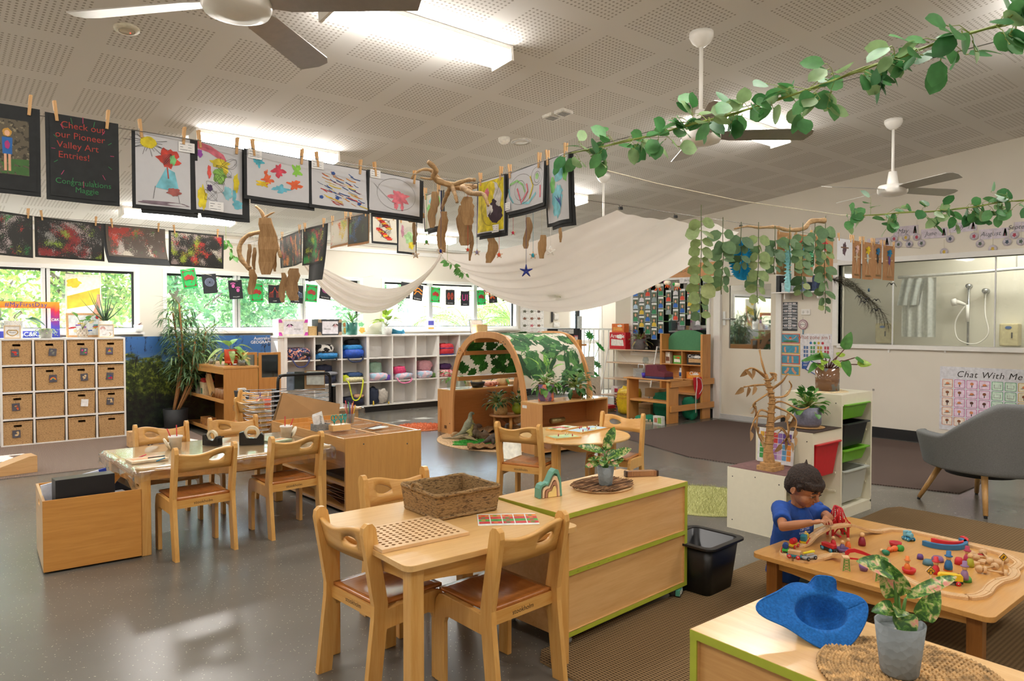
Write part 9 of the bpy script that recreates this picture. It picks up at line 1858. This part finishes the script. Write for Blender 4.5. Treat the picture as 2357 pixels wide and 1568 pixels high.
def carton(x,y,z,s,c,label,band='#f2f0ea',word='',rz=0,wc='#f2f0ea'):
 m = MB(); m.box((0,0,s[2]/2),s,mat(c,.5)); w,h = s[1],s[2]; q = MB(); quad(q,[(-w*.4,-h*.3),(w*.4,-h*.3),(w*.35,h*.05),(-w*.4,h*.1)],mat(band),.0006,1); blob(q,w*.15,h*.25,w*.2,h*.13,mat(wc),.0008,.2,3)
 if word: q.text(word,w*.26,mat(wc),T(0,-h*.12 if band==c else h*.28,.0012),bold=.01)
 m_merge(m,q,frame(-s[0]/2,0,h/2,0,'-X')); tag(m.build('food_box',loc=(x,y,z),rot=(0,0,R(rz))),label,'food box')
carton(8.76,6.80,.9805-.205,(.06,.085,.17),'#d9cbb8','white and brown biscuit carton at the top left of the shop','#7a4a34'); carton(8.74,6.61,.7755,(.06,.14,.12),'#5aa83a','lime green cereal carton with orange lettering','#f2efe2','Rings',wc='#e0602c'); carton(8.74,6.30,.7755,(.05,.26,.15),'#2a2422','black cookie carton in the upper right compartment','#c8a070','Cookies',8); carton(8.74,6.31,.5655,(.06,.28,.1),'#e0862c','orange cracker carton reading CLIX','#e9a03a','CLIX',-6)
m = MB(); m.lathe([(0,0),(.035,0),(.037,.1),(.025,.12),(.028,.125),(.028,.15),(0,.15)],mat('#e6e8ee',.4)); m.lathe([(.0376,.03),(.0376,.085)],mat('#2a5aa8')); tag(m.build('bottle',loc=(8.75,6.56,.5655)),'white bottle with blue label in the shop compartment','bottle')
t = thing('apron','red toy apron with white straps hanging on the shop rail','apron',(0,0,0)); m = MB(); m.grid(lambda u,v: (8.36+.19*u+.02*v,6.08-.012*math.sin(u*9)-.01,.62-(.16+.16*math.sin(PI*u))*v),12,10,mat('#c8202c',.8)); m.build('cloth',t,solid=.004); m = MB(); m.tube(smoothpath([(8.43,6.06,.62),(8.41,6.04,.5),(8.4,6.05,.35),(8.4,6.05,.12)],5),.006,5,mat('#e8e2e0')); m.tube(smoothpath([(8.43,6.05,.62),(8.52,6.05,.58),(8.55,6.05,.46),(8.48,6.05,.38)],5),.006,5,mat('#e8e2e0')); m.build('strap',t)
GB2 = mat('#0f7a58',.8,vary=.1); 
for k,(c,r,lab) in enumerate((((8.3,6.5,.19),(.13,.16,.19),'tall dark green cloth shopping bag under the counter'),((8.5,6.22,.16),(.1,.09,.16),'second green shopping bag behind the side rail'),((7.82,6.42,.05),(.16,.14,.05),'crumpled green bag spilling onto the floor'))): m = MB(); bagm((0,0,0),r,GB2,rr,m,.08); tag(m.build('shopping_bag',loc=c),lab,'bag')
boxy('carton','brown cardboard carton beneath the shop counter','carton',(8.28,6.8,0),(.2,.24,.2),CBD,deco=lambda m: m.text('GROWN & LIVE',.03,INK,frame(-.1005,0,.13,0,'-X'))); boxy('carton','open brown tray carton above the lower carton','carton',(8.36,6.72,.302),(.2,.26,.12),CBD)
m = MB(); EG = mat('#b9ab92',.95); m.bx(-.15,.15,-.07,.07,0,.03,EG)
for i in range(6):
 for j in range(2): m.lathe([(.024,.03),(.022,.055),(.012,.065),(0,.066)],EG,T(-.125+.05*i,-.03+.06*j,0),n=10)
tag(m.build('egg_carton',loc=(7.66,6.42,0),rot=(0,0,R(-45))),'grey cardboard egg carton on the floor before the shop','egg carton')
boxy('snack_box','white snack box with coloured print standing on the floor','food box',(7.75,6.18,0),(.05,.16,.12),mat('#dcdcd4'),deco=lambda m: (m.bx(-.026,-.025,-.06,.0,.02,.1,mat('#8ab85a')),m.bx(-.026,-.025,.01,.06,.03,.09,mat('#c87a5a'))))
# ladder shelf and goods
t = thing('ladder_shelf','white metal ladder shelf with pale boards beneath the dark window','shelf',(0,0,0)); xf = lambda z: 8.86-.30*(1-z/1.1) 
for y in (8.02,7.02):
 m = MB(); m.tube([(8.5,y,0),(8.75,y,1.02),(8.88,y,1.02),(8.9,y,0)],.011,6,WHITE); m.build('side_frame',t)
SB = wood('#c9a888','#dcc0a2',axis=1)
for z in (.22,.48,.74,.95): m = MB(); x = 8.5+.25*z; m.bx(x+.0,8.9,7.02,8.02,z-.008,z+.008,SB); m.build('shelf',t)
m = MB(); m.tube([(8.9,8.0,.2),(8.9,7.04,.95)],.004,5,WHITE); m.tube([(8.9,7.04,.2),(8.9,8.0,.95)],.004,5,WHITE); m.build('cross_brace',t)
carton(8.80,7.82,.9585,(.12,.34,.27),'#c81f2c','big red multipack biscuit box on the ladder shelf','#e9e2dc',"Arnott's"); carton(8.82,7.83,1.229,(.12,.26,.14),'#e0702c','open orange box stacked on the red biscuit box','#e8a04a')
t = thing('trailing_succulent','reddish trailing plant in stone pot on the ladder shelf','potted plant',(8.82,7.42,.9585)); pot(t,.08,.1,.17,mat('#6f6a6a',.8)); leaves(t,50,.16,(.04,.07),.5,[mat('#6a7a4a',.5),mat('#7a3a44',.5),mat('#9a8a5c',.5)],5,(-.9,1.1),(.05,.2))
for k,(z,y) in enumerate(((.7485,7.25),(.4885,7.3),(.4885,7.2),(.4885,7.4))): m = MB(); m.lathe([(0,0),(.04,0),(.05,.05),(.035,.1),(.03,.1),(.045,.05),(0,.005)],glass('#eef2f2',.9,.03,'jar2'),n=16); tag(m.build('glass_jar',loc=(8.76,y,z)),('round glass jar on the upper ladder board','middle clear cup on the lower ladder board','right clear cup on the lower ladder board','left clear cup on the lower ladder board')[k],'jar')
boxy('food_tin_pack','red and white pack on the lowest ladder board','food pack',(8.7,7.8,.2285),(.1,.14,.13),mat('#d8d2d0'),deco=lambda m: m.bx(-.051,-.05,-.07,.0,.04,.1,mat('#a81f3a')))
t = thing('rice_bag','yellow plastic sack lettered EMERGENCY on the floor by the ladder shelf','sack',(8.25,7.15,0),R(10)); m = MB(); bagm((0,0,.21),(.09,.2,.21),mat('#dcb81c',.35),rr,m,.04); m.build('sack_body',t); m = MB(); m.text('EMERGENCY',.05,mat('#a8482c'),frame(-.112,0,.31,0,'-X')); m.text('ESSENTIALS',.04,mat('#a8482c'),frame(-.112,0,.25,0,'-X'))
for i in range(8): m.box((-.11,.16,.06+i*.04),(.003,.04,.014),mat('#8a3a2c'),rz=0)
m.build('printed_lettering',t)
boxy('board_game_box','flat red and yellow box on the floor at the ladder foot','box',(8.3,7.75,.05),(.2,.4,.05),mat('#c8302c'),deco=lambda m: m.bx(-.101,-.1,-.2,-.08,0,.05,mat('#e0b83a'))); boxy('woven_tray','dark woven tray under the red and yellow box','tray',(8.3,7.75,0),(.22,.4,.048),mat('#7a5f3c',.9,vary=.2))
# entry: gate, organiser, posters, potted monstera
t = thing('safety_gate','white barred child gate across the entry opening','gate',(0,0,0)); m = MB(); m.bx(8.97,9.0,8.1,10.2,1.26,1.29,WHITE); m.bx(8.97,9.0,8.1,10.2,.1,.13,WHITE); m.build('frame',t)
for i in range(19): m = MB(); m.cyl((8.985,8.12+i*.115,.12),(8.985,8.12+i*.115,1.27),.009,WHITE,8); m.build('bar',t)
m = MB(); m.bx(8.95,9.02,8.96,9.0,0,1.62,mat('#3c4043')); m.bx(8.95,9.02,8.9,8.95,0,1.5,mat('#c9ced0')); tag(m.build('gate_post'),'tall dark latch post of the entry gate','post')
p = PX(1362,880,8.8); t = thing('monstera','split-leaf monstera plant in front of the entry gate','potted plant',(8.62,8.42,0)); pot(t,.12,.15,.26,mat('#8a8f92',.6)); MO = mat('#3f9a44',.4,trans=.3); f = MB(); s = MB()
for k in range(8):
 a = k*2.4; c = Vector((.22*math.cos(a),.25*math.sin(a),.5+.095*k)); s.tube([(0,0,.22),c*.5+Vector((0,0,.2)),c],.006,5,STM); n = 22; L = []
 for i in range(n): b_ = 2*PI*i/n; r = .13*(1-.15*math.cos(b_))*(1 if i%2 else .55); L.append(c+Vector((r*math.cos(b_)*.8+.05*math.cos(a),r*math.cos(b_)*.2+r*math.sin(b_)*.8,r*math.sin(b_)*.4*math.cos(a)-r*math.cos(b_)*.7)))
 f.add([c]+L,[(0,i+1,(i+1)%n+1) for i in range(n)],MO)
s.build('stems',t); f.build('leaves',t)
def d_yuwi(m,w,h):
 quad(m,[(-w*.18,h*.36),(w*.22,h*.36),(w*.22,h*.49),(-w*.18,h*.49)],mat('#e8603a'),.001,1); m.text('Yuwi\nLanguage',h*.04,WHITE,T(w*.02,h*.437,.002)); rr = random.Random(4)
 for j in range(5):
  for i in range(3): blob(m,w*(-.32+.3*i),h*(.26-.155*j),w*.07,h*.028,mat(rr.choice(('#8a5a44','#5a4a44','#c86a7a','#6a6a5a'))),.001,.5,i*5+j); m.bx(w*(-.24+.3*i),w*(-.14+.3*i),h*(.265-.155*j),h*(.27-.155*j),.001,.0012,GY)
p,q_ = PY(1198,675,10.24),PY(1252,780,10.24); w_,h = q_.x-p.x,p.z-q_.z; m = MB(); m.box(((p.x+q_.x)/2,10.246,(p.z+q_.z)/2),(w_,.004,h),mat('#f0eeec',.6)); q = MB(); d_yuwi(q,w_,h); m_merge(m,q,frame((p.x+q_.x)/2,10.243,(p.z+q_.z)/2)); tag(m.build('language_poster'),'white wall poster headed Yuwi Language with small pictures','poster')
for k,(a,b_,y0_,y1_,c,lab) in enumerate(((1271,1285,684,718,'#c4cfdc','pale blue notice pinned beside the entry door'),(1270,1273,718,742,'#2a2c30','narrow black panel left of the entry door'),(1276,1286,722,736,'#e6e2dc','white thermostat beside the entry door'),(1275,1288,742,753,'#efeeea','white switch plate beside the entry door'))): p,q_ = PY(a,y0_,10.23),PY(b_,y1_,10.23); m = MB(); m.bx(p.x,q_.x,10.225,10.249,q_.z,p.z,mat(c,.4)); tag(m.build('wall_panel'),lab,'panel')
t = thing('pocket_organiser','black hanging organiser full of pink pockets behind the tunnel','organiser',(0,0,0)); Y = 8.9; a,b_ = PY(1262,757,Y),PY(1338,830,Y); m = MB(); m.bx(a.x,b_.x,Y,Y+.03,b_.z,a.z,mat('#2c2e34',.8)); m.bx(a.x,a.x+.03,Y,Y+.03,0,b_.z,DARK); m.bx(b_.x-.03,b_.x,Y,Y+.03,0,b_.z,DARK); m.build('backing',t)
for i in range(4): m = MB(); x = a.x+.08+(b_.x-a.x-.1)*i/4; m.bx(x,x+.09,Y-.02,Y,b_.z+.06,a.z-.12,mat('#c86a7a',.3)); m.bx(x+.01,x+.08,Y-.022,Y-.02,a.z-.24,a.z-.14,mat('#e6e2e6')); m.build('pocket',t)
m = MB(); m.bx(a.x+.22,b_.x-.2,Y-.01,Y-.001,a.z-.09,a.z-.01,mat('#dfe0e4')); m.text('Barong',.05,GY,frame((a.x+b_.x)/2,Y-.011,a.z-.05)); m.build('name_label',t)
for k,(x0,x1,y0,y1) in enumerate(((1330,1368,822,868),(1333,1382,870,910))): p,q_ = PY(x0,y0,7.9),PY(x1,y1,7.9); m = MB(); m.bx(p.x,q_.x,7.9,7.92,q_.z,p.z,mat('#e2ddca',.5)); m.bx(p.x-.02,p.x,7.9,7.93,q_.z-.0,p.z,HW); tag(m.build('cupboard_door'),('upper','lower')[k]+' cream hinged panel standing right of the tunnel','panel')
m = MB(); p = PY(1334,782,7.9); m.bx(p.x-.03,p.x+.03,7.88,7.94,0,p.z,HW); m.bx(p.x-.16,p.x+.16,7.9,7.92,p.z-.1,p.z-.07,HWX); tag(m.build('wooden_stand'),'wooden post with short crossbar behind the tunnel','stand')
